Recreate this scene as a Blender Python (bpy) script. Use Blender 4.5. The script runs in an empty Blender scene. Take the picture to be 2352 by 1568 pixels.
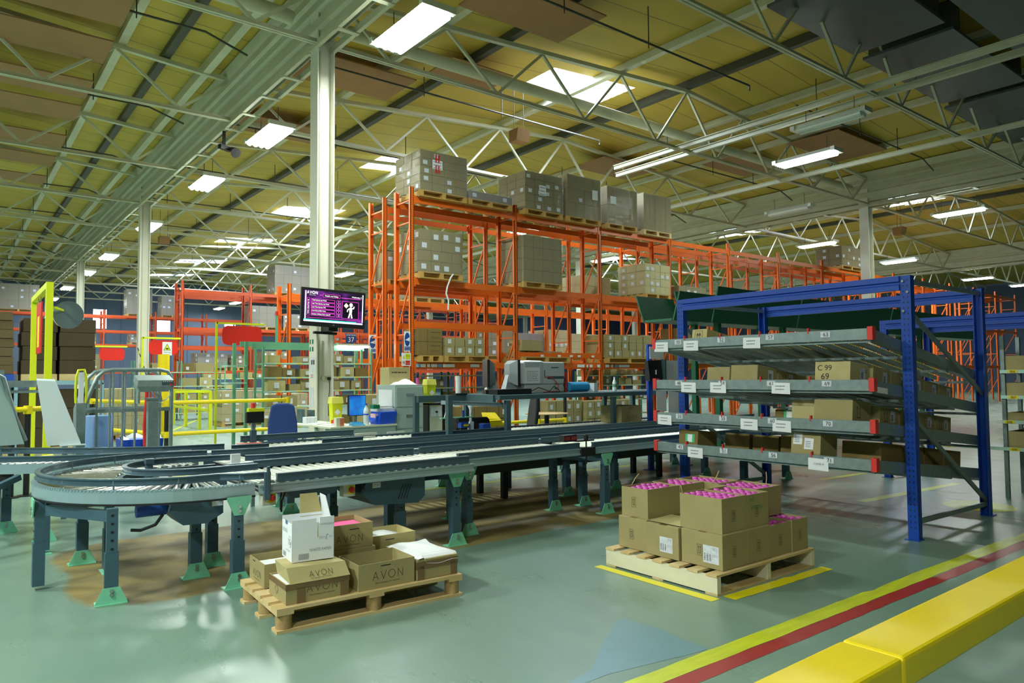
import bpy, math, random
from mathutils import Vector, Matrix, Euler
random.seed(7)
SC = bpy.context.scene
C = SC.collection
PI = math.pi

# ------------------------------------------------------------------ camera
cd = bpy.data.cameras.new('camera'); cam = bpy.data.objects.new('camera', cd); C.objects.link(cam)
cd.sensor_width = 36.0; cd.lens = 25.253; cd.clip_end = 400
RT = Vector((0.78500015, -0.6194419, -0.00815492)); DN = Vector((0.02296105, 0.04224756, -0.9988433)); FW = Vector((0.61906991, 0.78390489, 0.04738738))
m = Matrix((RT, -DN, -FW)).transposed().to_4x4(); m.translation = (0, 0, 1.48)
cam.matrix_world = m
SC.camera = cam

# ------------------------------------------------------------------ world, exposure
w = bpy.data.worlds.new('world'); SC.world = w; w.use_nodes = True
w.node_tree.nodes['Background'].inputs[0].default_value = (.75, .85, 1, 1)
w.node_tree.nodes['Background'].inputs[1].default_value = .5
SC.view_settings.view_transform = 'Standard'; SC.view_settings.look = 'None'
SC.view_settings.gamma = 1; SC.view_settings.use_curve_mapping = False
SC.view_settings.exposure = 0.32
LAMP_COL = (.93, 1, .93)
LAMP_W = 190

# ------------------------------------------------------------------ materials
def lin(h):
    if isinstance(h, str):
        h = h.lstrip('#'); v = [int(h[i:i+2], 16)/255 for i in (0, 2, 4)]
    else: v = h
    return tuple(((c+.055)/1.055)**2.4 if c > .04045 else c/12.92 for c in v) + (1,)
MATS = {}
def mat(name, col, rough=.5, metal=0, noise=0, scale=8, col2=None, bump=0, emit=0, stretch=None, coat=0, spec=None):
    if name in MATS: return MATS[name]
    mt = bpy.data.materials.new(name); mt.use_nodes = True; nt = mt.node_tree; b = nt.nodes['Principled BSDF']
    c = lin(col); b.inputs['Base Color'].default_value = c
    b.inputs['Roughness'].default_value = rough; b.inputs['Metallic'].default_value = metal
    if spec is not None: b.inputs['Specular IOR Level'].default_value = spec
    if coat: b.inputs['Coat Weight'].default_value = coat; b.inputs['Coat Roughness'].default_value = .1
    if emit:
        b.inputs['Emission Color'].default_value = c; b.inputs['Emission Strength'].default_value = emit
    if noise or col2:
        tc = nt.nodes.new('ShaderNodeTexCoord'); mp = nt.nodes.new('ShaderNodeMapping'); nz = nt.nodes.new('ShaderNodeTexNoise')
        nz.inputs['Scale'].default_value = scale; nz.inputs['Detail'].default_value = 5
        if stretch: mp.inputs['Scale'].default_value = stretch
        nt.links.new(tc.outputs['Object'], mp.inputs[0]); nt.links.new(mp.outputs[0], nz.inputs['Vector'])
        rp = nt.nodes.new('ShaderNodeValToRGB'); rp.color_ramp.elements[0].position = .3; rp.color_ramp.elements[1].position = .72
        k = 1-noise
        rp.color_ramp.elements[0].color = lin(col2) if col2 else (c[0]*k, c[1]*k, c[2]*k, 1)
        rp.color_ramp.elements[1].color = c
        nt.links.new(nz.outputs[0], rp.inputs[0]); nt.links.new(rp.outputs[0], b.inputs['Base Color'])
        if bump:
            bp = nt.nodes.new('ShaderNodeBump'); bp.inputs['Strength'].default_value = bump; bp.inputs['Distance'].default_value = .02
            nt.links.new(nz.outputs[0], bp.inputs['Height']); nt.links.new(bp.outputs[0], b.inputs['Normal'])
    MATS[name] = mt; return mt
def film_mat(name, col, alpha, rough=.12):
    mt = mat(name, col, rough, noise=.05, scale=6, bump=1.0); nt = mt.node_tree; b = nt.nodes['Principled BSDF']
    b.inputs['Alpha'].default_value = alpha
    return mt

# ------------------------------------------------------------------ mesh building
class MB:
    def __init__(s): s.v = []; s.f = []; s.sm = []
    def add(s, vs, fs, smooth=False):
        o = len(s.v); s.v += [tuple(p) for p in vs]; s.f += [tuple(i+o for i in q) for q in fs]; s.sm += [smooth]*len(fs); return s
    def box(s, x0, x1, y0, y1, z0, z1):
        return s.add([(x0,y0,z0),(x1,y0,z0),(x1,y1,z0),(x0,y1,z0),(x0,y0,z1),(x1,y0,z1),(x1,y1,z1),(x0,y1,z1)],
                     [(0,3,2,1),(4,5,6,7),(0,1,5,4),(1,2,6,5),(2,3,7,6),(3,0,4,7)])
    def cbox(s, cx, cy, z0, wx, wy, h, rz=0):
        ca, sa = math.cos(rz), math.sin(rz); o = len(s.v)
        s.box(-wx/2, wx/2, -wy/2, wy/2, z0, z0+h)
        for i in range(o, len(s.v)):
            x, y, z = s.v[i]; s.v[i] = (cx+x*ca-y*sa, cy+x*sa+y*ca, z)
        return s
    def hull(s, bot, top):   # two loops with the same count
        n = len(bot)
        return s.add(list(bot)+list(top), [tuple(range(n-1, -1, -1)), tuple(range(n, 2*n))]+[(i, (i+1) % n, n+(i+1) % n, n+i) for i in range(n)])
    def bar(s, p, q, w, h, up=(0, 0, 1)):
        p = Vector(p); q = Vector(q); d = (q-p).normalized(); u = Vector(up)
        if abs(d.dot(u)) > .98: u = Vector((1, 0, 0))
        r = d.cross(u).normalized(); u = r.cross(d)
        a = [r*(-w/2)+u*(-h/2), r*(w/2)+u*(-h/2), r*(w/2)+u*(h/2), r*(-w/2)+u*(h/2)]
        return s.add([p+k for k in a]+[q+k for k in a], [(0,1,2,3),(7,6,5,4),(0,4,5,1),(1,5,6,2),(2,6,7,3),(3,7,4,0)])
    def cyl(s, p, q, r0, r1=None, n=12, cap=True, smooth=True):
        r1 = r0 if r1 is None else r1
        p = Vector(p); q = Vector(q); d = (q-p).normalized(); u = Vector((0, 0, 1)) if abs(d.z) < .9 else Vector((1, 0, 0))
        a = d.cross(u).normalized(); b = d.cross(a)
        vs = []
        for c, r in ((p, r0), (q, r1)):
            vs += [c+(a*math.cos(2*PI*i/n)+b*math.sin(2*PI*i/n))*r for i in range(n)]
        o = len(s.v); s.add(vs, [(i, (i+1) % n, n+(i+1) % n, n+i) for i in range(n)], smooth)
        if cap: s.add(vs, [tuple(range(n-1, -1, -1)), tuple(range(n, 2*n))])
        return s
    def tube(s, pts, r, n=8, closed=False):
        pts = [Vector(p) for p in pts]; k = len(pts); vs = []; pa = None
        for i, p in enumerate(pts):
            if closed: d = (pts[(i+1) % k]-pts[i-1])
            else: d = pts[min(i+1, k-1)]-pts[max(i-1, 0)]
            d.normalize()
            if pa is None:
                u = Vector((0, 0, 1)) if abs(d.z) < .9 else Vector((1, 0, 0)); a = d.cross(u).normalized()
            else: a = (pa-d*pa.dot(d)).normalized()
            pa = a; b = d.cross(a)
            vs += [p+(a*math.cos(2*PI*j/n)+b*math.sin(2*PI*j/n))*r for j in range(n)]
        fs = []
        for i in range(k if closed else k-1):
            i2 = (i+1) % k
            fs += [(i*n+j, i*n+(j+1) % n, i2*n+(j+1) % n, i2*n+j) for j in range(n)]
        s.add(vs, fs, True)
        if not closed: s.add(vs[:n]+vs[-n:], [tuple(range(n-1, -1, -1)), tuple(range(n, 2*n))])
        return s
    def prism(s, poly, axis, a, b):   # poly in the other two axes (cyclic order), extruded along axis
        def P(u, v, t): return {'x': (t, u, v), 'y': (u, t, v), 'z': (u, v, t)}[axis]
        n = len(poly)
        return s.add([P(u, v, a) for u, v in poly]+[P(u, v, b) for u, v in poly],
                     [tuple(range(n-1, -1, -1)), tuple(range(n, 2*n))]+[(i, (i+1) % n, n+(i+1) % n, n+i) for i in range(n)])
    def lathe(s, prof, cx=0, cy=0, n=20):   # prof [(r,z)...]
        k = len(prof); vs = []
        for r, z in prof: vs += [(cx+r*math.cos(2*PI*i/n), cy+r*math.sin(2*PI*i/n), z) for i in range(n)]
        fs = [(j*n+i, j*n+(i+1) % n, (j+1)*n+(i+1) % n, (j+1)*n+i) for j in range(k-1) for i in range(n)]
        s.add(vs, fs, True); s.add(vs[:n]+vs[-n:], [tuple(range(n-1, -1, -1)), tuple(range(n, 2*n))]); return s
    def sweep(s, path, prof, closed=False):   # horizontal path, closed profile of (u right-normal offset, v height)
        k = len(path); n = len(prof); vs = []
        P = [Vector(p) for p in path]
        for i, p in enumerate(P):
            d0 = (P[i]-P[i-1]) if i > 0 else P[1]-P[0]; d1 = (P[i+1]-P[i]) if i < k-1 else P[-1]-P[-2]
            d0.z = d1.z = 0; d0.normalize(); d1.normalize()
            t = (d0+d1).normalized(); nr = Vector((t.y, -t.x, 0)); sc = 1/max(.5, nr.dot(Vector((d0.y, -d0.x, 0))))
            vs += [p+nr*u*sc+Vector((0, 0, v)) for u, v in prof]
        fs = [(i*n+j, i*n+(j+1) % n, (i+1)*n+(j+1) % n, (i+1)*n+j) for i in range(k-1) for j in range(n)]
        s.add(vs, fs); s.add(vs[:n]+vs[-n:], [tuple(range(n-1, -1, -1)), tuple(range(n, 2*n))]); return s
    def grid(s, fn, nu, nv, thick=0, smooth=True):   # surface from fn(u,v)
        vs = [fn(i/nu, j/nv) for i in range(nu+1) for j in range(nv+1)]
        fs = [(i*(nv+1)+j, (i+1)*(nv+1)+j, (i+1)*(nv+1)+j+1, i*(nv+1)+j+1) for i in range(nu) for j in range(nv)]
        return s.add(vs, fs, smooth)
    def mesh(s, name, mt, off=(0, 0, 0)):
        me = bpy.data.meshes.new(name); ox, oy, oz = off
        me.from_pydata([(x-ox, y-oy, z-oz) for x, y, z in s.v], [], s.f)
        me.polygons.foreach_set('use_smooth', s.sm); me.materials.append(mt); me.update()
        return me
    def build(s, name, mt, parent=None, w=False, label=None, bev=0):
        off = tuple(parent.matrix_basis.translation) if (w and parent) else (0, 0, 0)
        if w and parent and parent.parent:
            pp = parent.parent.matrix_basis.translation; off = tuple(off[i]+pp[i] for i in range(3))
        o = bpy.data.objects.new(name, s.mesh(name, mt, off)); C.objects.link(o)
        if parent: o.parent = parent
        if label: o['label'] = label
        if bev:
            bm = o.modifiers.new('bevel', 'BEVEL'); bm.width = bev; bm.segments = 2; bm.limit_method = 'ANGLE'
        return o
def thing(name, label, cat, loc=(0, 0, 0), rz=0, group=None):
    o = bpy.data.objects.new(name, None); C.objects.link(o); o.empty_display_size = .1
    o.location = loc; o.rotation_euler = (0, 0, rz); return tag(o, label, cat, group)
def tag(o, label, cat, group=None):
    o['label'] = label; o['category'] = cat
    if group: o['group'] = group
    return o
def single(mb, name, mt, label, cat, loc=(0, 0, 0), rz=0, group=None, w=False, bev=0):
    """a thing that is one mesh; w = the mesh was given in world coordinates"""
    o = bpy.data.objects.new(name, mb.mesh(name, mt, loc if w else (0, 0, 0))); C.objects.link(o)
    o.location = loc; o.rotation_euler = (0, 0, rz)
    if bev:
        bm = o.modifiers.new('bevel', 'BEVEL'); bm.width = bev; bm.segments = 2; bm.limit_method = 'ANGLE'
    return tag(o, label, cat, group)
def struct(name, mb, mt):
    o = mb.build(name, mt); o['kind'] = 'structure'; return o
def dup(root, loc, rz=None, label=None, group=None):
    r = root.copy(); C.objects.link(r); r.location = loc
    if rz is not None: r.rotation_euler = (0, 0, rz)
    if label: r['label'] = label
    if group: r['group'] = group
    for ch in list(root.children):
        c = ch.copy(); C.objects.link(c); c.parent = r
        for g in list(ch.children):
            d = g.copy(); C.objects.link(d); d.parent = c
    return r
def copypart(src, parent, loc, rz=0):
    c = src.copy(); C.objects.link(c); c.parent = parent; c.location = loc; c.rotation_euler = (0, 0, rz); return c
def lines(mb, org, ux, uz, w, h, n, seed=1):   # rows of print too small to read
    r = random.Random(seed); O = Vector(org); ux = Vector(ux); uz = Vector(uz)
    for i in range(n):
        z = h*(1-(i+.8)/n); x = w*.08
        while x < w*.85:
            k = min(r.uniform(.08, .2)*w, w*.92-x); mb.add([O+ux*x+uz*z, O+ux*(x+k)+uz*z, O+ux*(x+k)+uz*(z+h*.3/n), O+ux*x+uz*(z+h*.3/n)], [(0, 1, 2, 3)]); x += k+w*.03
    return mb
# lettering: outlines of the built-in font turned into a flat mesh
_TX = {}
def text_geo(s, size, align='CENTER', ext=0):
    key = (s, size, align)
    if key not in _TX:
        cu = bpy.data.curves.new('t', 'FONT'); cu.body = s; cu.size = size; cu.align_x = align; cu.resolution_u = 3
        ob = bpy.data.objects.new('t', cu)
        me = ob.to_mesh()
        _TX[key] = ([tuple(v.co) for v in me.vertices], [tuple(p.vertices) for p in me.polygons])
        ob.to_mesh_clear(); bpy.data.objects.remove(ob); bpy.data.curves.remove(cu)
    return _TX[key]
def put_text(mb, s, size, org, ux, uy, align='CENTER', sx=1):
    vs, fs = text_geo(s, size, align); o = Vector(org); ux = Vector(ux); uy = Vector(uy)
    mb.add([o+ux*(v[0]*sx)+uy*v[1] for v in vs], fs); return mb
def stroke(mb, pts, org, ux, uy, t):   # thin polyline in the plane ux,uy
    o = Vector(org); ux = Vector(ux); uy = Vector(uy)
    for (a, b), (c, d) in zip(pts[:-1], pts[1:]):
        p = Vector((a, b)); q = Vector((c, d)); dd = (q-p).normalized(); n = Vector((-dd.y, dd.x))*t/2; e = dd*t*.3
        mb.add([o+ux*k.x+uy*k.y for k in (p-e-n, q+e-n, q+e+n, p-e+n)], [(0, 1, 2, 3)])
    return mb
AVON_G = [[(0,0),(.36,1),(.72,0)], [(1.1,1),(1.46,0),(1.82,1)], [(2.62+.46*math.cos(a*PI/10), .5+.5*math.sin(a*PI/10)) for a in range(21)], [(3.5,0),(3.5,1),(4.15,0),(4.15,1)]]
def avon(mb, org, ux, uy, h, t=None, bar=True):
    t = t or h*.06
    for g in AVON_G: stroke(mb, [((x-2.07)*h, y*h) for x, y in g], org, ux, uy, t)
    stroke(mb, [((.15-2.07)*h, .34*h), ((.57-2.07)*h, .34*h)], org, ux, uy, t)
    return mb
M = dict(
 card=mat('cardboard','#a69a6a',.85,noise=.12,scale=5), card_dark=mat('cardboard_dark','#84703f',.85,noise=.15,scale=4), card_lite=mat('cardboard_light','#c0b47e',.85,noise=.1,scale=5),
 card_in=mat('cardboard_inside','#b5a872',.9,noise=.1,scale=5),
 white=mat('white_paper','#e8ecf0',.7), ink=mat('print_black','#2a2620',.7), ink2=mat('print_brown','#55452e',.8), grey_ink=mat('print_grey','#8d949b',.8),
 cream=mat('cream_paint','#cfcfb2',.4,noise=.12,scale=3), olive=mat('roof_sheet','#d2b548',.6,noise=.18,scale=1.2,stretch=(.3,1,1)), brown=mat('brown_board','#a67d52',.8,noise=.12,scale=2),
 darkstl=mat('dark_steel','#4a4b40',.5,noise=.2,scale=4), grey=mat('grey_steel','#4f6c72',.42,metal=.25,noise=.1,scale=6), alu=mat('aluminium','#aac4cb',.36,metal=.5,noise=.1,scale=30,stretch=(.03,.03,1)),
 guard=mat('guide_rail_steel','#506a78',.3,metal=.35,noise=.08,scale=5), roller=mat('roller_zinc','#c8cfca',.26,metal=.85), card_shade=mat('cardboard_shaded','#897c50',.85,noise=.12,scale=5), rollerw=mat('roller_sleeve','#ccd2c6',.35,metal=.3),  # rack load cardboard is darkened to stand in for the weak light there
 mint=mat('mint_paint','#82d3b0',.45,noise=.1,scale=12), leg=mat('leg_blue_grey','#466676',.42,metal=.2,noise=.1,scale=6), black=mat('black_plastic','#17181a',.45),
 orange=mat('rack_orange','#ea6c1a',.42,noise=.1,scale=4), orange_d=mat('rack_orange_dark','#c64a1c',.45,noise=.1,scale=4), blue=mat('rack_blue','#0f46ac',.38,noise=.12,scale=5),
 galv=mat('galvanised','#93a6a6',.42,metal=.4,noise=.22,scale=18), red=mat('red_plastic','#d83a34',.45), yellow=mat('safety_yellow','#f2d80e',.4,noise=.08,scale=4), lime=mat('fluorescent_yellow','#d8e21c',.45),
 green=mat('shelf_green','#6fae8c',.45,noise=.08,scale=4), dgreen=mat('dark_green_steel','#1f6448',.42,noise=.12,scale=3), wood=mat('pallet_wood','#dcc596',.75,noise=.2,scale=9,stretch=(.25,1,1),col2='#c4a86e'),
 woody=mat('pallet_wood_yellow','#c9a256',.75,noise=.2,scale=9,stretch=(.25,1,1)), pulp=mat('pressed_chip_block','#b79a66',.9,noise=.25,scale=60), pink=mat('pink_cap','#d957bf',.35), tape=mat('brown_tape','#7d6443',.25,noise=.1,scale=10),
 film=film_mat('stretch_film','#dfe6ea',.10), film2=film_mat('stretch_film_blue','#c2ccf2',.2), wblue=mat('dyno_blue','#1f4fb0',.5), wallb=mat('wall_blue','#5b6b86',.7,noise=.1,scale=1),
 cab=mat('cabinet_green_grey','#a9bdb8',.45), bluebox=mat('blue_crate','#1f55dc',.4), glassb=mat('bottle_plastic','#dfe9ea',.08,), screen=mat('monitor_blue','#1d6ae0',.2,emit=.9), labelp=mat('shipping_paper','#dfe6ef',.7,noise=.25,scale=40),
 ywhite=mat('yellow_label','#e8d21c',.6), sleeve=mat('pale_mint_ledge','#b4d8c8',.5), steel=mat('bright_steel','#b9c2c4',.25,metal=.9), rubber=mat('rubber','#23282a',.6), beige=mat('beige_enclosure','#d8d8c6',.5), signblue=mat('sign_blue','#1f4a9e',.5), signred=mat('sign_red','#d5281f',.5), signgreen=mat('sign_green','#0d7a55',.5),
)
# ================================================================== SETTING
def nodes(mt): return mt.node_tree, mt.node_tree.nodes['Principled BSDF']
def mnode(nt, op, a, b=None, c=None):
    n = nt.nodes.new('ShaderNodeMath'); n.operation = op
    for i, v in enumerate((a, b, c)):
        if v is None: continue
        if isinstance(v, (int, float)): n.inputs[i].default_value = v
        else: nt.links.new(v, n.inputs[i])
    return n.outputs[0]
def mixc(nt, fac, c1, c2):
    n = nt.nodes.new('ShaderNodeMix'); n.data_type = 'RGBA'
    nt.links.new(fac, n.inputs[0])
    for i, c in ((6, c1), (7, c2)):
        if isinstance(c, tuple): n.inputs[i].default_value = c
        else: nt.links.new(c, n.inputs[i])
    return n.outputs[2]
# floor: glossy painted concrete, worn and dusty where no one walks under the conveyors
fl = mat('floor_paint', '#86a596', .3); nt, b = nodes(fl)
tc = nt.nodes.new('ShaderNodeTexCoord'); sp = nt.nodes.new('ShaderNodeSeparateXYZ'); nt.links.new(tc.outputs['Object'], sp.inputs[0])
def noise(scale, det=4, st=None, rough=.55):
    n = nt.nodes.new('ShaderNodeTexNoise'); n.inputs['Scale'].default_value = scale; n.inputs['Detail'].default_value = det; n.inputs['Roughness'].default_value = rough
    if st:
        mp = nt.nodes.new('ShaderNodeMapping'); mp.inputs['Scale'].default_value = st; nt.links.new(tc.outputs['Object'], mp.inputs[0]); nt.links.new(mp.outputs[0], n.inputs['Vector'])
    else: nt.links.new(tc.outputs['Object'], n.inputs['Vector'])
    return n.outputs[0]
n1 = noise(.55, 5); n2 = noise(2.2, 6, (1, .35, 1)); n3 = noise(38, 3)
def rng(x, a, c): return mnode(nt, 'MULTIPLY', mnode(nt, 'SUBTRACT', x, a), c)
def sat(x): 
    n = nt.nodes.new('ShaderNodeClamp'); nt.links.new(x, n.inputs[0]); return n.outputs[0]
c1 = mixc(nt, sat(rng(n1, .35, 3)), lin('#718f81'), lin('#819b8d'))
c2 = mixc(nt, sat(rng(n2, .45, 2.2)), c1, lin('#6a867b'))
c3 = mixc(nt, sat(rng(n3, .6, .8)), c2, lin('#7b9387'))
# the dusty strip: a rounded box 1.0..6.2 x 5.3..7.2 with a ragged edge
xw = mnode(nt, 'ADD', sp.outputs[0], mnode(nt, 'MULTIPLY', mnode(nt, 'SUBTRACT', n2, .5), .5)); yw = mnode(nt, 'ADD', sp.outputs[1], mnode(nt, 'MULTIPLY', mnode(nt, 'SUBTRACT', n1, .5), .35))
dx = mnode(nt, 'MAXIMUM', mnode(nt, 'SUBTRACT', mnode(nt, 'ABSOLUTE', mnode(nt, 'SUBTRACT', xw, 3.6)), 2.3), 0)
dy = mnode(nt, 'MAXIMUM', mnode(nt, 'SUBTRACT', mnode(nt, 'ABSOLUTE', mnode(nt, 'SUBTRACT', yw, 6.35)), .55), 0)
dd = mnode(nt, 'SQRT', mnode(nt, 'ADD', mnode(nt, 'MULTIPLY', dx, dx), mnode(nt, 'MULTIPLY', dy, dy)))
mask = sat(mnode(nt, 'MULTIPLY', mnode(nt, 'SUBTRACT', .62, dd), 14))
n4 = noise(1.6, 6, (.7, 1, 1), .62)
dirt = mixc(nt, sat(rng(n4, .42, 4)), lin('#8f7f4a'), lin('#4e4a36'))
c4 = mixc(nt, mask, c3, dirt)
nt.links.new(c4, b.inputs['Base Color'])
rg = mnode(nt, 'ADD', mnode(nt, 'MULTIPLY', n2, .2), mnode(nt, 'ADD', .2, mnode(nt, 'MULTIPLY', mask, .3)))
nt.links.new(rg, b.inputs['Roughness'])
XW, YW, XE, YS = 66.2, 62.0, -15.2, -13.0
struct('floor', MB().box(XE, XW, YS, YW, -.1, 0), fl)

# walls: blue-grey profiled sheet, far end lit by a few windows
WINY = [(13.0, 14.1, 5.2, 6.2), (18.3, 19.2, 5.2, 6.2), (8.7, 9.6, 5.3, 6.75), (6.2, 7.1, 5.2, 6.2), (24, 25, 5.2, 6.2)]
mb = MB(); xs = sorted([XE, XW]+[v for q in WINY for v in q[:2]])
for a, c in zip(xs[:-1], xs[1:]):
    q = [q for q in WINY if q[0] == a]
    if q: mb.box(a, c, YW, YW+.15, 0, q[0][2]); mb.box(a, c, YW, YW+.15, q[0][3], 9.4)
    else: mb.box(a, c, YW, YW+.15, 0, 9.4)
k = XE+.6
while k < 50: mb.box(k, k+.12, YW-.05, YW, 0, 9.0); k += 1.2
struct('wall_back', mb, M['wallb'])
daylight = mat('daylit_glazing', '#e6f1ff', .4, emit=3.2)
for i, q in enumerate(WINY):
    struct('window_%d' % (i+1), MB().box(q[0], q[1], YW+.04, YW+.07, q[2], q[3]), daylight)
struct('wall_right', MB().box(XW, XW+.15, YS, YW, 0, 9.4), M['wallb'])
struct('wall_left', MB().box(XE-.15, XE, YS, YW, 0, 9.4), M['wallb'])
struct('wall_front', MB().box(XE, XW, YS-.15, YS, 0, 9.4), M['wallb'])

# roof: four double-pitched bays, sheeted, with a seam every 0.9 m; translucent panes in some of them
rf = M['olive']; nt, b = nodes(rf)
tc = nt.nodes.new('ShaderNodeTexCoord'); sp = nt.nodes.new('ShaderNodeSeparateXYZ'); nt.links.new(tc.outputs['Object'], sp.inputs[0])
fr = mnode(nt, 'FRACT', mnode(nt, 'DIVIDE', sp.outputs[1], .88)); seam = mnode(nt, 'LESS_THAN', fr, .035)
old = b.inputs['Base Color'].links[0].from_socket
nt.links.new(mixc(nt, seam, old, lin('#8f7f3c')), b.inputs['Base Color'])
VAL = [-15.15, 5.2, 25.5, 45.8, 66.1]
ZV, ZR = 8.5, 9.25
def zroof(x):
    for a, c in zip(VAL[:-1], VAL[1:]):
        if a <= x <= c: return ZV+(ZR-ZV)*(1-abs(x-(a+c)/2)/((c-a)/2))
    return ZV
SKY = []
for bx in (0, 1, 2, 3):
    for y in (13.65, 22.5, 31.4, 40.2, 49.1, 57):
        SKY.append((VAL[bx]+6.3, VAL[bx]+9.2, y-.85, y+.85))
SKY = [s for s in SKY if s[0] > 5]   # the left bay's are boarded over
rm = MB()
for bi, (a, c) in enumerate(zip(VAL[:-1], VAL[1:])):
    xsplit = sorted({a, (a+c)/2, c} | {v for s in SKY if a < s[0] < c for v in s[:2]})
    ysplit = sorted({YS, YW} | {v for s in SKY if a < s[0] < c for v in s[2:]})
    for x0, x1 in zip(xsplit[:-1], xsplit[1:]):
        for y0, y1 in zip(ysplit[:-1], ysplit[1:]):
            if any(s[0]-.01 <= x0 and x1 <= s[1]+.01 and s[2]-.01 <= y0 and y1 <= s[3]+.01 for s in SKY): continue
            rm.hull([(x0,y0,zroof(x0)),(x1,y0,zroof(x1)),(x1,y1,zroof(x1)),(x0,y1,zroof(x0))],
                    [(x0,y0,zroof(x0)+.06),(x1,y0,zroof(x1)+.06),(x1,y1,zroof(x1)+.06),(x0,y1,zroof(x0)+.06)])
struct('ceiling', rm, rf)
skyl = mat('rooflight_sheet', '#dcebff', .5, emit=4.5)
for i, s in enumerate(SKY):
    mb = MB(); n = 14     # corrugated translucent sheet
    for j in range(n):
        y0 = s[2]+(s[3]-s[2])*j/n; y1 = s[2]+(s[3]-s[2])*(j+1)/n; d = .02*(j % 2)
        mb.hull([(s[0],y0,zroof(s[0])+d),(s[1],y0,zroof(s[1])+d),(s[1],y1,zroof(s[1])+d),(s[0],y1,zroof(s[0])+d)],
                [(s[0],y0,zroof(s[0])+.03+d),(s[1],y0,zroof(s[1])+.03+d),(s[1],y1,zroof(s[1])+.03+d),(s[0],y1,zroof(s[0])+.03+d)])
    struct('window_%d' % (i+6), mb, skyl)
for i, s in enumerate([s for s in SKY if s[2] < 50 and s[0] < 34]):
    ld = bpy.data.lights.new('rooflight', 'AREA'); ld.shape = 'RECTANGLE'; ld.size = 2.7; ld.size_y = 1.6; ld.energy = 500; ld.color = (.72, .84, 1)
    lo = bpy.data.objects.new('rooflight', ld); C.objects.link(lo); lo.location = ((s[0]+s[1])/2, (s[2]+s[3])/2, zroof((s[0]+s[1])/2)-.08)

ORD = ['nearest', 'second nearest', 'third', 'fourth', 'fifth', 'sixth', 'seventh', 'eighth', 'ninth', 'tenth', 'eleventh', 'twelfth', 'thirteenth', 'fourteenth']
# ------------------------------------------------------------------ columns
TS = 4.87
CY = [11.84+3*TS*i for i in range(-1, 4)]
colm = mat('column_white', '#eceadb', .35, noise=.06, scale=2)
col_lab = {(5.2, 1): 'tall cream steel column carrying the television', (5.2, 2): 'cream column behind the yellow striped cable, second from the television',
           (5.2, 3): 'cream column above the brown cardboard stacks', (5.2, 4): 'small distant cream column at the far end of the row', (25.5, 1): 'grey cream column rising behind the green chute'}
for xc in VAL[1:4]:
    for j, y in enumerate(CY):
        if y < 0: continue
        o = thing('steel_column', col_lab.get((xc, j), 'distant cream steel column far back in the hall'), 'column', (xc, y+.16, 0), 0, 'steel columns')
        s = .16
        MB().box(-s, -s+.022, -s, s, 0, 8.3).build('flange', colm, o); MB().box(s-.022, s, -s, s, 0, 8.3).build('flange', colm, o)
        MB().box(-s+.022, s-.022, -.015, .015, 0, 8.3).build('web', colm, o)
        MB().box(-.07, -.045, -.04, -.015, 0, 7.3).build('conduit', M['cream'], o)
        MB().box(-.26, .26, -.26, .26, 0, .03).build('base_plate', M['cream'], o)
# ------------------------------------------------------------------ valley gutters on twin angles
gl = {5.2: 'folded cream valley gutter beam running over the column row by the television', 25.5: 'folded cream valley gutter over the right hand column row', 45.8: 'distant folded valley gutter beam deep in the right of the hall'}
for xc in VAL[1:4]:
    o = thing('gutter_beam', gl[xc], 'gutter', (xc, 24, 7.4), 0)
    for sd in (-1, 1):
        pr = [(.10,7.5),(.10,7.62),(.16,7.66),(.16,7.78),(.10,7.82),(.10,7.94),(.18,7.98),(.18,8.12),(.24,8.16),(.24,8.3),(.34,8.5),(.36,8.48),(.26,8.28),(.26,8.14),(.2,8.1),(.2,7.96),(.12,7.92),(.12,7.84),(.18,7.8),(.18,7.64),(.12,7.6),(.12,7.5)]
        MB().prism([(xc+sd*u, v) for u, v in pr], 'y', YS+.1, YW-.1).build('gutter_side', M['cream'], o, w=1) if 0 else None
        mb = MB(); mb.add([], [])
        n = len(pr); P = [(xc+sd*u, v) for u, v in pr]
        mb.add([(x, YS+.1, z) for x, z in P]+[(x, YW-.1, z) for x, z in P], [(i, (i+1) % n, n+(i+1) % n, n+i) for i in range(n)])
        mb.build('gutter_side', M['cream'], o, w=1)
        mb = MB(); x0, x1 = sorted((xc+sd*.13, xc+sd*.2)); mb.box(x0, x1, YS+.1, YW-.1, 7.3, 7.42); mb.build('bottom_angle', M['cream'], o, w=1)
    bt = None
    for k in range(60):
        y = YS+.8+k*1.22
        if y < 0: continue
        if bt is None: bt = MB().box(-.2, .2, -.05, .05, 0, .02).build('batten', M['cream'], o); bt.location = (0, y-24, -.12)
        else: copypart(bt, o, (0, y-24, -.12))
# ------------------------------------------------------------------ roof trusses
def make_truss(xa, xb, label):
    L = xb-xa; n = 8; st = L/n
    o = thing('roof_truss', label, 'roof truss', (xa, 0, 7.35), 0, 'roof trusses')
    MB().box(.16, L-.16, -.06, -.005, 0, .012).box(.16, L-.16, .005, .06, 0, .012).box(.16, L-.16, -.018, -.006, 0, .09).box(.16, L-.16, .006, .018, 0, .09).build('bottom_chord', M['cream'], o)
    zt = lambda x: .93+.72*(1-abs(x-L/2)/(L/2))
    mb = MB()
    for a, c in ((.16, L/2), (L/2, L-.16)): mb.bar((a, 0, zt(a)), (c, 0, zt(c)), .11, .09)
    mb.build('top_chord', M['cream'], o)
    for i in range(n):
        xb_ = st*(i+.5); b_ = (xb_, 0, .06)
        for xt in (st*i, st*(i+1)):
            xt = min(max(xt, .25), L-.25)
            MB().bar(b_, (xt, 0, zt(xt)-.03), .055, .055).build('web_member', M['cream'], o)
    return o
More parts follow.
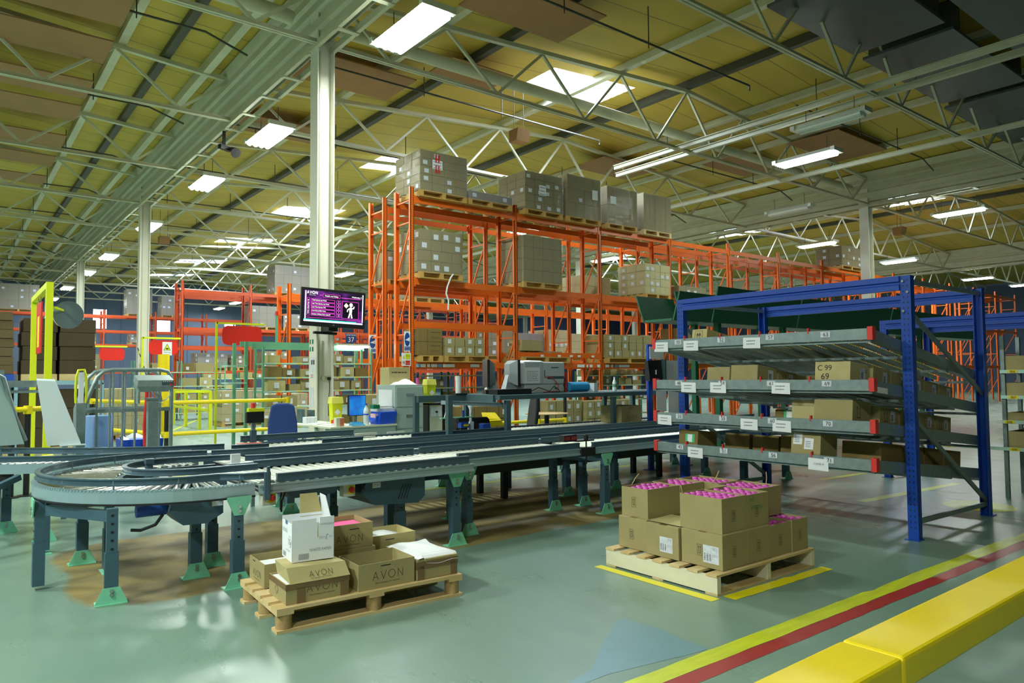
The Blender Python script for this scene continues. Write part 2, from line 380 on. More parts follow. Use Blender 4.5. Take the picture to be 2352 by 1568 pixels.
bays = [(VAL[0], VAL[1], 'left bay'), (VAL[1], VAL[2], 'middle bay over the orange racking'), (VAL[2], VAL[3], 'right bay beyond the right columns'), (VAL[3], VAL[4], 'farthest right bay')]
for a, c, bn in bays:
    t0 = None; q = 0
    for k in range(-2, 11):
        y = 11.84+TS*k
        if a < -10 and y < 10 or a > 20 and y < 4 or a > 40 and (y < 7 or y > 50): continue
        lab = 'cream lattice roof truss, %s one of the %s' % (ORD[q], bn); q += 1
        if t0 is None: t0 = make_truss(a, c, lab); t0.location.y = y
        else: dup(t0, (a, y, 7.35), label=lab)
# ------------------------------------------------------------------ purlins, boards, pipes
for xc, mt, h, nm in [(2.75,'cream',.16,'pale roof purlin with a pipe beside it above the left trusses'),(3.62,'darkstl',.14,'thin dark roof purlin crossing the left trusses'),(4.45,'cream',.22,'deep cream purlin next to the column row gutter, left side'),(.2,'cream',.16,'pale roof purlin at the far left of the roof'),
        (7.75,'cream',.16,'pale purlin just right of the bright twin lamps'),(9.3,'darkstl',.16,'dark roof purlin passing under the brown boards'),(12.86,'cream',.16,'pale purlin beside the rooflight panels'),(15.3,'darkstl',.2,'dark ridge purlin above the wrapped loads on the racking'),(17.9,'cream',.16,'pale purlin just right of the dark ridge purlin'),(20.5,'cream',.16,'pale purlin above the right hand lamps'),(23,'cream',.16,'pale purlin left of the right column row'),
        (28,'cream',.16,'pale purlin right of the right column row'),(30.6,'cream',.16,'second pale purlin right of the right column row'),(33.2,'cream',.16,'third pale purlin right of the right column row'),(35.7,'darkstl',.16,'dark ridge purlin of the right bay'),(38.2,'cream',.16,'pale purlin past the right bay ridge'),(41,'cream',.16,'far right pale purlin')]:
    z = zroof(xc)
    single(MB().box(xc-.06, xc+.06, YS+.2, YW-.2, z-h, z-.012).box(xc-.06, xc+.1, YS+.2, YW-.2, z-h-.015, z-h), 'roof_purlin', M[mt], nm, 'purlin', (xc, 20, z), w=1)
def board(x0, x1, y0, y1, z, lab):
    single(MB().box(x0, x1, y0, y1, z, z+.03), 'ceiling_board', M['brown'], lab, 'board', ((x0+x1)/2, (y0+y1)/2, z), group='brown roof boards', w=1, bev=0)
for i, y in enumerate((11.1, 14.2, 16.2, 18.6, 20.4, 23.1, 25.4, 28)):
    board(-1.6, 2.45, y-.62, y+.62, 8.05, 'brown insulation board under the left bay roof, %s of its line' % ORD[i])
for x0, x1, y0, y1, lab in [(7.4,9.9,9.5,10.9,'brown board right of the brightest lamp'),(5.8,8.4,14.1,15.6,'brown board behind the big white column top'),(8.6,10.3,12.9,14,'brown board left of the rooflights'),(20,23,10.1,11.7,'brown board above the right white tube lamp'),(19.8,22.2,13.3,14.7,'brown board behind the right white tube lamp'),(6,8.4,18.6,19.9,'brown board above the second lamp'),(17,19.6,16.5,18,'brown board behind the right of the wrapped loads'),(27.5,30,13,14.4,'brown board beyond the right column')]:
    board(x0, x1, y0, y1, zroof((x0+x1)/2)-.35, lab+' under the roof')
# the big lagged pipe along the first truss
single(MB().tube([(5.5,12.36,8.0),(10,12.36,8.0),(17,12.3,8.0),(25.0,12.3,8.0)], .13, 14), 'lagged_pipe', M['cream'], 'fat cream pipe running along the truss over the racking', 'pipe', (12, 12.36, 8), w=1)
single(MB().tube([(3,12.3,7.95),(4.2,12.3,7.95),(4.6,12.3,7.93),(4.75,12.3,7.9)], .13, 14), 'lagged_pipe', M['cream'], 'fat cream pipe ending at the top of the big column', 'pipe', (4, 12.3, 7.95), w=1)
for i in range(11):
    y = 9.4+TS*i
    for bx, (xa, xb, bn) in enumerate([(-3, 5.0, 'left bay'), (5.4, 14.5, 'middle bay'), (16.5, 25, 'middle bay past the ridge')]):
        if bx == 0 and y < 9: continue
        z = 8.15; mb = MB().tube([(xa, y, z), (xb-1.2, y, z), (xb-.4, y, z-.25)] if bx != 1 else [(xa, y, z), (xb, y, z), (xb, y, z-.12)], .022, 6)
        x = xa+1
        while x < xb-1.2: mb.cyl((x, y, zroof(x)-.012), (x, y, z-.1), .012, n=6); x += 2.3
        o = single(mb, 'sprinkler_pipe', M['darkstl'], 'thin dark sprinkler pipe of the %s, %s from the front' % (bn, ORD[i]), 'pipe', ((xa+xb)/2, y, z), group='sprinkler pipes', w=1)
# trunking under the trusses on the right
for x, y0, y1, z, lab in [(15.45,4,14.5,7.3,'upper light grey trunking over the tube lamps, left one'),(14.85,3,14,7.3,'cream cable trunking left of the first tube lamp'),(19.8,4,40,7.25,'long cream trunking running to the far right under the trusses'),(12.9,16.5,40,7.25,'pale trunking above the far racking')]:
    single(MB().box(x-.05, x+.05, y0, y1, z, z+.1).box(x-.08, x+.08, y0, y1, z+.1, z+.115), 'cable_trunking', M['cream'], lab, 'trunking', (x, (y0+y1)/2, z), w=1)
# dark ducts in the unlit top right
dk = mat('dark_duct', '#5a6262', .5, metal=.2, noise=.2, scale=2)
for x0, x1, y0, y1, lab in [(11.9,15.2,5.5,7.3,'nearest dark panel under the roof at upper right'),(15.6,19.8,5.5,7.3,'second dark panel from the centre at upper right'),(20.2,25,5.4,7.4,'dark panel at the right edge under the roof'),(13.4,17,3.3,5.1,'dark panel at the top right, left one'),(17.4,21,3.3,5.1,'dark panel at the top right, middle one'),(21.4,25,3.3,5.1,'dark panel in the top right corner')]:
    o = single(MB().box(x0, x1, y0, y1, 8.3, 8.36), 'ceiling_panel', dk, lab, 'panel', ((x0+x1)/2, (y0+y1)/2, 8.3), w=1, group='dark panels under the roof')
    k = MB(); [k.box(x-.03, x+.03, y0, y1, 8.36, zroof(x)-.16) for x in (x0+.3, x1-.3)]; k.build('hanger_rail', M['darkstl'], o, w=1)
# speaker boxes and a fan
for x, y, z, lab in [(11.25,13.9,7.35,'small brown loudspeaker box hanging beside the rooflight'),(7.2,33,7.2,'small dark loudspeaker hanging far back near the left rooflights'),(29.5,12.6,6.9,'small brown loudspeaker right of the right column')]:
    o = thing('hanging_speaker', lab, 'loudspeaker', (x, y, z))
    MB().hull([(-.2,-.15,0),(.2,-.15,0),(.2,.15,0),(-.2,.15,0)], [(-.2,-.22,.3),(.2,-.22,.3),(.2,.15,.3),(-.2,.15,.3)]).build('case', M['brown'], o)
    MB().cyl((-.15,0,.3),(-.15,0,zroof(x)-z),.008,n=6).cyl((.15,0,.3),(.15,0,zroof(x)-z),.008,n=6).build('hanger', M['darkstl'], o)
o = thing('wall_camera', 'black security camera on the gutter left of the twin lamps', 'camera', (5.05, 17.3, 6.95))
MB().box(-.03,.03,-.03,.03,0,.35).build('bracket', M['black'], o); MB().cbox(.02,0,-.1,.32,.1,.1,.5).build('camera_body', M['black'], o); MB().cyl((.2,-.25,-.2),(.18,.0,-.02),.12,.03).build('lens_hood', M['black'], o)

# ------------------------------------------------------------------ lamps
tubem = mat('lamp_tube', '#f2fff2', .4, emit=26)
refl = mat('lamp_reflector', '#e8efe6', .25, metal=.4)
def lamp(x, y, lab, on=True, ww=.56, ll=1.5, power=1, z=7.0):
    o = thing('ceiling_light', lab, 'ceiling light', (x, y, z), 0, 'fluorescent fittings')
    h = ww/2
    MB().hull([(-h,-ll/2,0),(h,-ll/2,0),(h,ll/2,0),(-h,ll/2,0)], [(-h*.7,-ll/2,.1),(h*.7,-ll/2,.1),(h*.7,ll/2,.1),(-h*.7,ll/2,.1)]).build('housing', refl, o)
    MB().box(-h-.02,h+.02,-ll/2-.1,-ll/2,-.02,.08).build('end_cap', refl, o); MB().box(-h-.02,h+.02,ll/2,ll/2+.1,-.02,.08).build('end_cap', refl, o)
    k = 4 if ww > .4 else 2
    for i in range(k):
        u = -h+ww*(i+.5)/k
        MB().cyl((u,-ll/2+.02,-.025),(u,ll/2-.02,-.025),ww/k*.46,n=10).build('tube', tubem if on else refl, o)
    for q in (-ll/2+.2, ll/2-.2): MB().cyl((0,q,.1),(0,q,7.5-z),.008,n=6).build('hanger', M['darkstl'], o)
    if on:
        ld = bpy.data.lights.new('tube_light', 'AREA'); ld.shape = 'RECTANGLE'; ld.size = ww; ld.size_y = ll; ld.energy = LAMP_W*power; ld.color = LAMP_COL
        lo = bpy.data.objects.new('tube_light', ld); C.objects.link(lo); lo.location = (x, y, z-.09)
    return o
for y, lab in [(9.75,'brightest ceiling light, top left of the racking loads'),(16.1,'twin tube ceiling light left of the big column'),(21.1,'ceiling light third along the column row'),(28.4,'ceiling light behind the second column'),(36.5,'ceiling light fifth along the column row'),(42.7,'ceiling light sixth along the column row'),(50.5,'small distant ceiling light seventh along the column row'),(58,'tiny ceiling light at the far end of the column row')]:
    lamp(5.7, y, lab)
lamp(17.3, 9.6, 'lit tube light over the blue flow rack', ww=.42, power=.8)
lamp(15.15, 7.85, 'unlit tube fitting with a yellow sticker at upper right', on=False, ww=.3)
lamp(22.4, 13.1, 'unlit tube fitting left of the right column', on=False, ww=.3)
lamp(27.4, 9.7, 'lit tube light just right of the right column', ww=.42, power=.8)
lamp(29.3, 15.9, 'lit tube light left of the right column above the racking', ww=.42, power=.8)
lamp(37.1, 15.9, 'lit tube light low behind the right column', ww=.42, power=.8)
lamp(47.9, 16.1, 'small lit tube light at the far right', ww=.42, power=.8)
lamp(54, 15.5, 'tiny lit tube light at the right edge', ww=.42, power=.8)
lamp(17.3, 21.05, 'lit tube light seen through the top of the rack', ww=.42)
lamp(16.8, 35.8, 'lit tube light seen right of the big column behind the racking', ww=.42)
lamp(16.7, 54, 'tiny lit light far beyond the left racking', ww=.42); lamp(17, 59, 'tiniest lit light far beyond the left racking', ww=.42)
lamp(12, 28, 'lit tube light deep behind the main racking', ww=.42)
lamp(24.7, 24, 'lit tube light seen through the right part of the racking', ww=.42)
lamp(17.3, 47, 'distant lit tube light behind the racks', ww=.42)
for y, pw, q in [(-3, 2.2, 'nearest'), (3.2, 2.8, 'second'), (9.75, 2.6, 'third'), (16.1, 1.8, 'fourth'), (21.1, 1.6, 'fifth'), (28.4, 1.4, 'sixth'), (36.5, 1.2, 'seventh'), (46, 1.2, 'eighth')]: lamp(-4.6, y, '%s ceiling light along the left bay' % q, power=pw)
lamp(36, 30, 'distant tube light beyond the right racking', ww=.42)
# ================================================================== CONVEYORS
def offs(path, d):
    P = [Vector((x, y, 0)) for x, y in path]; k = len(P); out = []
    for i, p in enumerate(P):
        a = (P[i]-P[i-1]) if i > 0 else P[1]-P[0]; b = (P[i+1]-P[i]) if i < k-1 else P[-1]-P[-2]
        t = (a.normalized()+b.normalized()).normalized(); out.append((p.x+t.y*d, p.y-t.x*d))
    return out
def arc(cx, cy, r, a0, a1, n): return [(cx+r*math.cos(math.radians(a0+(a1-a0)*i/n)), cy+r*math.sin(math.radians(a0+(a1-a0)*i/n))) for i in range(n+1)]
def along(path, step, start=0):
    res = []; d = start; acc = 0
    for (ax, ay), (bx, by) in zip(path[:-1], path[1:]):
        L = math.hypot(bx-ax, by-ay)
        while d <= acc+L:
            t = (d-acc)/L; res.append((ax+(bx-ax)*t, ay+(by-ay)*t, math.atan2(by-ay, bx-ax))); d += step
        acc += L
    return res
def z3(path, z): return [(x, y, z) for x, y in path]
# rails: u grows to the right of the travel direction, so sd=+1 is the right rail
def rail(o, path, sd, z0=.645, z1=.715, w=.04, mt='alu', name='side_rail'):
    pr = [(0,z0),(sd*w,z0),(sd*w,z0+.012),(sd*(w-.012),z0+.02),(sd*(w-.012),z1-.02),(sd*w,z1-.012),(sd*w,z1),(0,z1)]
    if sd < 0: pr = pr[::-1]
    return MB().sweep(z3(path, 0), pr).build(name, M[mt], o, w=1)
def guard(o, path, z=.78, h=.055, t=.012, lip=.018, name='guide_rail'):
    pr = [(-lip,z),(lip,z),(lip,z-.01),(t/2,z-.014),(t/2,z-h+.014),(lip,z-h+.01),(lip,z-h),(-lip,z-h),(-lip,z-h+.01),(-t/2,z-h+.014),(-t/2,z-.014),(-lip,z-.01)]
    return MB().sweep(z3(path, 0), pr[::-1]).build(name, M['guard'], o, w=1)
def rollers(o, path, width, step, z=.70, r=.024, mt='roller', maxn=100, start=.04):
    pts = along(path, step, start); base = None
    L = o.location
    for i, (x, y, a) in enumerate(pts[:maxn]):
        if base is None:
            base = MB().cyl((0, -width/2, 0), (0, width/2, 0), r, n=10).build('roller', M[mt], o); base.location = (x-L.x, y-L.y, z-L.z); base.rotation_euler = (0, 0, a)
        else: copypart(base, o, (x-L.x, y-L.y, z-L.z), a)
def gap_shade(o, x0, x1, y0, y1):  # added dark sheet standing in for the shade between the rollers
    MB().box(x0, x1, y0, y1, .645, .655).build('gap_shade_sheet', M['rubber'], o, w=1)
def clips(o, path, off, zs, ze, step):
    base = None; L = o.location
    for x, y, a in along(offs(path, off), step, step/2):
        if base is None:
            base = MB().cyl((0,0,0),(0,0,ze-zs),.007,n=6).cyl((0,0,(ze-zs)*.45),(0,0,(ze-zs)*.55),.014,n=8).build('guide_clip', M['steel'], o); base.location = (x-L.x, y-L.y, zs-L.z)
        else: copypart(base, o, (x-L.x, y-L.y, zs-L.z))
# legs: sleeve, perforated post, mint foot, mint top bracket; face gives the direction (dx,dy) its plates look to
def cleg(o, x, y, ztop=.64, face=(0, -1), bracket=True, foot=True, mt='leg', hs=.3, wide=.1):
    L = o.location; fx, fy = face; a = math.atan2(fy, fx)+PI/2
    e = MB(); e.cbox(0, 0, hs*.9-.02, .068, .06, ztop-hs*.9)
    lg = e.build('leg', M[mt], o); lg.location = (x-L.x, y-L.y, -L.z); lg.rotation_euler = (0, 0, a)
    MB().cbox(0, 0, .03, .082, .074, hs).build('sleeve', M[mt], lg)
    mb = MB(); z = hs+.05
    while z < ztop-.06: mb.box(-.008, .008, -.0325, -.03, z, z+.014); z += .055
    mb.build('bolt_holes', M['black'], lg)
    if foot:
        mb = MB().prism([(-.095, 0), (.095, 0), (.095, .012), (.05, .11), (-.05, .11), (-.095, .012)], 'y', -.046, -.038).box(-.095, .095, -.06, .05, 0, .008)
        mb.build('foot', M['mint'], lg)
        b = MB(); [b.cyl((0, -.046, zz), (0, -.056, zz), .012, n=8) for zz in (.065, .09)]; b.build('bolt', M['steel'], lg)
    if bracket:
        MB().prism([(-.035, ztop-.13), (.035, ztop-.13), (.085, ztop-.02), (.085, ztop), (-.085, ztop), (-.085, ztop-.02)], 'y', -.044, -.036).build('bracket', M['mint'], lg)
        b = MB(); [b.cyl((0, -.044, ztop-zz), (0, -.054, ztop-zz), .012, n=8) for zz in (.07, .1)]; b.build('bolt', M['steel'], lg)
    return lg
def knapp(o, org, ux, w=.075, h=.042):
    s = MB(); O = Vector(org); ux = Vector(ux); uz = Vector((0, 0, 1)); n = ux.cross(uz)
    s.add([O, O+ux*w, O+ux*w+uz*h, O+uz*h], [(0, 1, 2, 3)]); s.build('maker_label', M['white'], o, w=1)
    t = MB(); put_text(t, 'KNAPP', h*.42, O+ux*w*.54+uz*h*.52+n*.0015, ux, uz)
    t.add([O+ux*w*.2+uz*h*.42+n*.001, O+ux*w*.92+uz*h*.42+n*.001, O+ux*w*.92+uz*h*.45+n*.001, O+ux*w*.2+uz*h*.45+n*.001], [(0, 1, 2, 3)]); t.build('maker_name', M['grey_ink'], o, w=1)
    MB().add([O+ux*w*.02+uz*h*.1+n*.001, O+ux*w*.1+uz*h*.1+n*.001, O+ux*w*.1+uz*h*.95+n*.001, O+ux*w*.02+uz*h*.95+n*.001], [(0, 1, 2, 3)]).build('label_stripe', M['ywhite'], o, w=1)
def isolator(o, x, y, z):
    b = MB().box(x, x+.1, y, y+.08, z, z+.1).build('isolator_box', M['beige'], o, w=1, bev=.004)
    MB().box(x+.035, x+.092, y-.004, y, z+.02, z+.088).build('yellow_plate', M['lime'], o, w=1)
    MB().cyl((x+.064, y-.004, z+.055), (x+.064, y-.02, z+.055), .024, n=20).box(x+.058, x+.07, y-.034, y-.018, z+.033, z+.077).build('red_switch', M['red'], o, w=1)

# --- U-turn: straight feed, half circle, straight return
UC = (1.6, 6.34)
cen = [(1.78, 5.56)]+arc(1.6, 6.34, .78, 270, 90, 24)[0:]+[(1.9, 7.12)]
o = thing('curve_conveyor', 'U shaped roller curve at the left end of the conveyor line', 'conveyor', (1.2, 6.3, 0), 0)
out_ = [(1.78, 5.28)]+arc(1.6, 6.34, 1.06, 270, 90, 28)+[(1.95, 7.4)]
inn_ = [(1.75, 5.84)]+arc(1.6, 6.34, .5, 270, 90, 20)+[(1.95, 6.84)]
# the path runs clockwise seen from above, so its outer side is on the left
for nm, q, z0, z1, mt in [('side_rail', out_, .635, .715, 'alu'), ('inner_rail', inn_, .645, .70, 'guard')]:
    MB().sweep(z3(q, 0), [(-.02, z0), (.02, z0), (.02, z1), (-.02, z1)]).build(nm, M[mt], o, w=1)
ch = MB()
for x, y, a in along(out_, .028): ch.cbox(x, y, .715, .016, .05, .008, a)
ch.build('drive_chain', M['alu'], o, w=1)['kind'] = 'stuff'
MB().sweep(z3(out_, 0), [(-.028, .622), (.01, .622), (.01, .634), (-.028, .634)]).build('lower_chain_guide', M['black'], o, w=1)
g1 = [(1.9, 5.3), (1.72, 5.33), (1.58, 5.43)]+[(1.56+1.0*math.cos(math.radians(t)), 6.4+.99*math.sin(math.radians(t))) for t in range(258, 85, -6)]+[(2.0, 7.28)]
guard(o, g1, .79, .05); guard(o, [(2.0, 5.86)]+arc(1.6, 6.34, .47, 270, 90, 20)+[(2.1, 6.7)], .79, .05)
rollers(o, [(1.62, 5.56)]+arc(1.6, 6.34, .78, 270, 90, 24)+[(1.8, 7.12)], .5, .062, .695, .019)
clips(o, g1, 0, .71, .79, .42)
MB().cyl((1.3, 6.34, .62), (1.3, 6.34, .80), .03, n=10).box(1.27, 1.33, 6.3, 6.38, .80, .84).build('guide_post', M['guard'], o, w=1)
cleg(o, .897, 5.44, .64, (-.1, -1), bracket=False, mt='leg')
cleg(o, .55, 6.12, .64, (-1, 0), mt='leg', foot=False); cleg(o, .90, 6.75, .62, (0, -1), False, True); cleg(o, .70, 7.35, .64, (-1, 0))
cleg(o, 1.02, 6.32, .62, (1, 0), False, True); cleg(o, 1.66, 5.27, .64, (0, -1)); cleg(o, 1.50, 5.74, .62, (0, -1), False); cleg(o, 1.69, 6.0, .62, (0, -1), False)
MB().bar((.6, 6.05, .56), (.9, 5.5, .56), .05, .07).bar((.6, 6.12, .57), (1.3, 6.5, .57), .04, .06).bar((1.1, 6.3, .585), (1.75, 5.7, .585), .05, .05).build('cross_member', M['leg'], o, w=1)
# motor housing with the maker's label
mbx = MB().prism([(1.30,.625),(1.60,.615),(1.60,.51),(1.49,.45),(1.33,.455),(1.24,.55)], 'y', 5.4, 5.75)
mbx.build('motor_housing', M['leg'], o, w=1); knapp(o, (1.52, 5.397, .565), (1, 0, 0))
MB().cyl((1.06, 5.55, .565), (1.25, 5.55, .565), .045, n=14).build('motor', M['signblue'], o, w=1)
MB().tube([(1.22,5.5,.53),(1.17,5.48,.47),(1.08,5.5,.44),(1.02,5.5,.45)], .011, 6).build('motor_cable', M['rubber'], o, w=1)

# --- first straight
p = [(1.82, 5.69), (3.69, 5.69)]
o = thing('straight_conveyor', 'nearest straight roller conveyor behind the white paper carton', 'conveyor', (2.7, 5.7, 0), 0)
rail(o, [(1.8, 5.25), (3.69, 5.25)], 1, .64, .708, .03); guard(o, [(1.94, 5.27), (3.66, 5.27)], .775, .062, .03, .022)
rail(o, [(1.98, 6.14), (3.6, 6.14)], -1, .64, .73, .03, 'guard'); guard(o, [(2.06, 6.13), (3.6, 6.13)], .785, .06)
rollers(o, [(1.8, 5.7), (3.6, 5.7)], .8, .0765, .703, .022, 'rollerw'); gap_shade(o, 1.82, 3.64, 5.29, 6.1)
MB().box(1.83, 1.87, 5.195, 5.225, .6, .8).box(1.84, 1.86, 5.18, 5.2, .61, .84).build('joint_bracket', M['guard'], o, w=1)
for x, y, f in [(3.55, 5.33, (0, -1))]: cleg(o, x, y, .64, f)
for x, y in [(3.3, 6.05), (2.75, 6.1), (3.1, 5.5)]: cleg(o, x, y, .62, (0, -1), False)
MB().prism([(2.03,.625),(2.47,.625),(2.43,.57),(2.08,.565)], 'y', 5.34, 5.8).build('belt_tray', M['leg'], o, w=1)
MB().prism([(2.72,.625),(3.265,.63),(3.265,.46),(3.2,.405),(2.79,.43),(2.66,.54)], 'y', 5.36, 5.9).build('motor_housing', M['leg'], o, w=1)
v = MB()
for i in range(4): v.add([(3.0+i*.026, 5.357, .455), (3.008+i*.026, 5.357, .455), (3.055+i*.026, 5.357, .575), (3.047+i*.026, 5.357, .575)], [(0, 1, 2, 3)])
v.build('vent_slots', M['black'], o, w=1); knapp(o, (2.765, 5.357, .57), (1, 0, 0))
isolator(o, 1.86, 5.33, .535); isolator(o, 2.5, 5.33, .53)
MB().tube([(2.0,5.33,.63),(1.985,5.31,.57),(1.985,5.31,.5),(1.992,5.31,.48),(2.0,5.32,.56),(2.03,5.33,.63)], .006, 6).tube([(2.66,5.33,.62),(2.67,5.31,.57),(2.65,5.32,.545),(2.6,5.33,.55)], .005, 6).build('cable_loop', M['rubber'], o, w=1)
MB().bar((3.25, 5.8, .585), (3.55, 5.4, .6), .05, .07).build('cross_member', M['leg'], o, w=1)
# --- second and third straights, set back a little
o = thing('straight_conveyor', 'second straight conveyor, set back behind the end of the nearest one', 'conveyor', (4.5, 5.8, 0), 0)
rail(o, [(3.71, 5.5), (5.26, 5.5)], 1, .645, .715, .03); guard(o, [(3.71, 5.52), (5.24, 5.52)], .77, .055, .03, .02)
rail(o, [(3.71, 6.22), (5.26, 6.22)], -1, .64, .73, .03, 'guard'); guard(o, [(3.71, 6.2), (5.26, 6.2)], .78, .06)
rollers(o, [(3.68, 5.86), (5.26, 5.86)], .68, .0765, .698, .021, 'rollerw'); gap_shade(o, 3.72, 5.2, 5.52, 6.18)
for x, y, br in [(3.87, 5.6, 1), (5.3, 6.0, 0), (4.19, 6.35, 0)]: cleg(o, x, y, .64, (0, -1), bool(br))
MB().cyl((5.3,5.47,.55),(5.3,5.47,.86),.008,n=8).box(5.22,5.42,5.455,5.52,.63,.72).box(5.18,5.42,5.47,5.6,.785,.80).build('sensor_bracket', M['black'], o, w=1)
MB().box(5.1,5.2,5.5,5.58,.79,.86).build('photo_sensor', M['black'], o, w=1, bev=.004); MB().box(5.02,5.095,5.5,5.58,.79,.86).build('photo_sensor', M['black'], o, w=1, bev=.004); MB().cyl((5.3,5.47,.8),(5.3,5.47,.85),.025,n=12).build('sensor_knob', M['black'], o, w=1)
MB().box(5.115,5.19,5.495,5.5,.805,.845).box(5.03,5.095,5.495,5.5,.805,.845).build('sensor_lens', mat('sensor_lens','#8a2420',.15), o, w=1)
o = thing('straight_conveyor', 'third straight conveyor running in behind the blue flow rack', 'conveyor', (7.5, 5.8, 0), 0)
rail(o, [(5.44, 5.5), (9.6, 5.5)], 1, .645, .715, .03); guard(o, [(5.44, 5.52), (9.6, 5.52)], .765, .05, .03, .02)
rail(o, [(5.3, 6.22), (9.6, 6.22)], -1, .64, .73, .03, 'guard'); guard(o, [(5.3, 6.2), (9.6, 6.2)], .78, .06)
rollers(o, [(5.44, 5.86), (9.6, 5.86)], .68, .0765, .698, .021, 'rollerw'); gap_shade(o, 5.46, 9.6, 5.52, 6.18)
for x, y, br, mt in [(5.6, 5.5, 1, 'leg'), (5.75, 6.0, 0, 'leg'), (6.05, 6.6, 0, 'leg'), (8.3, 5.6, 0, 'leg'), (9.3, 5.6, 0, 'leg')]: cleg(o, x, y, .64, (0, -1), bool(br), mt=mt)
MB().bar((5.4, 5.95, .585), (5.6, 5.55, .585), .05, .07).build('cross_member', M['leg'], o, w=1)
# --- track B
o = thing('straight_conveyor', 'long middle roller conveyor parallel to the nearest line', 'conveyor', (6, 6.8, 0), 0)
rail(o, [(1.95, 6.48), (11, 6.48)], 1, .64, .735, .04, 'alu'); rail(o, [(1.95, 7.2), (11, 7.2)], -1, .64, .73, .03, 'guard')
guard(o, [(2.14, 6.6), (2.3, 6.54), (11, 6.54)], .785, .05, .03, .02); guard(o, [(2.04, 7.28), (2.3, 7.2), (11, 7.2)], .785, .06)
rollers(o, [(2.0, 6.86), (9.6, 6.86)], .62, .0785, .70, .021, 'rollerw'); gap_shade(o, 2.0, 9.6, 6.5, 7.18)
MB().box(2.02, 2.1, 6.6, 6.63, .72, .80).build('joint_plate', M['white'], o, w=1)
for x in (2.9, 4.4, 6.9, 8.8): cleg(o, x, 6.6, .64, (0, -1), False)
# --- track D, right branch
o = thing('straight_conveyor', 'rear roller conveyor passing below the desk and the bench', 'conveyor', (6, 8, 0), 0)
rail(o, [(2.35, 7.68), (11, 7.68)], 1, .64, .735, .04, 'guard'); rail(o, [(2.75, 8.32), (11, 8.32)], -1, .64, .74, .03, 'guard')
guard(o, [(2.35, 7.68), (2.72, 7.62)], .785, .06); guard(o, [(3.35, 7.7), (3.85, 7.7)], .785, .055); guard(o, [(4.5, 7.7), (6.05, 7.7)], .785, .06)
guard(o, [(2.66, 8.36), (3.1, 8.38), (3.8, 8.38), (4.05, 8.36)], .82, .07)
rollers(o, [(2.75, 8.0), (10.4, 8.0)], .6, .0785, .70, .021, 'rollerw'); gap_shade(o, 2.75, 10.4, 7.7, 8.3)
MB().box(4.05,4.35,8.3,8.33,.74,.77).box(4.5,4.75,8.3,8.33,.745,.765).box(3.9,4.2,8.05,8.08,.73,.75).build('side_belt', M['rollerw'], o, w=1)
for x in (3.0, 5.2, 7.4, 9.5): cleg(o, x, 7.75, .64, (0, -1), False); cleg(o, x+.1, 8.25, .64, (0, -1), False)
MB().box(2.76,2.82,8.3,8.36,.6,.88).build('guide_post', M['guard'], o, w=1); MB().box(2.6,2.85,8.2,8.34,.735,.742).build('red_pad', mat('salmon_pad','#d9776a',.6), o, w=1)
# --- left merge curve
pth = [(-.6, 9.1), (-.1, 8.83), (.3, 8.52), (.68, 8.16), (1.1, 7.9), (1.5, 7.74), (1.85, 7.66)]
o = thing('curve_conveyor', 'curved merge conveyor coming from the pale chute at the left edge', 'conveyor', (.6, 8.2, 0), 0)
fr = [(-.5, 8.55), (-.1, 8.36), (.25, 8.12), (.5, 7.94), (.8, 7.75), (1.15, 7.63), (1.6, 7.5), (1.9, 7.46)]; bk = [(-.6, 9.6), (-.1, 9.25), (.3, 9.0), (.62, 8.72), (.96, 8.4), (1.3, 8.14), (1.73, 7.86), (2.3, 7.75)]
MB().sweep(z3(fr, 0), [(-.02, .63), (.02, .63), (.02, .715), (-.02, .715)]).build('side_rail', M['alu'], o, w=1); MB().sweep(z3(bk, 0), [(-.02, .63), (.02, .63), (.02, .715), (-.02, .715)]).build('side_rail', M['alu'], o, w=1)
guard(o, fr, .785, .05, .02, .018); guard(o, bk, .80, .06)
rollers(o, pth, .42, .07, .695, .021)
MB().box(.1, .5, 8.0, 8.5, .52, .62).box(-.3,.35,8.3,8.6,.45,.62).build('under_tray', M['rubber'], o, w=1)
for x, y in [(.75, 7.9), (.15, 8.4), (.5, 8.6)]: cleg(o, x, y, .63, (0, -1), False)
MB().bar((-.3, 7.2, .3), (.55, 7.9, .6), .05, .05).build('brace', M['leg'], o, w=1)
# --- low gravity conveyor under the line
o = thing('gravity_conveyor', 'low slatted roller conveyor underneath the line, close to the floor', 'conveyor', (6.2, 7.2, 0), 0)
for y in (6.95, 7.45): MB().box(4.2, 9, y-.02, y+.02, .32, .42).build('side_rail', mat('dark_rail','#55594f',.5,metal=.3), o, w=1)
rollers(o, [(4.25, 7.2), (9, 7.2)], .46, .11, .43, .024, 'rollerw')
for x in (5.35, 6.6, 8.2):
    for y in (6.95, 7.45): MB().box(x-.035, x+.035, y-.03, y+.03, 0, .32).build('leg', M['rubber'], o, w=1)
o = thing('straight_conveyor', 'short feed conveyor end under the U curve', 'conveyor', (1.4, 6.5, 0), 0) if 0 else None
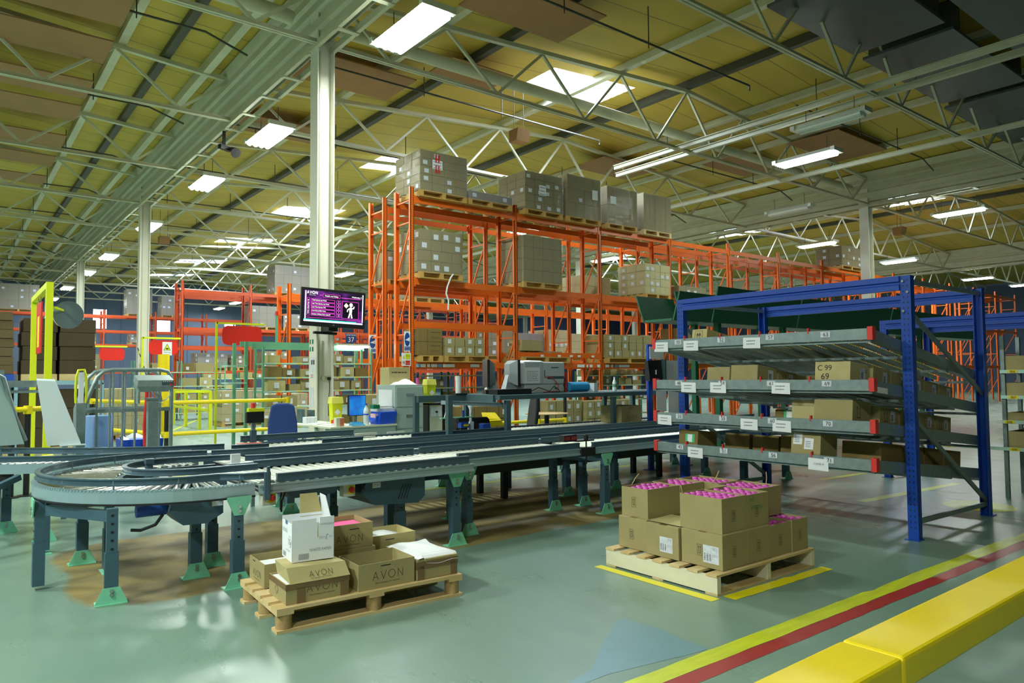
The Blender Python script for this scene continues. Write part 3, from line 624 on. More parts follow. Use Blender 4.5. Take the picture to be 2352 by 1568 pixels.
# ================================================================== PALLETS AND CARTONS IN FRONT
def carton(name, label, x0, x1, y0, y1, z0, z1, mt='card', rz=0, open_top=False, group=None, cat='carton', t=.006, flaps=False, tapey=True, cont=None):
    """a corrugated carton; closed ones have a taped seam on top, open ones have real walls"""
    cx, cy = (x0+x1)/2, (y0+y1)/2; wx, wy, h = x1-x0, y1-y0, z1-z0
    o = thing(name, label, cat, (cx, cy, z0), rz, group); a, b = wx/2, wy/2
    if not open_top:
        MB().box(-a, a, -b, b, 0, h).build('body', M[mt], o, bev=.004)
        if tapey: MB().box(-a, a, -.03, .03, h, h+.001).build('tape', M['tape'], o)
    else:
        MB().box(-a, a, -b, b, 0, t).box(-a, a, -b, -b+t, t, h).box(-a, a, b-t, b, t, h).box(-a, -a+t, -b+t, b-t, t, h).box(a-t, a, -b+t, b-t, t, h).build('body', M[mt], o)
    return o
FR = dict(f=((1, 0, 0), (0, 0, 1)), l=((0, -1, 0), (0, 0, 1)))
def face(o, side, dims, u, v):   # point on the front (-y) or left (-x) face of a carton of dims (wx,wy); u from its left edge
    wx, wy = dims
    return (-wx/2+u, -wy/2-.0012, v) if side == 'f' else (-wx/2-.0012, wy/2-u, v)
def sticker(o, side, dims, u, v, w, h, mt='labelp', code=True, rot=0):
    ux, uz = (Vector(k) for k in FR[side]); O = Vector(face(o, side, dims, u, v)); n = ux.cross(uz)
    MB().add([O, O+ux*w, O+ux*w+uz*h, O+uz*h], [(0, 1, 2, 3)]).build('shipping_label', M[mt], o)
    if code:
        m_ = MB(); rr = random.Random(int(u*999+v*777))
        for c in range(3):
            x = .06+c*.17; y = .12
            while y < .55:
                k = rr.choice((.012, .02, .03)); m_.add([O+n*.0006+ux*w*x+uz*h*y, O+n*.0006+ux*w*(x+.1)+uz*h*y, O+n*.0006+ux*w*(x+.1)+uz*h*(y+k), O+n*.0006+ux*w*x+uz*h*(y+k)], [(0, 1, 2, 3)]); y += k+.022
        for y in (.9, .84, .78, .5, .42): m_.add([O+n*.0006+ux*w*.6+uz*h*y, O+n*.0006+ux*w*.93+uz*h*y, O+n*.0006+ux*w*.93+uz*h*(y+.012), O+n*.0006+ux*w*.6+uz*h*(y+.012)], [(0, 1, 2, 3)])
        m_.build('barcode', M['ink'], o)
def arrows(o, side, dims, u, v, h=.075, w=.04, mt='ink2'):
    """the this-way-up mark: two arrows on a bar in a thin frame"""
    ux, uz = FR[side]; O = face(o, side, dims, u, v); m_ = MB(); t = h*.03
    stroke(m_, [(0, 0), (w, 0), (w, h), (0, h), (0, 0)], O, ux, uz, t)
    stroke(m_, [(w*.25, h*.2), (w*.75, h*.2)], O, ux, uz, t*1.6)
    for q in (.33, .67): stroke(m_, [(w*q, h*.2), (w*q, h*.85)], O, ux, uz, t*1.6); stroke(m_, [(w*(q-.07), h*.72), (w*q, h*.86), (w*(q+.07), h*.72)], O, ux, uz, t*1.2)
    m_.build('handling_mark', M[mt], o)
def avon_print(o, side, dims, u, v, h, sub=True, mt='ink2'):
    ux, uz = FR[side]; O = face(o, side, dims, u, v); m_ = MB(); avon(m_, O, ux, uz, h, h*.07)
    if sub: put_text(m_, 'the company for women', h*.3, (Vector(O)-Vector(uz)*h*.5), ux, uz, sx=1.15)
    m_.build('printed_name', M[mt], o)
def slot(o, side, dims, u, v, w=.07):
    ux, uz = (Vector(k) for k in FR[side]); O = Vector(face(o, side, dims, u, v))
    MB().add([O, O+ux*w, O+ux*w+uz*.006, O+uz*.006], [(0, 1, 2, 3)]).build('hand_slot', M['ink'], o)

# ---- left pallet: presswood blocks on two runners
RZ = -.05
P = thing('wooden_pallet', 'pale wooden pallet on round blocks carrying the loose cartons', 'pallet', (1.535, 4.15, 0), RZ)
LX, LY = 1.25, .78
for k in range(3): MB().box(0, LX, k*(LY-.1)/2, k*(LY-.1)/2+.1, 0, .018).build('runner_board', M['wood'], P)
for i in range(3):
    for j in range(3):
        MB().cyl((.055+i*(LX-.11)/2, .05+j*(LY-.1)/2, .018), (.055+i*(LX-.11)/2, .05+j*(LY-.1)/2, .102), .048, n=18).build('chip_block', M['pulp'], P)
for i in range(3): MB().box(.0+i*(LX-.1)/2, .1+i*(LX-.1)/2, 0, LY, .102, .122).build('stringer_board', M['wood'], P)
for k in range(5): MB().box(0, LX, k*(LY-.115)/4, k*(LY-.115)/4+.115, .122, .142).build('deck_board', M['wood'], P)
Z = .143
# taped carton, front left, with a crooked lid
o = carton('carton', 'taped brown carton at the front left of the loose pallet, under the white box', 1.61, 2.0, 4.18, 4.5, Z, .262, rz=RZ, open_top=True)
d = (.39, .32); avon_print(o, 'f', d, .22, .055, .045); 
MB().box(-.198, .198, -.164, -.1615, .085, .119).box(-.198, -.195, -.163, .16, .085, .119).box(-.13, -.08, -.164, -.1612, 0, .09).box(.14, .19, -.164, -.1612, 0, .09).build('brown_tape', M['tape'], o)
k = MB(); stroke(k, [(.1,.03),(.13,.06),(.1,.09),(.07,.06),(.1,.03)], face(o, 'l', d, .05, 0), *FR['l'], .003); k.build('diamond_mark', M['ink'], o)
MB().box(-.18, .0, -.15, .15, .06, .11).build('paper_stack', M['white'], o)
MB().hull([(-.17,-.165,.118),(.2,-.17,.118),(.2,.15,.118),(-.15,.15,.118)], [(-.18,-.12,.205),(.185,-.12,.195),(.16,.13,.20),(-.17,.13,.205)]).build('carton_lid', M['card_lite'], o)
k = MB(); O = Vector((.02, -.1585, .142)); uz = Vector((0, .05, .085)).normalized(); avon(k, O, (1, 0, 0), uz, .034, .0025); put_text(k, 'the company for women', .011, O-uz*.013, (1, 0, 0), uz, sx=1.15); k.build('lid_print', M['ink2'], o)
o = thing('paper_carton', 'white printed paper box with open flaps on top of the taped carton', 'box', (1.83, 4.42, Z+.325-.118), -.12)
o.location.z = .35
d = (.26, .24); a, b, h = .13, .12, .25
mb = MB().box(-a, a, -b, b, 0, .004).box(-a, a, -b, -b+.004, .004, h-.02).box(-a, -a+.004, -b, b, .004, h-.02).box(a-.004, a, -b, b, .004, h).box(-a, a, b-.004, b, .004, h)
mb.build('body', M['white'], o)
MB().box(-a, a*.15, -b, -b+.004, h-.02, h+.005).build('flap', M['white'], o); MB().box(a*.3, a, -b-.004, -b, h-.03, h+.01).build('flap', M['white'], o)
MB().hull([(-.02,b-.005,h-.02),(a,b-.005,h-.02),(a,b,h-.02),(-.02,b,h-.02)], [(-.01,b+.03,h+.12),(a-.03,b+.03,h+.12),(a-.03,b+.034,h+.12),(-.01,b+.034,h+.12)]).build('raised_flap', M['card_in'], o)
MB().hull([(a-.005,-.06,h-.01),(a,-.06,h-.01),(a,b,h-.01),(a-.005,b,h-.01)], [(a-.02,-.0,h+.12),(a-.016,-.0,h+.12),(a-.016,b,h+.12),(a-.02,b,h+.12)]).build('raised_flap', M['white'], o)
k = MB(); put_text(k, 'WHITE PAPER', .026, face(o, 'f', d, .175, .055), *FR['f'], sx=.85)
for i in range(14): x = .04+i*.0045; O = Vector(face(o, 'f', d, x, .012)); k.add([O, O+Vector((.002+.001*(i % 2), 0, 0)), O+Vector((.002+.001*(i % 2), 0, .035)), O+Vector((0, 0, .035))], [(0, 1, 2, 3)])
put_text(k, '75g', .05, face(o, 'l', d, .19, .10), *FR['l'], sx=.8); put_text(k, 'WHITE PAPER', .014, face(o, 'l', d, .15, .055), *FR['l'])
stroke(k, [(.19+.035*math.cos(t*PI/8), .118+.035*math.sin(t*PI/8)) for t in range(17)], face(o, 'l', d, 0, 0), *FR['l'], .002)
for i in range(10): x = .03+i*.007; O = Vector(face(o, 'l', d, x, .012)); k.add([O, O+Vector((0, -.003, 0)), O+Vector((0, -.003, .03)), O+Vector((0, 0, .03))], [(0, 1, 2, 3)])
for i in range(4): stroke(k, [(.03+i*.03+.009*math.cos(t*PI/3), .175+.011*math.sin(t*PI/3)) for t in range(7)], face(o, 'l', d, 0, 0), *FR['l'], .003)
stroke(k, [(.165,.125),(.172,.145),(.178,.125),(.184,.142),(.19,.128),(.2,.14),(.205,.125)], face(o, 'f', d, 0, 0), *FR['f'], .0015); stroke(k, [(.21,.12),(.214,.15),(.224,.148)], face(o, 'f', d, 0, 0), *FR['f'], .003); stroke(k, [(.23,.13),(.236,.142),(.24,.128),(.25,.14)], face(o, 'f', d, 0, 0), *FR['f'], .0015)
k.build('printing', M['grey_ink'], o)['kind'] = 'stuff'
O = Vector(face(o, 'l', d, .085, .215)); MB().add([O, O+Vector((0,-.05,0)), O+Vector((0,-.05,.025)), O+Vector((0,0,.025))], [(0,1,2,3)]).build('logo_patch', mat('logo_blue','#4d6a9c',.6), o)
MB().add([Vector(face(o,'f',d,.155,.14)), Vector(face(o,'f',d,.16,.14)), Vector(face(o,'f',d,.158,.262))], [(0,1,2)]).build('torn_slit', M['card_in'], o)
# the other loose cartons
o = carton('carton', 'open brown printed carton in the middle of the loose pallet front', 2.06, 2.45, 4.15, 4.47, Z, .303, rz=RZ, open_top=True); d = (.39, .32)
avon_print(o, 'f', d, .2, .055, .05); slot(o, 'f', d, .15, .135); MB().box(-.1, .12, -.1, .12, .006, .045).build('paper_stack', M['white'], o); MB().cyl((.02, .0, .045), (.05, .02, .1), .02, .005).build('crumpled_paper', M['white'], o)
o = carton('carton', 'taped carton heaped with white paper at the right end of the loose pallet', 2.47, 2.78, 4.13, 4.62, Z, .275, rz=RZ); d = (.31, .49)
MB().box(-.158, .158, -.248, -.2455, .07, .118).box(-.158, -.155, -.247, .24, .07, .118).box(-.15, -.1, -.248, -.2457, 0, .09).box(.1, .15, -.248, -.2457, 0, .09).build('brown_tape', M['tape'], o)
MB().grid(lambda u, v: (-.15+.31*u+.02*math.sin(7*v), -.25+.49*v, .137+.03*math.sin(PI*u)*math.sin(PI*v)+.006*math.sin(9*u+5*v)-.04*(max(0, .12-v)*8)*(u > .15)), 14, 14).build('paper_sheets', M['white'], o)
MB().hull([(-.15,-.23,.13),(.15,-.23,.13),(.15,.23,.13),(-.15,.23,.13)], [(-.13,-.2,.145),(.13,-.2,.145),(.13,.2,.145),(-.13,.2,.145)]).build('paper_stack', M['white'], o)
o = carton('carton', 'open carton with white paper at the left rear of the loose pallet', 1.63, 2.0, 4.6, 4.93, Z, .292, rz=RZ, open_top=True); d = (.37, .33)
avon_print(o, 'l', d, .17, .045, .04); slot(o, 'l', d, .08, .13, .05); avon_print(o, 'f', d, .18, .05, .04); MB().box(-.17, .17, -.15, .1, .006, .115).build('paper_stack', M['white'], o)
o = carton('carton', 'closed carton at the back of the loose pallet beneath the one with pink paper', 2.03, 2.38, 4.55, 4.9, Z, .315, rz=RZ)
o = carton('carton', 'raised open carton holding pink paper behind the white box', 1.99, 2.36, 4.56, 4.88, .317, .48, rz=RZ, open_top=True); d = (.37, .32)
avon_print(o, 'f', d, .2, .045, .045); slot(o, 'f', d, .2, .125); MB().box(-.17, .17, -.14, .14, .006, .13).build('pink_paper', mat('pink_paper','#ff5fa8',.6), o)
o = carton('carton', 'open carton of crumpled white paper at the right rear of the loose pallet', 2.42, 2.78, 4.7, 5.0, Z, .335, 'card_lite', rz=RZ, open_top=True); d = (.36, .3)
slot(o, 'f', d, .12, .155); MB().grid(lambda u, v: (-.17+.34*u, -.14+.28*v, .15+.03*math.sin(5*u+2)*math.cos(4*v)), 8, 8).build('paper_sheets', M['white'], o)

# ---- right pallet
P = thing('wooden_pallet', 'wooden pallet with white painted side under the pink capped bottles', 'pallet', (4.07, 2.97, 0), -.015)
LX, LY = 1.2, 1.04; wp = mat('whitewashed_wood', '#dfdcc4', .7, noise=.12, scale=7, stretch=(1, .3, 1))
for k in range(3): MB().box(k*(LX-.04)/2, k*(LX-.04)/2+.04, 0, LY, .012, .122).build('stringer', wp, P)
for k in range(3): MB().box(0, LX, k*(LY-.1)/2, k*(LY-.1)/2+.1, 0, .014).build('bottom_board', M['wood'], P)
for k in range(7): MB().box(-.005, LX, k*(LY-.09)/6, k*(LY-.09)/6+.09, .122, .138).build('deck_board', M['wood'], P)
bott = None
def pink_box(label, x0, x1, y0, y1, z0, z1, full=True, dark=False, marks='fl', capl=None):
    global bott
    o = carton('carton', label, x0, x1, y0, y1, z0, z1, rz=-.01, open_top=full); d = (x1-x0, y1-y0)
    if 'f' in marks: arrows(o, 'f', d, d[0]*.4, .075)
    if 'l' in marks: arrows(o, 'l', d, d[1]*.4, .075)
    if not full: return o
    nx = int((x1-x0-.016)/.056); ny = int((y1-y0-.016)/.056)
    for i in range(nx):
        for j in range(ny):
            x = x0+.008+(x1-x0-.016)*(i+.5)/nx; y = y0+.008+(y1-y0-.016)*(j+.5)/ny; r = random.Random(i*31+j*7+int(x0*100))
            if r.random() < .06: continue
            if bott is None:
                bott = thing('capped_bottle', 'pink capped bottle packed upright in the '+capl, 'bottle', (x, y, z0+.007), 0, 'pink capped bottles in the '+capl)
                MB().cyl((0, 0, 0), (0, 0, .165), .024, n=12).build('bottle_body', mat('purple_bottle', '#a04a98', .3), bott); MB().lathe([(.024, .165), (.0245, .185), (.022, .19), (.0, .191)], n=14).build('cap', M['pink'], bott)
                bott.location.z = z1-.20+.0
            else: b_ = dup(bott, (x, y, z1-.203+r.random()*.012), label='pink capped bottle packed upright in the '+capl, group='pink capped bottles in the '+capl)
    return o
zt, zu = .379, .62
o = pink_box('front corner carton of the lower layer, white label on its left face', 4.18, 4.47, 3.0, 3.35, .14, zt, False); sticker(o, 'l', (.29, .35), .19, .035, .13, .12)
o = pink_box('lower carton second from the front corner along the left side, labelled', 4.17, 4.46, 3.365, 3.67, .14, zt-.005, False, marks=''); sticker(o, 'l', (.29, .305), .13, .04, .12, .11)
pink_box('lower carton at the left rear corner of the bottle pallet', 4.19, 4.5, 3.68, 3.97, .14, zt, False, marks='l')
pink_box('lower carton second from the front corner along the right side', 4.475, 4.755, 3.0, 3.35, .14, zt, False, marks='f')
pink_box('lower open carton third from the front corner, caps showing beside the upper pair', 4.76, 5.03, 3.0, 3.35, .14, zt-.01, True, marks='f', capl='third lower carton along the right side')
pink_box('lower open carton at the right end of the bottle pallet', 5.035, 5.25, 2.99, 3.34, .14, zt-.005, True, marks='f', capl='right end lower carton')
pink_box('hidden lower carton in the middle rear of the bottle pallet', 4.52, 4.85, 3.37, 3.97, .14, zt, False, marks=''); pink_box('lower carton at the right rear of the bottle pallet', 4.87, 5.22, 3.37, 3.97, .14, zt, False, marks='')
o = pink_box('upper front open carton full of pink caps', 4.21, 4.49, 3.02, 3.38, zt, zu, True, marks='f', capl='upper front carton')
o = pink_box('upper front open carton with green handwriting', 4.495, 4.77, 3.02, 3.38, zt, zu-.005, True, marks='f', capl='upper carton with green handwriting')
k = MB(); put_text(k, 'NC', .04, face(o, 'f', (.275, .36), .07, .185), *FR['f']); put_text(k, 'W9XXA', .045, face(o, 'f', (.275, .36), .13, .125), *FR['f'], sx=.9); k.build('green_marker', mat('green_marker', '#3f8a4a', .7), o)
pink_box('upper open carton at the left rear of the bottle pallet', 4.23, 4.6, 3.7, 3.97, zt, zu-.02, True, marks='l', capl='upper left rear carton')
pink_box('upper open carton at the rear, second from the left', 4.605, 4.9, 3.69, 3.98, zt, zu-.02, True, marks='', capl='upper rear carton second from left')
pink_box('upper open carton at the right rear corner', 4.91, 5.18, 3.55, 3.95, zt, zu-.02, True, marks='', capl='upper right rear carton')
pink_box('upper open carton on the right side behind the front pair', 4.86, 5.2, 3.18, 3.53, zt, zu-.02, True, marks='', capl='upper right carton behind the front pair')
def strip(label, pts, r=.004): single(MB().tube(pts, r, 5), 'carton_strip', M['card_lite'], label, 'strip', pts[0], w=1)
strip('torn carton strip sticking up from the left rear upper carton', [(4.35, 3.97, .6), (4.42, 4.0, .635), (4.5, 4.03, .665)])
strip('torn strip hanging down between the two upper rear cartons', [(4.61, 3.69, .6), (4.6, 3.67, .56), (4.585, 3.665, .5)])
strip('torn strip standing up at the right rear upper carton', [(4.9, 3.6, .6), (4.95, 3.6, .64), (4.99, 3.6, .69)]); strip('torn strip standing up at the right side upper carton', [(5.19, 3.3, .6), (5.2, 3.3, .64), (5.21, 3.31, .69)])
single(MB().grid(lambda u, v: (4.2+.26*u, 3.37+.3*v, .381+.012*u), 2, 2), 'carton_sheet', M['card_lite'], 'flat pale carton sheet on the lower layer between the upper stacks', 'cardboard sheet', (4.3, 3.5, .381), w=1)

# ---- floor markings, patch, barrier
def mark(name, lab, pts, mt, z=.0015):
    single(MB().add([(x, y, z) for x, y in pts], [tuple(range(len(pts)))]), name, mt, lab, 'floor marking', (pts[0][0], pts[0][1], 0), w=1)
def ragged(a, b, w, amp=.006, n=60, seed=1):
    r = random.Random(seed); A = Vector(a); B = Vector(b); d = (B-A).normalized(); nn = Vector((-d.y, d.x)); e = 0; up = []; lo = []
    for i in range(n+1):
        p = A.lerp(B, i/n); e = e*.6+r.uniform(-amp, amp)+(r.uniform(.01, .03)*r.choice((-1, 0)) if r.random() < .08 else 0)
        up.append(tuple(p+nn*(w+min(e, .01)))); e2 = r.uniform(-amp, amp); lo.append(tuple(p+nn*e2))
    return lo+up[::-1]
yl = mat('floor_yellow', '#d2de2a', .35, noise=.25, scale=6, stretch=(.6, 3, 1)); rl = mat('floor_red', '#a8322e', .35, noise=.2, scale=6, stretch=(.6, 3, 1)); yl2 = mat('floor_yellow_bright', '#eee11a', .35, noise=.08, scale=6)
mark('floor_line', 'long worn yellow floor line beside the red one in front of the barrier', ragged((2.0, 2.34), (12, 2.14), .12, .004, 90, 3), yl)
mark('floor_line', 'long dark red floor line next to the yellow barrier', ragged((2.0, 2.235), (12, 2.035), .103, .004, 90, 4), rl, .0012)
mark('floor_tape', 'yellow floor tape along the left side of the bottle pallet', [(3.95, 2.93), (4.04, 2.93), (4.05, 4.03), (3.97, 4.03)], yl2); mark('floor_tape', 'yellow floor tape in front of the bottle pallet', ragged((4.1, 2.85), (5.3, 2.82), .1, .004, 20, 5), yl2)
mark('floor_patch', 'pale blue painted patch on the floor near the barrier', [(2.2,2.56),(2.45,2.56),(2.62,2.56),(2.95,2.5),(3.1,2.47),(3.24,2.45),(3.28,2.47),(3.27,2.62),(3.3,2.8),(3.29,2.95),(3.27,3.08),(3.2,3.06),(2.9,2.88),(2.6,2.66)], mat('floor_blue', '#7098a2', .3, noise=.12, scale=6), .001)
mark('floor_line', 'thin dull yellow floor line running under the low conveyor', [(4.6, 8.1), (9, 8.05), (9, 8.13), (4.6, 8.18)], yl); mark('floor_line', 'yellow floor line under the blue flow rack', [(9.6, 5.2), (12.5, 5.0), (12.5, 5.08), (9.6, 5.3)], yl); mark('floor_line', 'short yellow floor line seen below the lowest shelf', [(8.3, 4.0), (10.6, 3.85), (10.6, 3.95), (8.3, 4.13)], yl)
for i in range(6): y = 10.6+i*.75; mark('floor_stripe', 'yellow hatch stripe on the floor behind the yellow rails, %s one' % ORD[i], [(2.2, y), (4.3-.1*i, y+.9), (4.3-.1*i, y+1.05), (2.2, y+.16)], yl)
o = mark('floor_line', 'yellow line on the far floor left of the desk', [(1.5, 13), (7, 27), (7.1, 27), (1.6, 13)], yl); mark('floor_dot', 'round yellow floor marker at the right edge', [(9.0+.35*math.cos(i*PI/12), 3.1+.35*math.sin(i*PI/12)) for i in range(24)], yl)
o = thing('safety_barrier', 'thick yellow guard barrier across the lower right corner', 'barrier', (3, 1.4, 0))
MB().box(-1.0, 2.735, 1.205, 1.435, .33, .452).build('beam', M['yellow'], o, w=1, bev=.014); MB().box(2.74, 9, 1.205, 1.435, .33, .452).build('beam', M['yellow'], o, w=1, bev=.014)
for x in (-.6, 2.74, 6.2): MB().box(x-.06, x+.06, 1.24, 1.4, 0, .33).build('post', M['yellow'], o, w=1); MB().box(x-.12, x+.12, 1.2, 1.44, 0, .012).build('foot_plate', M['yellow'], o, w=1)
# ================================================================== PALLET RACKING
def rack(label, posts, yf, yr, htop, levels, mt='orange', skip=(), loc=None, braces=True, holes=0, group='orange pallet racking'):
    """levels: list of (z top of beam, bays or None); posts: x of every upright frame"""
    o = thing('pallet_rack', label, 'pallet rack', loc or (posts[0], yf, 0), 0, group); L = o.location; b0 = {}
    d = yr-yf
    def put(key, mk, name, loc):
        if key not in b0: b0[key] = mk().build(name, M[mt], o); b0[key].location = loc; return b0[key]
        return copypart(b0[key], o, loc)
    for i, x in enumerate(posts):
        h = htop
        for y, s in ((yf, 1), (yr, -1)):
            p = put(('p', s), lambda: MB().box(0, .09, 0, .012, 0, h).box(0, .012, min(0, s*.07), max(0, s*.07), 0, h).box(.078, .09, min(0, s*.07), max(0, s*.07), 0, h).box(-.02, .11, -.05, .06, 0, .008), 'upright', (x-L.x, y-L.y, 0))
            if i < holes and s > 0:
                mb = MB(); z = .3
                while z < h-.05: mb.box(.022, .032, -.002, .001, z, z+.014).box(.058, .068, -.002, .001, z, z+.014); z += .05
                q = mb.build('slot_holes', M['black'], o); q.location = (x-L.x, y-L.y, 0); q['kind'] = 'stuff'
        if braces:
            z = h-.3; k = 0
            put('h', lambda: MB().bar((.045, .05, 0), (.045, d-.05, 0), .03, .03), 'frame_brace', (x-L.x, 0, h-.28)); put('h', None, 'frame_brace', (x-L.x, 0, h-.75))
            zz = h-.75; sg = 1
            while zz > 1.0:
                put(('d', sg), lambda: MB().bar((.045, .05 if sg > 0 else d-.05, 0), (.045, d-.05 if sg > 0 else .05, -1.15), .03, .03), 'frame_brace', (x-L.x, 0, zz)); zz -= 1.2
                if zz > 2.2: put('h', None, 'frame_brace', (x-L.x, 0, zz+.02))
    for z, bays_ in levels:
        for i in range(len(posts)-1):
            if bays_ is not None and i not in bays_: continue
            ln = posts[i+1]-posts[i]-.09
            for y in (yf-.005, yr-.035):
                put(('b', round(ln, 2)), lambda: MB().box(0, ln, 0, .04, -.125, 0).box(-.005, .03, -.01, .045, -.17, .03).box(ln-.03, ln+.005, -.01, .045, -.17, .03), 'beam', (posts[i]+.09-L.x, y-L.y, z-.002))
    return o
XP = [7.64+2.8*i for i in range(14)]
rack('long tall orange racking with wrapped pallets on top, front run', XP, 13.1, 13.8, 5.5, [(5.29, None), (3.55, None), (2.64, [0]), (2.03, [1]), (1.78, None)], holes=4)
rack('rear back to back run of the tall orange racking', [x-.0 for x in XP], 14.28, 15.0, 5.5, [(5.29, None), (3.55, None), (1.78, None)])
rack('lower bright orange racking run behind the tall racking', [6.6+2.8*i for i in range(12)], 17.25, 18.0, 3.8, [(3.55, None), (1.95, None)])
rack('red orange racking far back left of the big column', [7.45, 10.2, 13, 15.8, 18.6, 21.4], 31, 32.1, 5.45, [(5.1, None), (3.55, None), (2.78, [0]), (1.78, None)], 'orange_d')
rack('second row of red orange racking far back', [7.9, 10.7, 13.5, 16.3, 19.1, 21.9], 32.7, 33.6, 5.45, [(5.1, None), (3.55, None)], 'orange_d')
rack('most distant low racking along the back wall, far left', [1.2, 3.9, 6.6+.2, 9.4, 12.2, 15], 45, 46, 5.3, [(5.02, None), (4.18, None), (3.4, None), (1.9, None)], 'orange_d')
rack('distant racking rows at the back centre', [17.6, 20.4, 23.2, 26, 28.8], 38, 39, 5.3, [(5.0, None), (3.6, None), (1.9, None)], 'orange_d')
rack('distant racking at the right edge beyond the blue frames', [33+2.8*i for i in range(6)], 20, 21, 5.3, [(5.0, None), (3.6, None), (1.9, None)], 'orange_d')

# ---- pallets (shared pieces) and wrapped loads
def pallet(parent, lx, ly, mt='woody', z=0, x=0, y=0):
    mb = MB()
    for k in range(3): mb.box(k*(lx-.09)/2, k*(lx-.09)/2+.09, 0, ly, .02, .12)
    for k in range(5): mb.box(0, lx, k*(ly-.1)/4, k*(ly-.1)/4+.1, .12, .142)
    for k in (0, 2): mb.box(0, lx, k*(ly-.1)/2, k*(ly-.1)/2+.1, 0, .02)
    o = mb.build('pallet', M[mt], parent); o.location = (x, y, z); return o
CART = {}
def load(label, x0, y0, z0, lx, ly, h, nx, ny, nz, mt='card_shade', film=True, lab=.4, pal='woody', blue=False, group='wrapped pallet loads', seed=0, labs=(.11, .085), slim=False, cat='pallet load'):
    for yy, PP in ((13, XP), (14.3, XP), (17.3, [6.6+2.8*i for i in range(12)]), (31.2, [7.45, 10.2, 13, 15.8, 18.6, 21.4]), (45.2, [1.2, 3.9, 6.8, 9.4, 12.2, 15])):
        if abs(y0-yy) < .3 and z0 > 1:
            for p, q in zip(PP[:-1], PP[1:]):
                if p-.2 < x0+lx/2 <= q-.0: x0 = max(x0, p+.15); lx = min(lx, q-.06-p-.15); x0 = min(x0, q-.06-lx); break
    o = thing('pallet_load', label, cat, (x0, y0, z0), 0, group); r = random.Random(seed or int(x0*100+z0*10))
    pallet(o, lx, ly, pal); zb = .143; cw, cd, chh = lx/nx, ly/ny, h/nz
    key = (round(cw, 3), round(cd, 3), round(chh, 3), mt)
    for k in range(nz):
        for i in range(nx):
            for j in range(ny):
                if not (j == 0 or i == 0 or k == nz-1): continue
                loc = (i*cw, j*cd, zb+k*chh)
                jit = (r.uniform(-.004, .004), r.uniform(-.006, .004))
                if key not in CART:
                    c = MB().box(.003, cw-.003, .003, cd-.003, .002, chh-.002).build('carton', M[mt], o, bev=.004); CART[key] = c
                    c.location = loc
                else: c = CART[key].copy(); C.objects.link(c); c.parent = o; c.location = (loc[0]+jit[0], loc[1]+jit[1], loc[2])
                if j == 0 and r.random() < lab:
                    w, hh = labs; u = r.uniform(.15, .55)*(cw-w); v = r.uniform(.15, .5)*(chh-hh)
                    q = CART.get(('lab', labs))
                    if q is None: q = MB().add([(0, 0, 0), (w, 0, 0), (w, 0, hh), (0, 0, hh)], [(0, 1, 2, 3)]).build('shipping_label', M['labelp'], o); CART[('lab', labs)] = q
                    else: q = q.copy(); C.objects.link(q); q.parent = o
                    q.location = (loc[0]+u, -.004, loc[2]+v)
                if i == 0 and r.random() < lab*.6:
                    w, hh = labs; q = MB().add([(-.004, w, 0), (-.004, 0, 0), (-.004, 0, hh), (-.004, w, hh)], [(0, 1, 2, 3)]).build('shipping_label', M['labelp'], o)
                    q.location = (0, loc[1]+.2*cd, loc[2]+.25*chh)
    if film:
        e = .009
        def side(u, v):
            P = [(-e, -e), (lx+e, -e), (lx+e, ly+e), (-e, ly+e), (-e, -e)]; t = u*4; k = min(int(t), 3); f = t-k
            a, b = P[k], P[k+1]; w_ = .006*math.sin(37*u+9*v)*math.sin(23*v)
            return (a[0]+(b[0]-a[0])*f+w_, a[1]+(b[1]-a[1])*f-abs(w_), zb-.02+v*(h+.03))
        MB().grid(side, 24, 8).build('stretch_film', M['film2' if blue else 'film'], o)
    return o
def notice(o, x, z, w, h, s=None, stripes=False):
    MB().add([(x, -.016, z), (x+w, -.016, z), (x+w, -.016, z+h), (x, -.016, z+h)], [(0, 1, 2, 3)]).build('notice_sheet', M['white'], o)
    if stripes:
        for q in (.28, .55):
            MB().add([(x+w*q, -.018, z-.08), (x+w*(q+.15), -.018, z-.08), (x+w*(q+.15), -.018, z+.1), (x+w*q, -.018, z+.1)], [(0, 1, 2, 3)]).add([(x+w*q, -.018, z+h-.06), (x+w*(q+.15), -.018, z+h-.06), (x+w*(q+.15), -.018, z+h+.12), (x+w*q, -.018, z+h+.12)], [(0, 1, 2, 3)]).build('red_tape', M['signred'], o)
    if s:
        t = MB(); lines(t, (x, -.019, z), (1, 0, 0), (0, 0, 1), w, h, 3); t.build('notice_text', M['grey_ink'], o)
a = load('first wrapped load on the rack top, with a red striped notice', 7.74, 12.95, 5.29, 1.21, 1.05, .86, 4, 3, 5, lab=.55); notice(a, .3, .62, .25, .2, 'ACCESSORY', True)
load('low blue wrapped load between the first and second tall loads on the rack top', 9.05, 12.95, 5.29, 1.22, 1.0, .17, 3, 3, 1, film=True, blue=True, lab=.3)
a = load('second tall wrapped load on the rack top, with a white notice', 10.66, 12.95, 5.29, 1.2, 1.05, .9, 4, 3, 5, lab=.55); notice(a, .42, .5, .22, .25, 'NF54')
a = load('third tall wrapped load on the rack top, plain tall cartons', 12.03, 12.95, 5.29, 1.17, 1.05, 1.05, 4, 3, 3, lab=.02); notice(a, .85, .65, .2, .25)
a = load('fourth tall wrapped load on the rack top, shiny film', 13.42, 12.95, 5.29, 1.15, 1.05, .97, 4, 3, 2, lab=.02); notice(a, .1, .65, .22, .2)
load('fifth tall wrapped load on the rack top, at the right end', 14.84, 12.95, 5.29, 1.15, 1.05, 1.0, 5, 3, 1, lab=0, pal='wood')
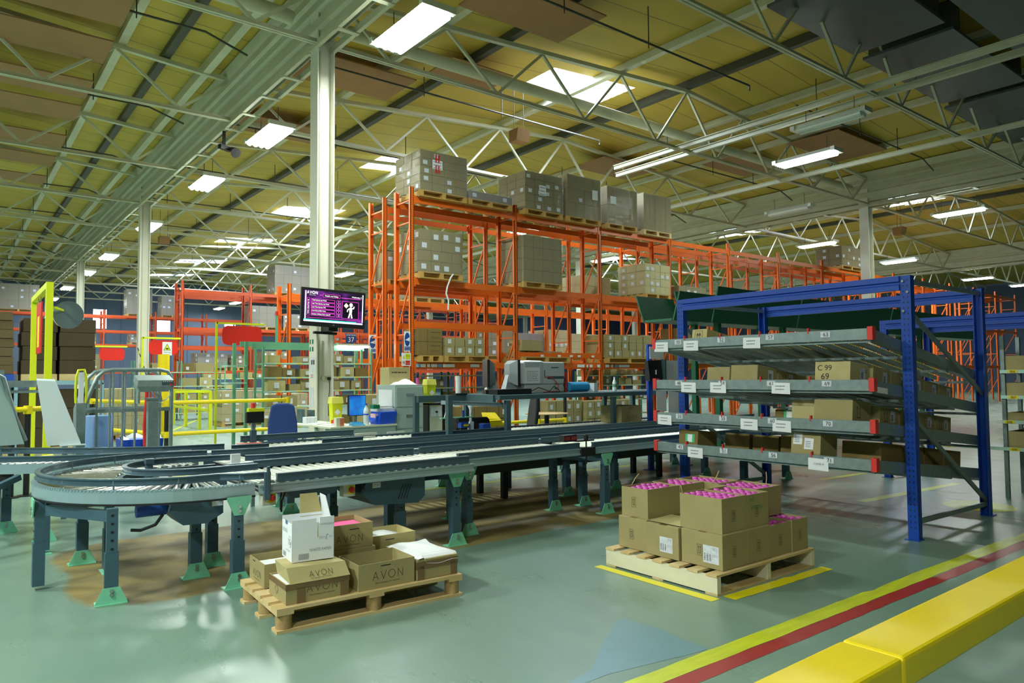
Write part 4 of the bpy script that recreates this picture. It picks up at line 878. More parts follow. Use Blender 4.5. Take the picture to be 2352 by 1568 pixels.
load('clear wrapped load on the second level of the first bay', 7.76, 12.95, 3.55, 1.08, 1.05, .9, 4, 3, 4, lab=.5, labs=(.12, .11))
load('tall closely wrapped load on the second level of the second bay', 10.58, 12.95, 3.55, 1.22, 1.05, 1.1, 4, 3, 4, lab=.03)
load('low white topped load on the second level right of the tall wrapped one', 13.75, 14.35, 3.55, 1.2, 1.0, .55, 4, 3, 2, lab=.05, mt='card_lite')
load('mixed load with yellow labels on the second level of the third bay', 14.9, 13.0, 3.55, 1.05, 1.0, .82, 5, 3, 4, 'card_lite', film=True, lab=.4)
load('partial load behind the first upright on the second level', 7.8, 14.42, 3.55, .6, .85, .62, 2, 2, 2, lab=.4)
# low level
def cartons(base, x0, y0, z0, cols, w, dpt, hs, mt='card', lab=.6, gap=.012, grp=None, seed=1, front='f', where=''):
    """a small wall of separate cartons, column by column, bottom to top"""
    r = random.Random(seed); n = 0
    for k, hh in enumerate(hs):
        x = x0
        for i in range(cols):
            ww = w*r.uniform(.92, 1.0); z = z0+sum(hs[:k])
            lab_ = '%s carton from the left in the %s row of %s' % (ORD[i].replace('nearest', 'first').replace('second first', 'second'), ['bottom', 'second', 'third', 'fourth', 'fifth', 'sixth'][k], base)
            o = carton('carton', lab_, x, x+ww-gap, y0+r.uniform(0, .02), y0+dpt, z, z+hh-.002, mt, group=grp, tapey=False)
            if r.random() < lab: sticker(o, 'f', (ww-gap, dpt), ww*.25, hh*.3, min(.09, ww*.4), min(.11, hh*.5), code=False)
            x += w
P1 = thing('wooden_pallet', 'pallet under the this side up cartons on the low beam', 'pallet', (7.785, 12.98, 1.78)); pallet(P1, .58, .95)
P1 = thing('wooden_pallet', 'pallet under the two rows of labelled cartons on the low beam', 'pallet', (8.42, 12.98, 1.78)); pallet(P1, 1.16, .95)
for i, (x, w) in enumerate([(7.76, .23), (8.0, .36)]):
    for k in range(2):
        o = carton('carton', '%s brown taped carton, %s, on the low beam of the first bay' % (['left', 'right'][i], ['lower', 'upper'][k]), x, x+w, 13.0, 13.6, 1.925+k*.285, 1.925+k*.285+.28, 'card_dark', tapey=False)
        if i: 
            t = MB(); put_text(t, 'THIS SIDE UP', .045, face(o, 'f', (w, .6), w/2, .07), *FR['f'], sx=.8); lines(t, face(o, 'f', (w, .6), .05, .18), *FR['f'], w*.8, .06, 1); t.build('printed_text', M['ink2'], o)
cartons('the low beam stack, first bay', 8.44, 13.0, 1.925, 4, .27, .5, [.2, .19], lab=.8, seed=3)
P1 = thing('wooden_pallet', 'pallet on the low beam of the second bay', 'pallet', (10.58, 12.98, 1.78)); pallet(P1, 1.5, .95)
cartons('the low beam stack, second bay', 10.6, 13.16, 1.925, 5, .28, .5, [.14], lab=.2, seed=5); carton('carton', 'single wide carton on the double beam of the second bay', 10.64, 11.27, 13.1, 13.6, 2.066, 2.32, tapey=False)
P1 = thing('wooden_pallet', 'pallet on the low beam of the third bay', 'pallet', (13.37, 12.98, 1.78)); pallet(P1, 1.72, .95)
cartons('the low beam stack, third bay', 13.4, 13.0, 1.925, 6, .28, .8, [.2, .2, .2], 'card', lab=.5, seed=8)
cartons('the low beam stack, fourth bay', 16.2, 13.0, 1.78, 4, .5, .6, [.35, .35, .3], 'card_dark', lab=.4, seed=9)
# loads further back on the rear runs
for i, (x, y, z, lx, h, lab, bl) in enumerate([(16.3, 12.98, 3.55, 1.25, .3, 'low load with a white strap above the green chute', 0), (25.9, 13, 5.29, 1.5, .72, 'dark wrapped load on the rack top left of the right column', 0),
        (10.2, 17.3, 3.55, 1.0, .3, 'clear wrapped bundle on the lower bright racking, left', 0), (12.6, 17.3, 1.95, 1.1, .75, 'wrapped load on the lower racking seen through the first bay', 0), (13.9, 17.3, 1.95, 1.2, .7, 'second wrapped load on the lower racking seen through the first bay', 1), (15.1, 17.3, 1.95, .9, .85, 'film draped pale load on the lower racking seen through the second bay', 0),
        (16.1, 17.3, 1.95, 1.6, .75, 'wide pale load on the lower racking seen through the second bay', 0), (19, 17.3, 1.95, 1.3, .8, 'pale labelled load on the lower racking seen through the third bay', 0), (20.6, 17.3, 1.95, 1.2, .6, 'dark load on the lower racking seen through the third bay', 0),
        (10.3, 31.2, 3.55, 1.3, .9, 'blue wrapped load on the far racking left of the big column', 1), (11.9, 31.2, 3.55, 1.2, .6, 'second blue wrapped load on the far racking behind the television', 1), (12, 31.2, 5.1, 1.6, 1.2, 'wrapped load on top of the far racking left of the big column', 1),
        (8.15, 31.2, 1.78, 1.2, .6, 'labelled wrapped load on the far racking beside the red sign', 1), (9.5, 31.2, 1.78, .6, .55, 'carton load on the far racking left of the green shelving', 0), 
        (2.6, 45.2, 5.02, 1.8, 1.3, 'film wrapped load on the most distant racking by the third column', 1), (9.8, 45.2, 5.02, 1.2, 1.1, 'blue wrapped load on the most distant racking, centre', 1), (8.0, 45.2, 5.02, 1.3, 1.4, 'tall wrapped load on the most distant racking behind the second column', 1), (5.4, 45.2, 3.4, 1.1, .42, 'brown wrapped load on the most distant racking, middle level', 0), (8.2, 45.2, 3.4, 1.0, .45, 'glittering wrapped load on the middle level of the most distant racking', 1), (5.4, 45.2, 1.9, 1.8, .8, 'load on the low level of the most distant racking', 0), (10.8, 31.2, 1.78, 1.2, .7, 'carton load on the low beam of the far racking behind the green shelving', 0)]):
    load(lab, x, y, z, lx, 1.0, h, 4, 2, 3 if h > .4 else 1, 'card_lite' if 'pale' in lab else ('card_dark' if 'dark' in lab else 'card_shade'), lab=.45, blue=bool(bl), labs=(.12, .1), seed=i+20)
single(MB().tube([(8.6,12.92,3.68),(8.52,12.9,3.6),(8.42,12.88,3.4),(8.4,12.9,3.25),(8.46,12.9,3.1),(8.45,12.9,2.9)], .018, 6), 'loose_film_tail', M['white'], 'white film tail hanging from the second level load', 'plastic film', (8.6, 12.94, 3.68), w=1)
# beam labels
def beam_tag(x, z, w, h, lab, blue=False, y=13.08):
    o = single(MB().box(x, x+w, y-.004, y, z, z+h), 'location_label', M['white'] if not blue else mat('label_blue', '#7fb2e0', .6), lab, 'label', (x, y, z), group='labels on the low orange beam', w=1)
    if not blue:
        t = MB(); k = x+.02
        while k < x+w-.02: t.add([(k, y-.005, z+.015), (k+.012, y-.005, z+.015), (k+.012, y-.005, z+h*.6), (k, y-.005, z+h*.6)], [(0, 1, 2, 3)]); k += .03
        t.build('label_print', M['ink'], o)
for i, (x, w, bl) in enumerate([(7.76, .1, 1), (7.87, .12, 0), (8.03, .07, 0), (8.13, .1, 0), (8.24, .04, 0), (8.3, .1, 1), (8.43, .3, 0), (9.15, .24, 0), (12.4, .25, 0), (12.72, .06, 0), (12.83, .1, 0), (13.1, .1, 0), (13.4, .14, 0), (13.6, .08, 0), (13.75, .12, 1), (13.9, .4, 0)]):
    beam_tag(x, 1.672, w, .07, '%s location label from the left on the low orange beam' % (['first', 'second']+ORD[2:]+['fifteenth', 'sixteenth'])[i], bool(bl))
for i, x in enumerate((11.2, 11.75, 12.15, 12.42, 12.9)): beam_tag(x, 1.925, .1, .05, '%s small location tag on the upper beam of the second bay' % ['first', 'second', 'third', 'fourth', 'fifth'][i])
# signs on the rack end
def psign(label, x, z, w, h, y=13.05, kind='mask'):
    o = thing('safety_sign', label, 'sign', (x, y, z)); 
    MB().box(0, w, 0, .004, 0, h).build('sign_board', M['white'], o)
    def disc(cx, cz, rx, rz_, mt): MB().add([(cx+rx*math.cos(i*PI/12), -.002, cz+rz_*math.sin(i*PI/12)) for i in range(24)], [tuple(range(24))]).build('symbol', M[mt], o)
    if kind == 'mask':
        disc(w/2, h*.6, w*.42, h*.34, 'signblue')
        MB().add([(w*.12, -.003, h*.56), (w*.4, -.003, h*.62), (w*.88, -.003, h*.72), (w*.88, -.003, h*.5), (w*.4, -.003, h*.55)], [(0, 1, 2, 3, 4)]).build('symbol', M['white'], o)
        MB().add([(w*.05, -.002, .02), (w*.95, -.002, .02), (w*.95, -.002, h*.24), (w*.05, -.002, h*.24)], [(0, 1, 2, 3)]).build('text_panel', M['signblue'], o)
        t = MB(); put_text(t, 'Stand here', h*.08, (w/2, -.004, h*.16), (1, 0, 0), (0, 0, 1)); put_text(t, 'to be clearly', h*.07, (w/2, -.004, h*.07), (1, 0, 0), (0, 0, 1)); t.build('sign_text', M['white'], o)
    return o
psign('tall blue and white safety sign on the rear rack end', 7.60, 2.02, .18, .42, 14.9); psign('tall blue and white safety sign on the front rack end upright', 7.49, 2.0, .152, .42, 13.108)
o = thing('safety_sign', 'warning board with yellow and red panels below the blue sign', 'sign', (7.425, 13.096, 1.7)); MB().box(0, .22, 0, .004, 0, .27).build('sign_board', M['white'], o)
MB().add([(.09,-.002,.14),(.2,-.002,.14),(.2,-.002,.25),(.09,-.002,.25)], [(0,1,2,3)]).build('yellow_panel', M['lime'], o); MB().add([(.09,-.002,.02),(.2,-.002,.02),(.2,-.002,.11),(.09,-.002,.11)], [(0,1,2,3)]).build('red_panel', M['signred'], o)
MB().add([(.02,-.002,.15),(.08,-.002,.15),(.05,-.002,.23)], [(0,1,2)]).build('symbol', M['ywhite'], o); k = MB(); stroke(k, [(.05+.025*math.cos(i*PI/8), .065+.03*math.sin(i*PI/8)) for i in range(17)]+[(.033,.085),(.067,.045)], (0,-.002,0), (1,0,0), (0,0,1), .007); k.build('symbol', M['signred'], o)
t = MB(); put_text(t, 'Warning', .03, (.145,-.004,.2), (1,0,0), (0,0,1)); t.build('sign_text', M['ink'], o); t = MB(); put_text(t, 'No access', .025, (.145,-.004,.05), (1,0,0), (0,0,1)); t.build('sign_text', M['white'], o)

# ---- green shelving
def shelving(label, x0, x1, y0, y1, zs, h, nb, mt='dgreen', posts=True, lip='sleeve', group='green shelving'):
    o = thing('shelving_unit', label, 'shelving', (x0, y0, 0), 0, group); w = (x1-x0)/nb
    for i in range(nb+1):
        for y in (y0, y1-.04): MB().box(x0+i*w-.02, x0+i*w+.02, y, y+.04, 0, h).build('post', M[mt], o, w=1)
    for z in zs:
        MB().box(x0, x1, y0+.005, y1, z-.03, z).build('shelf', M[mt], o, w=1); MB().box(x0, x1, y0-.002, y0+.005, z-.025, z+.004).build('shelf_edge', M[lip], o, w=1)
        mb = MB(); k = 0
        x = x0+.25
        while x < x1-.2: MB().add([(x, y0-.003, z-.022), (x+.1, y0-.003, z-.022), (x+.1, y0-.003, z), (x, y0-.003, z)], [(0, 1, 2, 3)]).build('edge_label', M['ywhite'], o, w=1); x += .42
    return o
def fill(base, x0, x1, y, z, hmax, seed, mt=('card', 'card', 'card_dark', 'card_lite'), dens=.8, wr=(.2, .36), lab=.6, mid=0):
    r = random.Random(seed); x = x0+.03; n = 0
    while x < x1-.2:
        w = r.uniform(*wr)
        if x-.03 < mid < x+w+.03: x = mid+.03
        if x+w > x1-.02: break
        if r.random() < dens:
            hh = hmax*r.uniform(.5, .9)
            o = carton('carton', '%s carton from the left on %s' % (ORD[min(n, 13)].replace('second nearest', 'second').replace('nearest', 'first'), base), x, x+w, y+r.uniform(.02, .06), y+.32, z+.001, z+hh, r.choice(mt), tapey=False)
            if r.random() < lab: sticker(o, 'f', (w, .38), w*.3, hh*.25, min(.1, w*.4), min(.11, hh*.5), code=False)
            n += 1
        x += w+r.uniform(.01, .12)
shelving('dark green shelving under the first bay of the tall racking', 7.8, 10.4, 13.89, 14.22, [1.5, 1.22, .93, .5], 1.58, 2)
for k, z in enumerate((1.22, .93, .5)): fill('the %s shelf under the first rack bay' % ['upper', 'middle', 'lower'][k], 7.85, 10.35, 13.89, z, .24, 40+k, lab=.4, mid=9.1)
shelving('green shelving under the third bay of the tall racking', 13.4, 16, 13.89, 14.22, [1.47, 1.2, .8, .4], 1.58, 2, 'green')
for k, z in enumerate((1.47-.0, 1.2, .8, .4)): fill('the %s shelf under the third rack bay' % ['top', 'second', 'third', 'bottom'][k], 13.45, 15.9, 13.89, z, .2 if k == 0 else .25, 50+k, mid=14.7)
shelving('pale green shelving behind the big column', 4.88, 7.2, 14.0, 14.5, [1.765, 1.484, 1.213, .9, .5], 2.08, 2, 'green')
for k, z in enumerate((1.765, 1.484, 1.213, .9, .5)): fill('the %s shelf, green shelving behind the big column' % ['top', 'second', 'third', 'fourth', 'bottom'][k], 4.95, 7.15, 14.0, z, .26, 60+k, lab=.7, mid=6.04)
o = thing('gantry_frame', 'green steel gantry top over the pale green shelving', 'frame', (4.8, 14.1, 0)); MB().box(4.84, 7.3, 14.55, 14.6, 2.05, 2.16).build('beam', M['green'], o, w=1); MB().box(4.72, 7.3, 14.9, 14.95, 2.12, 2.22).build('beam', M['green'], o, w=1)
for x, y in ((4.72, 14.55), (4.72, 15.3), (7.3, 14.95)): MB().box(x-.03, x+.03, y-.03, y+.03, 0, 2.2).build('post', M['green'], o, w=1)
MB().box(5.3, 5.34, 14.5, 14.54, 2.2, 2.75).build('signal_post', M['green'], o, w=1); MB().cyl((5.32,14.52,2.75),(5.32,14.52,2.83),.03,n=10).build('signal_lamp', M['signred'], o, w=1)
for z in (1.70, 1.36): MB().box(4.35, 4.72, 14.5, 14.9, z, z+.03).build('side_shelf', M['sleeve'], o, w=1)
shelving('long dark shelving far left behind the guard rails', 8.05, 11, 30.2, 30.8, [1.45, 1.05, .65, .25], 1.7, 2, 'dgreen')
for k, z in enumerate((1.45-.0, 1.05, .65, .25)): fill('the %s shelf, dark shelving far left' % ['top', 'second', 'third', 'bottom'][k], 8.1, 10.9, 30.2, z, .3, 70+k, wr=(.3, .6), mid=9.525)
shelving('pale green shelving behind the third red sign', 5.1, 8.1, 27.3, 27.9, [1.7, 1.2, .7, .25], 2.1, 2, 'green')
for k, z in enumerate((1.7, 1.2, .7, .25)): fill('the %s shelf behind the red signs' % ['top', 'second', 'third', 'bottom'][k], 5.15, 8.0, 27.3, z, .36, 80+k, wr=(.35, .6), mid=6.6)
# floor stacks under the tall racking
cartons('the second bay floor stack', 11.0, 12.6, .0, 4, .28, .45, [.3, .3, .28], lab=.5, seed=11)
cartons('the third bay floor stack', 12.15, 12.5, 0, 6, .29, .5, [.22, .21, .21, .21], lab=.7, seed=12)
cartons('the first bay floor stack', 8.6, 12.6, 0, 4, .33, .45, [.28, .27, .27], 'card_dark', lab=.3, seed=13)
cartons('the stack behind the filing cabinet', 6.3, 12.4, 0, 3, .42, .5, [.3, .3, .28, .26], lab=.5, seed=14)
# green overhead chutes
o = thing('overhead_chute', 'long dark green steel trough conveyor raised behind the blue rack', 'chute', (10, 8, 2.4))
for x0, x1, h in [(9.95, 11.0, .5), (11.05, 13.9, .66), (13.95, 18, .62), (18.05, 24, .6)]:
    zb_ = 2.42 if x0 < 13 else 2.42
    MB().hull([(x0, 8.1, 2.42), (x1, 8.1, 2.42), (x1, 8.7, 2.42), (x0, 8.7, 2.42)], [(x0, 8.08, 2.46), (x1, 8.08, 2.46), (x1, 8.72, 2.46), (x0, 8.72, 2.46)]).build('floor_panel', M['dgreen'], o, w=1)
    MB().hull([(x0, 8.05, 2.42), (x1, 8.05, 2.42), (x1, 8.08, 2.42), (x0, 8.08, 2.42)], [(x0, 7.9, 2.42+h), (x1, 7.9, 2.42+h*.96), (x1, 7.93, 2.42+h*.96), (x0, 7.93, 2.42+h)]).build('side_panel', M['dgreen'], o, w=1)
    MB().hull([(x0, 8.72, 2.42), (x1, 8.72, 2.42), (x1, 8.75, 2.42), (x0, 8.75, 2.42)], [(x0, 8.9, 2.42+h), (x1, 8.9, 2.42+h), (x1, 8.93, 2.42+h), (x0, 8.93, 2.42+h)]).build('side_panel', M['dgreen'], o, w=1)
for x in (11.3, 13.5, 16.5, 20): 
    for y in (8.12, 8.65): MB().box(x-.05, x+.05, y-.05, y+.05, 0, 2.42).build('support_post', M['dgreen'], o, w=1)
# ================================================================== BLUE FLOW RACK
def blue_frame(label, xf, xb, ya, yb, h, deep=True, beams=True):
    o = thing('flow_rack', label, 'flow rack', (xf, ya, 0))
    for x, s in ((xf, 1), (xb, -1)):
        for y in (ya, yb):
            MB().box(x-.005, x+.005, y-.045, y+.045, 0, h).box(min(x, x+s*.07), max(x, x+s*.07), y-.045, y-.035, 0, h).box(min(x, x+s*.07), max(x, x+s*.07), y+.035, y+.045, 0, h).box(x-.05, x+.07, y-.06, y+.06, 0, .008).build('upright', M['blue'], o, w=1)
            k = MB(); z = .1
            while z < h-.05: k.box(x-.007 if s > 0 else x+.005, x-.004 if s > 0 else x+.007, y-.022, y-.014, z, z+.016).box(x-.007 if s > 0 else x+.005, x-.004 if s > 0 else x+.007, y+.014, y+.022, z, z+.016); z += .05
            kk = k.build('slot_holes', M['black'], o, w=1); kk['kind'] = 'stuff'
        if beams: MB().prism([(x-.025, h-.13), (x+.025, h-.13), (x+.025, h), (x-.025, h), (x-.025, h-.045), (x-.012, h-.06), (x-.012, h-.075), (x-.025, h-.085)], 'x', ya+.045, yb-.045) if 0 else None
        if beams:
            mb = MB(); P = [(x-.025, h-.13), (x+.025, h-.13), (x+.025, h), (x-.025, h), (x-.025, h-.05), (x-.008, h-.06), (x-.008, h-.075), (x-.025, h-.085)]; n = len(P)
            y0, y1 = sorted((ya, yb)); mb.add([(a, y0+.045, b) for a, b in P]+[(a, y1-.045, b) for a, b in P], [tuple(range(n-1, -1, -1)), tuple(range(n, 2*n))]+[(i, (i+1) % n, n+(i+1) % n, n+i) for i in range(n)])
            mb.build('top_beam', M['blue'], o, w=1)
    for y in (ya, yb):
        for za, zb in ((h-.05, h-.05), (h-.3, 1.25), (1.1, .15), (.15, .12)):
            MB().bar((xf+.02, y, za), (xb-.02, y, zb), .02, .045).build('frame_brace', M['galv'], o, w=1)
    return o
R = blue_frame('big blue steel flow rack holding sloping shelves of cartons', 6.76, 8.5, 2.85, 5.37, 2.35)
b_ = MB()
for x, y, z in [(6.752, 2.87, 2.3), (6.752, 2.83, 2.2), (6.752, 2.87, 2.03)]: b_.cyl((x, y, z), (x-.01, y, z), .012, n=8)
b_.build('bolt', M['steel'], R, w=1)
# shelves: z at the front (x=6.19) and at the back (x=8.62)
SH = [(1.86, 1.47), (1.42, 1.14), (1.065, .8), (.74, .46)]
XF, XB, YA, YB = 6.19, 8.62, 2.92, 5.30
papers = [[(5.28, 'a'), (4.88, 'b'), (4.15, 'c')], [(4.92, 'd'), (4.55, 'e'), (3.85, 'f')], [(5.25, 'g'), (4.2, 'h'), (3.85, 'i')], [(4.85, 'j'), (3.5, 'CAGE-4')]]
nums = [['50', '52', '57', '63'], ['48', '54', '61', '69'], ['50', '55', '60', '70'], ['45', '51', '56', '71']]
handw = M['ink']
for si, (zf, zb) in enumerate(SH):
    sl = (zb-zf)/(XB-XF); Z = lambda x, d=0: zf+sl*(x-XF)+d
    s = MB().hull([(XF, YA, zf-.095), (XF+.035, YA, zf-.095), (XF+.035, YB, zf-.095), (XF, YB, zf-.095)], [(XF, YA, zf), (XF+.035, YA, zf), (XF+.035, YB, zf), (XF, YB, zf)]).build('front_rail', M['galv'], R, w=1)
    MB().box(XF+.03, XF+.07, YA, YB, zf-.12, zf-.1).build('front_lip', M['galv'], R, w=1)
    for y in (YA, YB):
        MB().hull([(XF, y-.015, zf-.1), (XB, y-.015, Z(XB)-.1), (XB, y+.015, Z(XB)-.1), (XF, y+.015, zf-.1)], [(XF, y-.015, zf), (XB, y-.015, Z(XB)), (XB, y+.015, Z(XB)), (XF, y+.015, zf)]).build('side_rail', M['galv'], R, w=1)
        MB().box(XF-.008, XF+.05, y-.035, y+.01, zf-.1, zf+.015).build('end_cap', M['red'], R, w=1)
    for x in (7.0, 7.8, 8.55): MB().box(x-.02, x+.02, YA, YB, Z(x)-.125, Z(x)-.1).build('cross_bar', M['galv'], R, w=1)
    # galvanised tracks with little yellow wheels
    n = 14; t0 = None; w0 = None
    for i in range(n):
        y = YA+.1+(YB-YA-.2)*i/(n-1)
        MB().hull([(XF+.04, y-.02, zf-.075), (XB, y-.02, Z(XB)-.075), (XB, y+.02, Z(XB)-.075), (XF+.04, y+.02, zf-.075)], [(XF+.04, y-.02, zf-.035), (XB, y-.02, Z(XB)-.035), (XB, y+.02, Z(XB)-.035), (XF+.04, y+.02, zf-.035)]).build('roller_track', M['galv'], R, w=1)
        mb = MB(); x = XF+.06
        while x < XB-.05: mb.cbox(x, y, Z(x)-.04, .02, .018, .022); x += .042
        q = mb.build('wheel_strip', mat('wheel_yellow', '#d8c04a', .5), R, w=1); q['kind'] = 'stuff'
    for i, y in enumerate((YA+.55, YA+1.05, YA+1.5, YA+1.95)):
        MB().box(XF-.004, XF+.03, y-.006, y+.006, zf-.02, zf+.03).build('lane_divider', M['red'], R, w=1)
    for y, tx in papers[si]:
        o = MB().add([(XF-.006, y, zf-.13), (XF-.004, y-.19, zf-.135), (XF-.004, y-.19, zf-.03), (XF-.003, y, zf-.025)], [(0, 1, 2, 3)]).build('paper_label', M['white'], R, w=1)
        t = MB(); put_text(t, tx, .028, (XF-.008, y-.1, zf-.085), (0, -1, 0), (0, 0, 1)) if len(tx) > 2 else lines(t, (XF-.008, y-.03, zf-.1), (0, -1, 0), (0, 0, 1), .12, .06, 2); t.build('label_text', M['grey_ink'], R, w=1)
    for i, tx in enumerate(nums[si]):
        y = YB-.35-i*.55
        MB().add([(XF-.003, y+.05, zf-.06), (XF-.003, y-.04, zf-.06), (XF-.003, y-.04, zf-.01), (XF-.003, y+.05, zf-.01)], [(0, 1, 2, 3)]).build('number_tape', M['labelp'], R, w=1)
        t = MB(); put_text(t, tx, .05, (XF-.005, y, zf-.052), (0, -1, 0), (0, 0, 1)); t.build('hand_number', M['ink'], R, w=1)
# side stickers
MB().add([(XF+.08, YA-.017, 1.31), (XF+.28, YA-.017, 1.29), (XF+.28, YA-.017, 1.34), (XF+.08, YA-.017, 1.36)], [(0, 1, 2, 3)]).build('rail_sticker', M['white'], R, w=1)
# cartons on the sloping shelves: the left face (-x) looks to the aisle; the lanes run away along x
def sc(label, si, y1, wy, h, x=6.3, wx=.34, mt='card', art=''):
    zf, zb = SH[si]; sl = (zb-zf)/(XB-XF); z = zf-.012+sl*(x-XF)
    o = thing('carton', label, 'carton', (x, y1-wy/2, z), 0, 'cartons on the flow rack'); o.rotation_euler = (0, math.atan(-sl), 0)
    MB().box(0, wx, -wy/2, wy/2, 0, h).build('body', M[mt], o, bev=.004)
    # helper frame: faces in local coords
    def F(u, v, side='l'): return (-.0015, wy/2-u, v) if side == 'l' else (u, -wy/2-.0015, v)
    if 'L' in art:
        for q, side in ((.25, 'f'),):
            O = Vector(F(wx*.55, h*.25, side)); w = min(.09, wx*.3)
            MB().add([O, O+Vector((w, 0, 0)), O+Vector((w, 0, w*1.15)), O+Vector((0, 0, w*1.15))], [(0, 1, 2, 3)]).build('shipping_label', M['labelp'], o)
            t = MB()
            for c in range(5): p = O+Vector((.012, -.001, .012+c*.012)); t.add([p, p+Vector((w*.5, 0, 0)), p+Vector((w*.5, 0, .006)), p+Vector((0, 0, .006))], [(0, 1, 2, 3)])
            t.build('barcode', M['ink'], o)
    if 'l' in art:
        O = Vector(F(wy*.15, h*.35)); w = .085
        MB().add([O, O+Vector((0, -w, 0)), O+Vector((0, -w, .1)), O+Vector((0, 0, .1))], [(0, 1, 2, 3)]).build('shipping_label', M['labelp'], o)
    if 'W' in art:
        for a_, b_2 in ((.02, .1), (.13, .06)):
            O = Vector(F(a_, b_2)); MB().add([O, O+Vector((0, -.09, .0)), O+Vector((0, -.095, .1)), O+Vector((0, -.005, .105))], [(0, 1, 2, 3)]).build('shipping_label', M['white'], o)
            t = MB()
            for c in range(4): p = O+Vector((-.001, -.015, .02+c*.016)); t.add([p, p+Vector((0, -.05, 0)), p+Vector((0, -.05, .006)), p+Vector((0, 0, .006))], [(0, 1, 2, 3)])
            t.build('label_print', M['grey_ink'], o)
    if 'u' in art:
        t = MB(); O = F(wx*.25, h*.25, 'f'); k = h*.5
        for q in (.0, .05): stroke(t, [(q, 0), (q, k), (q-.012, k-.02)], O, (1, 0, 0), (0, 0, 1), .007)
        stroke(t, [(-.01, 0), (.06, 0)], O, (1, 0, 0), (0, 0, 1), .007); t.build('handling_mark', M['ink2'], o)
    if 'U' in art:
        t = MB(); O = F(wy*.3, h*.2); k = h*.6
        stroke(t, [(-.02, -.01), (.08, -.01), (.08, k+.02), (-.02, k+.02), (-.02, -.01)], O, (0, -1, 0), (0, 0, 1), .004)
        for q in (.015, .045): stroke(t, [(q, .02), (q, k-.01)], O, (0, -1, 0), (0, 0, 1), .006); stroke(t, [(q-.012, k-.035), (q, k-.005), (q+.012, k-.035)], O, (0, -1, 0), (0, 0, 1), .008)
        stroke(t, [(0, .012), (.06, .012)], O, (0, -1, 0), (0, 0, 1), .006); t.build('handling_mark', M['ink2'], o)
        t = MB(); O = F(wx*.5, h*.5, 'f'); stroke(t, [(-.06, 0), (0, .07), (.06, 0), (0, -.07), (-.06, 0)], O, (1, 0, 0), (0, 0, 1), .004); t.add([Vector(O)+Vector((-.025, -.001, .04)), Vector(O)+Vector((.025, -.001, .04)), Vector(O)+Vector((0, -.001, .07))], [(0, 1, 2)]); t.build('diamond_mark', M['ink2'], o)
    if 'C' in art:
        t = MB(); put_text(t, 'C 99', .07, F(wy*.28, h*.58), (0, -1, 0), (0, 0, 1)); put_text(t, '69', .08, F(wy*.3, h*.15), (0, -1, 0), (0, 0, 1)); t.build('handwriting', M['ink'], o)
    if 'A' in art:
        t = MB(); avon(t, F(wx*.75, h*.6, 'f'), (1, 0, 0), (0, 0, 1), .03, .003); t.build('printed_name', M['ink2'], o)
    if 'G' in art:
        O = Vector(F(wy*.35, h*.2)); MB().add([O, O+Vector((0, -.12, 0)), O+Vector((0, -.12, .09)), O+Vector((0, 0, .09))], [(0, 1, 2, 3)]).build('green_sticker', mat('sticker_green', '#46c07c', .6), o)
        MB().add([O+Vector((-.001, -.03, .005)), O+Vector((-.001, -.09, .005)), O+Vector((-.001, -.09, .085)), O+Vector((-.001, -.03, .085))], [(0, 1, 2, 3)]).build('shipping_label', M['white'], o)
    return o
S1, S2, S3, S4 = 'top flow rack shelf', 'second flow rack shelf', 'third flow rack shelf', 'lowest flow rack shelf'
sc('carton with arrows and a diamond mark at the left of the '+S1, 0, 5.06, .2, .19, 6.55, .45, 'card_lite', 'UL'); sc('low carton behind the arrowed one on the '+S1, 0, 4.9, .3, .13, 7.05, .5); sc('carton with arrows in the middle of the '+S1, 0, 3.9, .3, .15, 6.9, .5, 'card_lite', 'u'); sc('shallow open tray carton in the middle of the '+S1, 0, 4.15, .22, .09, 6.8, .4)
sc('plain carton at the left of the '+S2, 1, 4.75, .28, .17, 6.4, .3, 'card'); sc('plain wide carton second on the '+S2, 1, 4.42, .31, .18, 6.35, .34, 'card', 'L'); sc('arrowed carton behind the second on the '+S2, 1, 4.42, .31, .17, 6.72, .34, 'card', 'uL'); sc('labelled carton third in that lane of the '+S2, 1, 4.42, .31, .16, 7.08, .34, 'card', 'uL')
for k in range(3): sc('%s carton back in the middle lane of the %s' % (['first', 'second', 'third'][k], S2), 1, 4.05, .3, .16, 7.15+k*.37, .35, 'card', 'L')
sc('carton handwritten C 99 69 at the right of the '+S2, 1, 3.48, .33, .19, 6.3, .33, 'card_lite', 'CLA')
for k in range(5): sc('%s carton in the right lane behind the handwritten one on the %s' % (['first', 'second', 'third', 'fourth', 'fifth'][k], S2), 1, 3.42, .3, .19-.006*k, 6.66+k*.36, .34, 'card', 'LA')
sc('carton with green sticker on the '+S3, 2, 4.08, .28, .11, 6.6, .34, 'card_dark', 'G'); sc('cream carton with orange bands on the '+S3, 2, 3.78, .27, .2, 6.4, .34, 'card_lite'); sc('wide plain carton with arrows at the right of the '+S3, 2, 3.5, .36, .2, 6.3, .34, 'card', 'u')
for k in range(4): sc('%s carton in the right lane of the %s' % (['second', 'third', 'fourth', 'fifth'][k], S3), 2, 3.42, .34, .175, 6.68+k*.4, .38, 'card', 'uL' if k != 1 else 'u')
sc('carton with green edged label at the left of the '+S4, 3, 5.1, .25, .17, 6.35, .34, 'card_dark', 'G'); sc('dark carton second on the '+S4, 3, 4.72, .3, .17, 6.65, .34, 'card_dark'); sc('dark carton third on the '+S4, 3, 4.38, .3, .17, 6.65, .34, 'card_dark'); sc('narrow dark carton fourth on the '+S4, 3, 4.03, .22, .18, 6.6, .34, 'card_dark')
sc('carton with two white labels at the front of the '+S4, 3, 3.72, .29, .21, 6.27, .3, 'card', 'W'); 
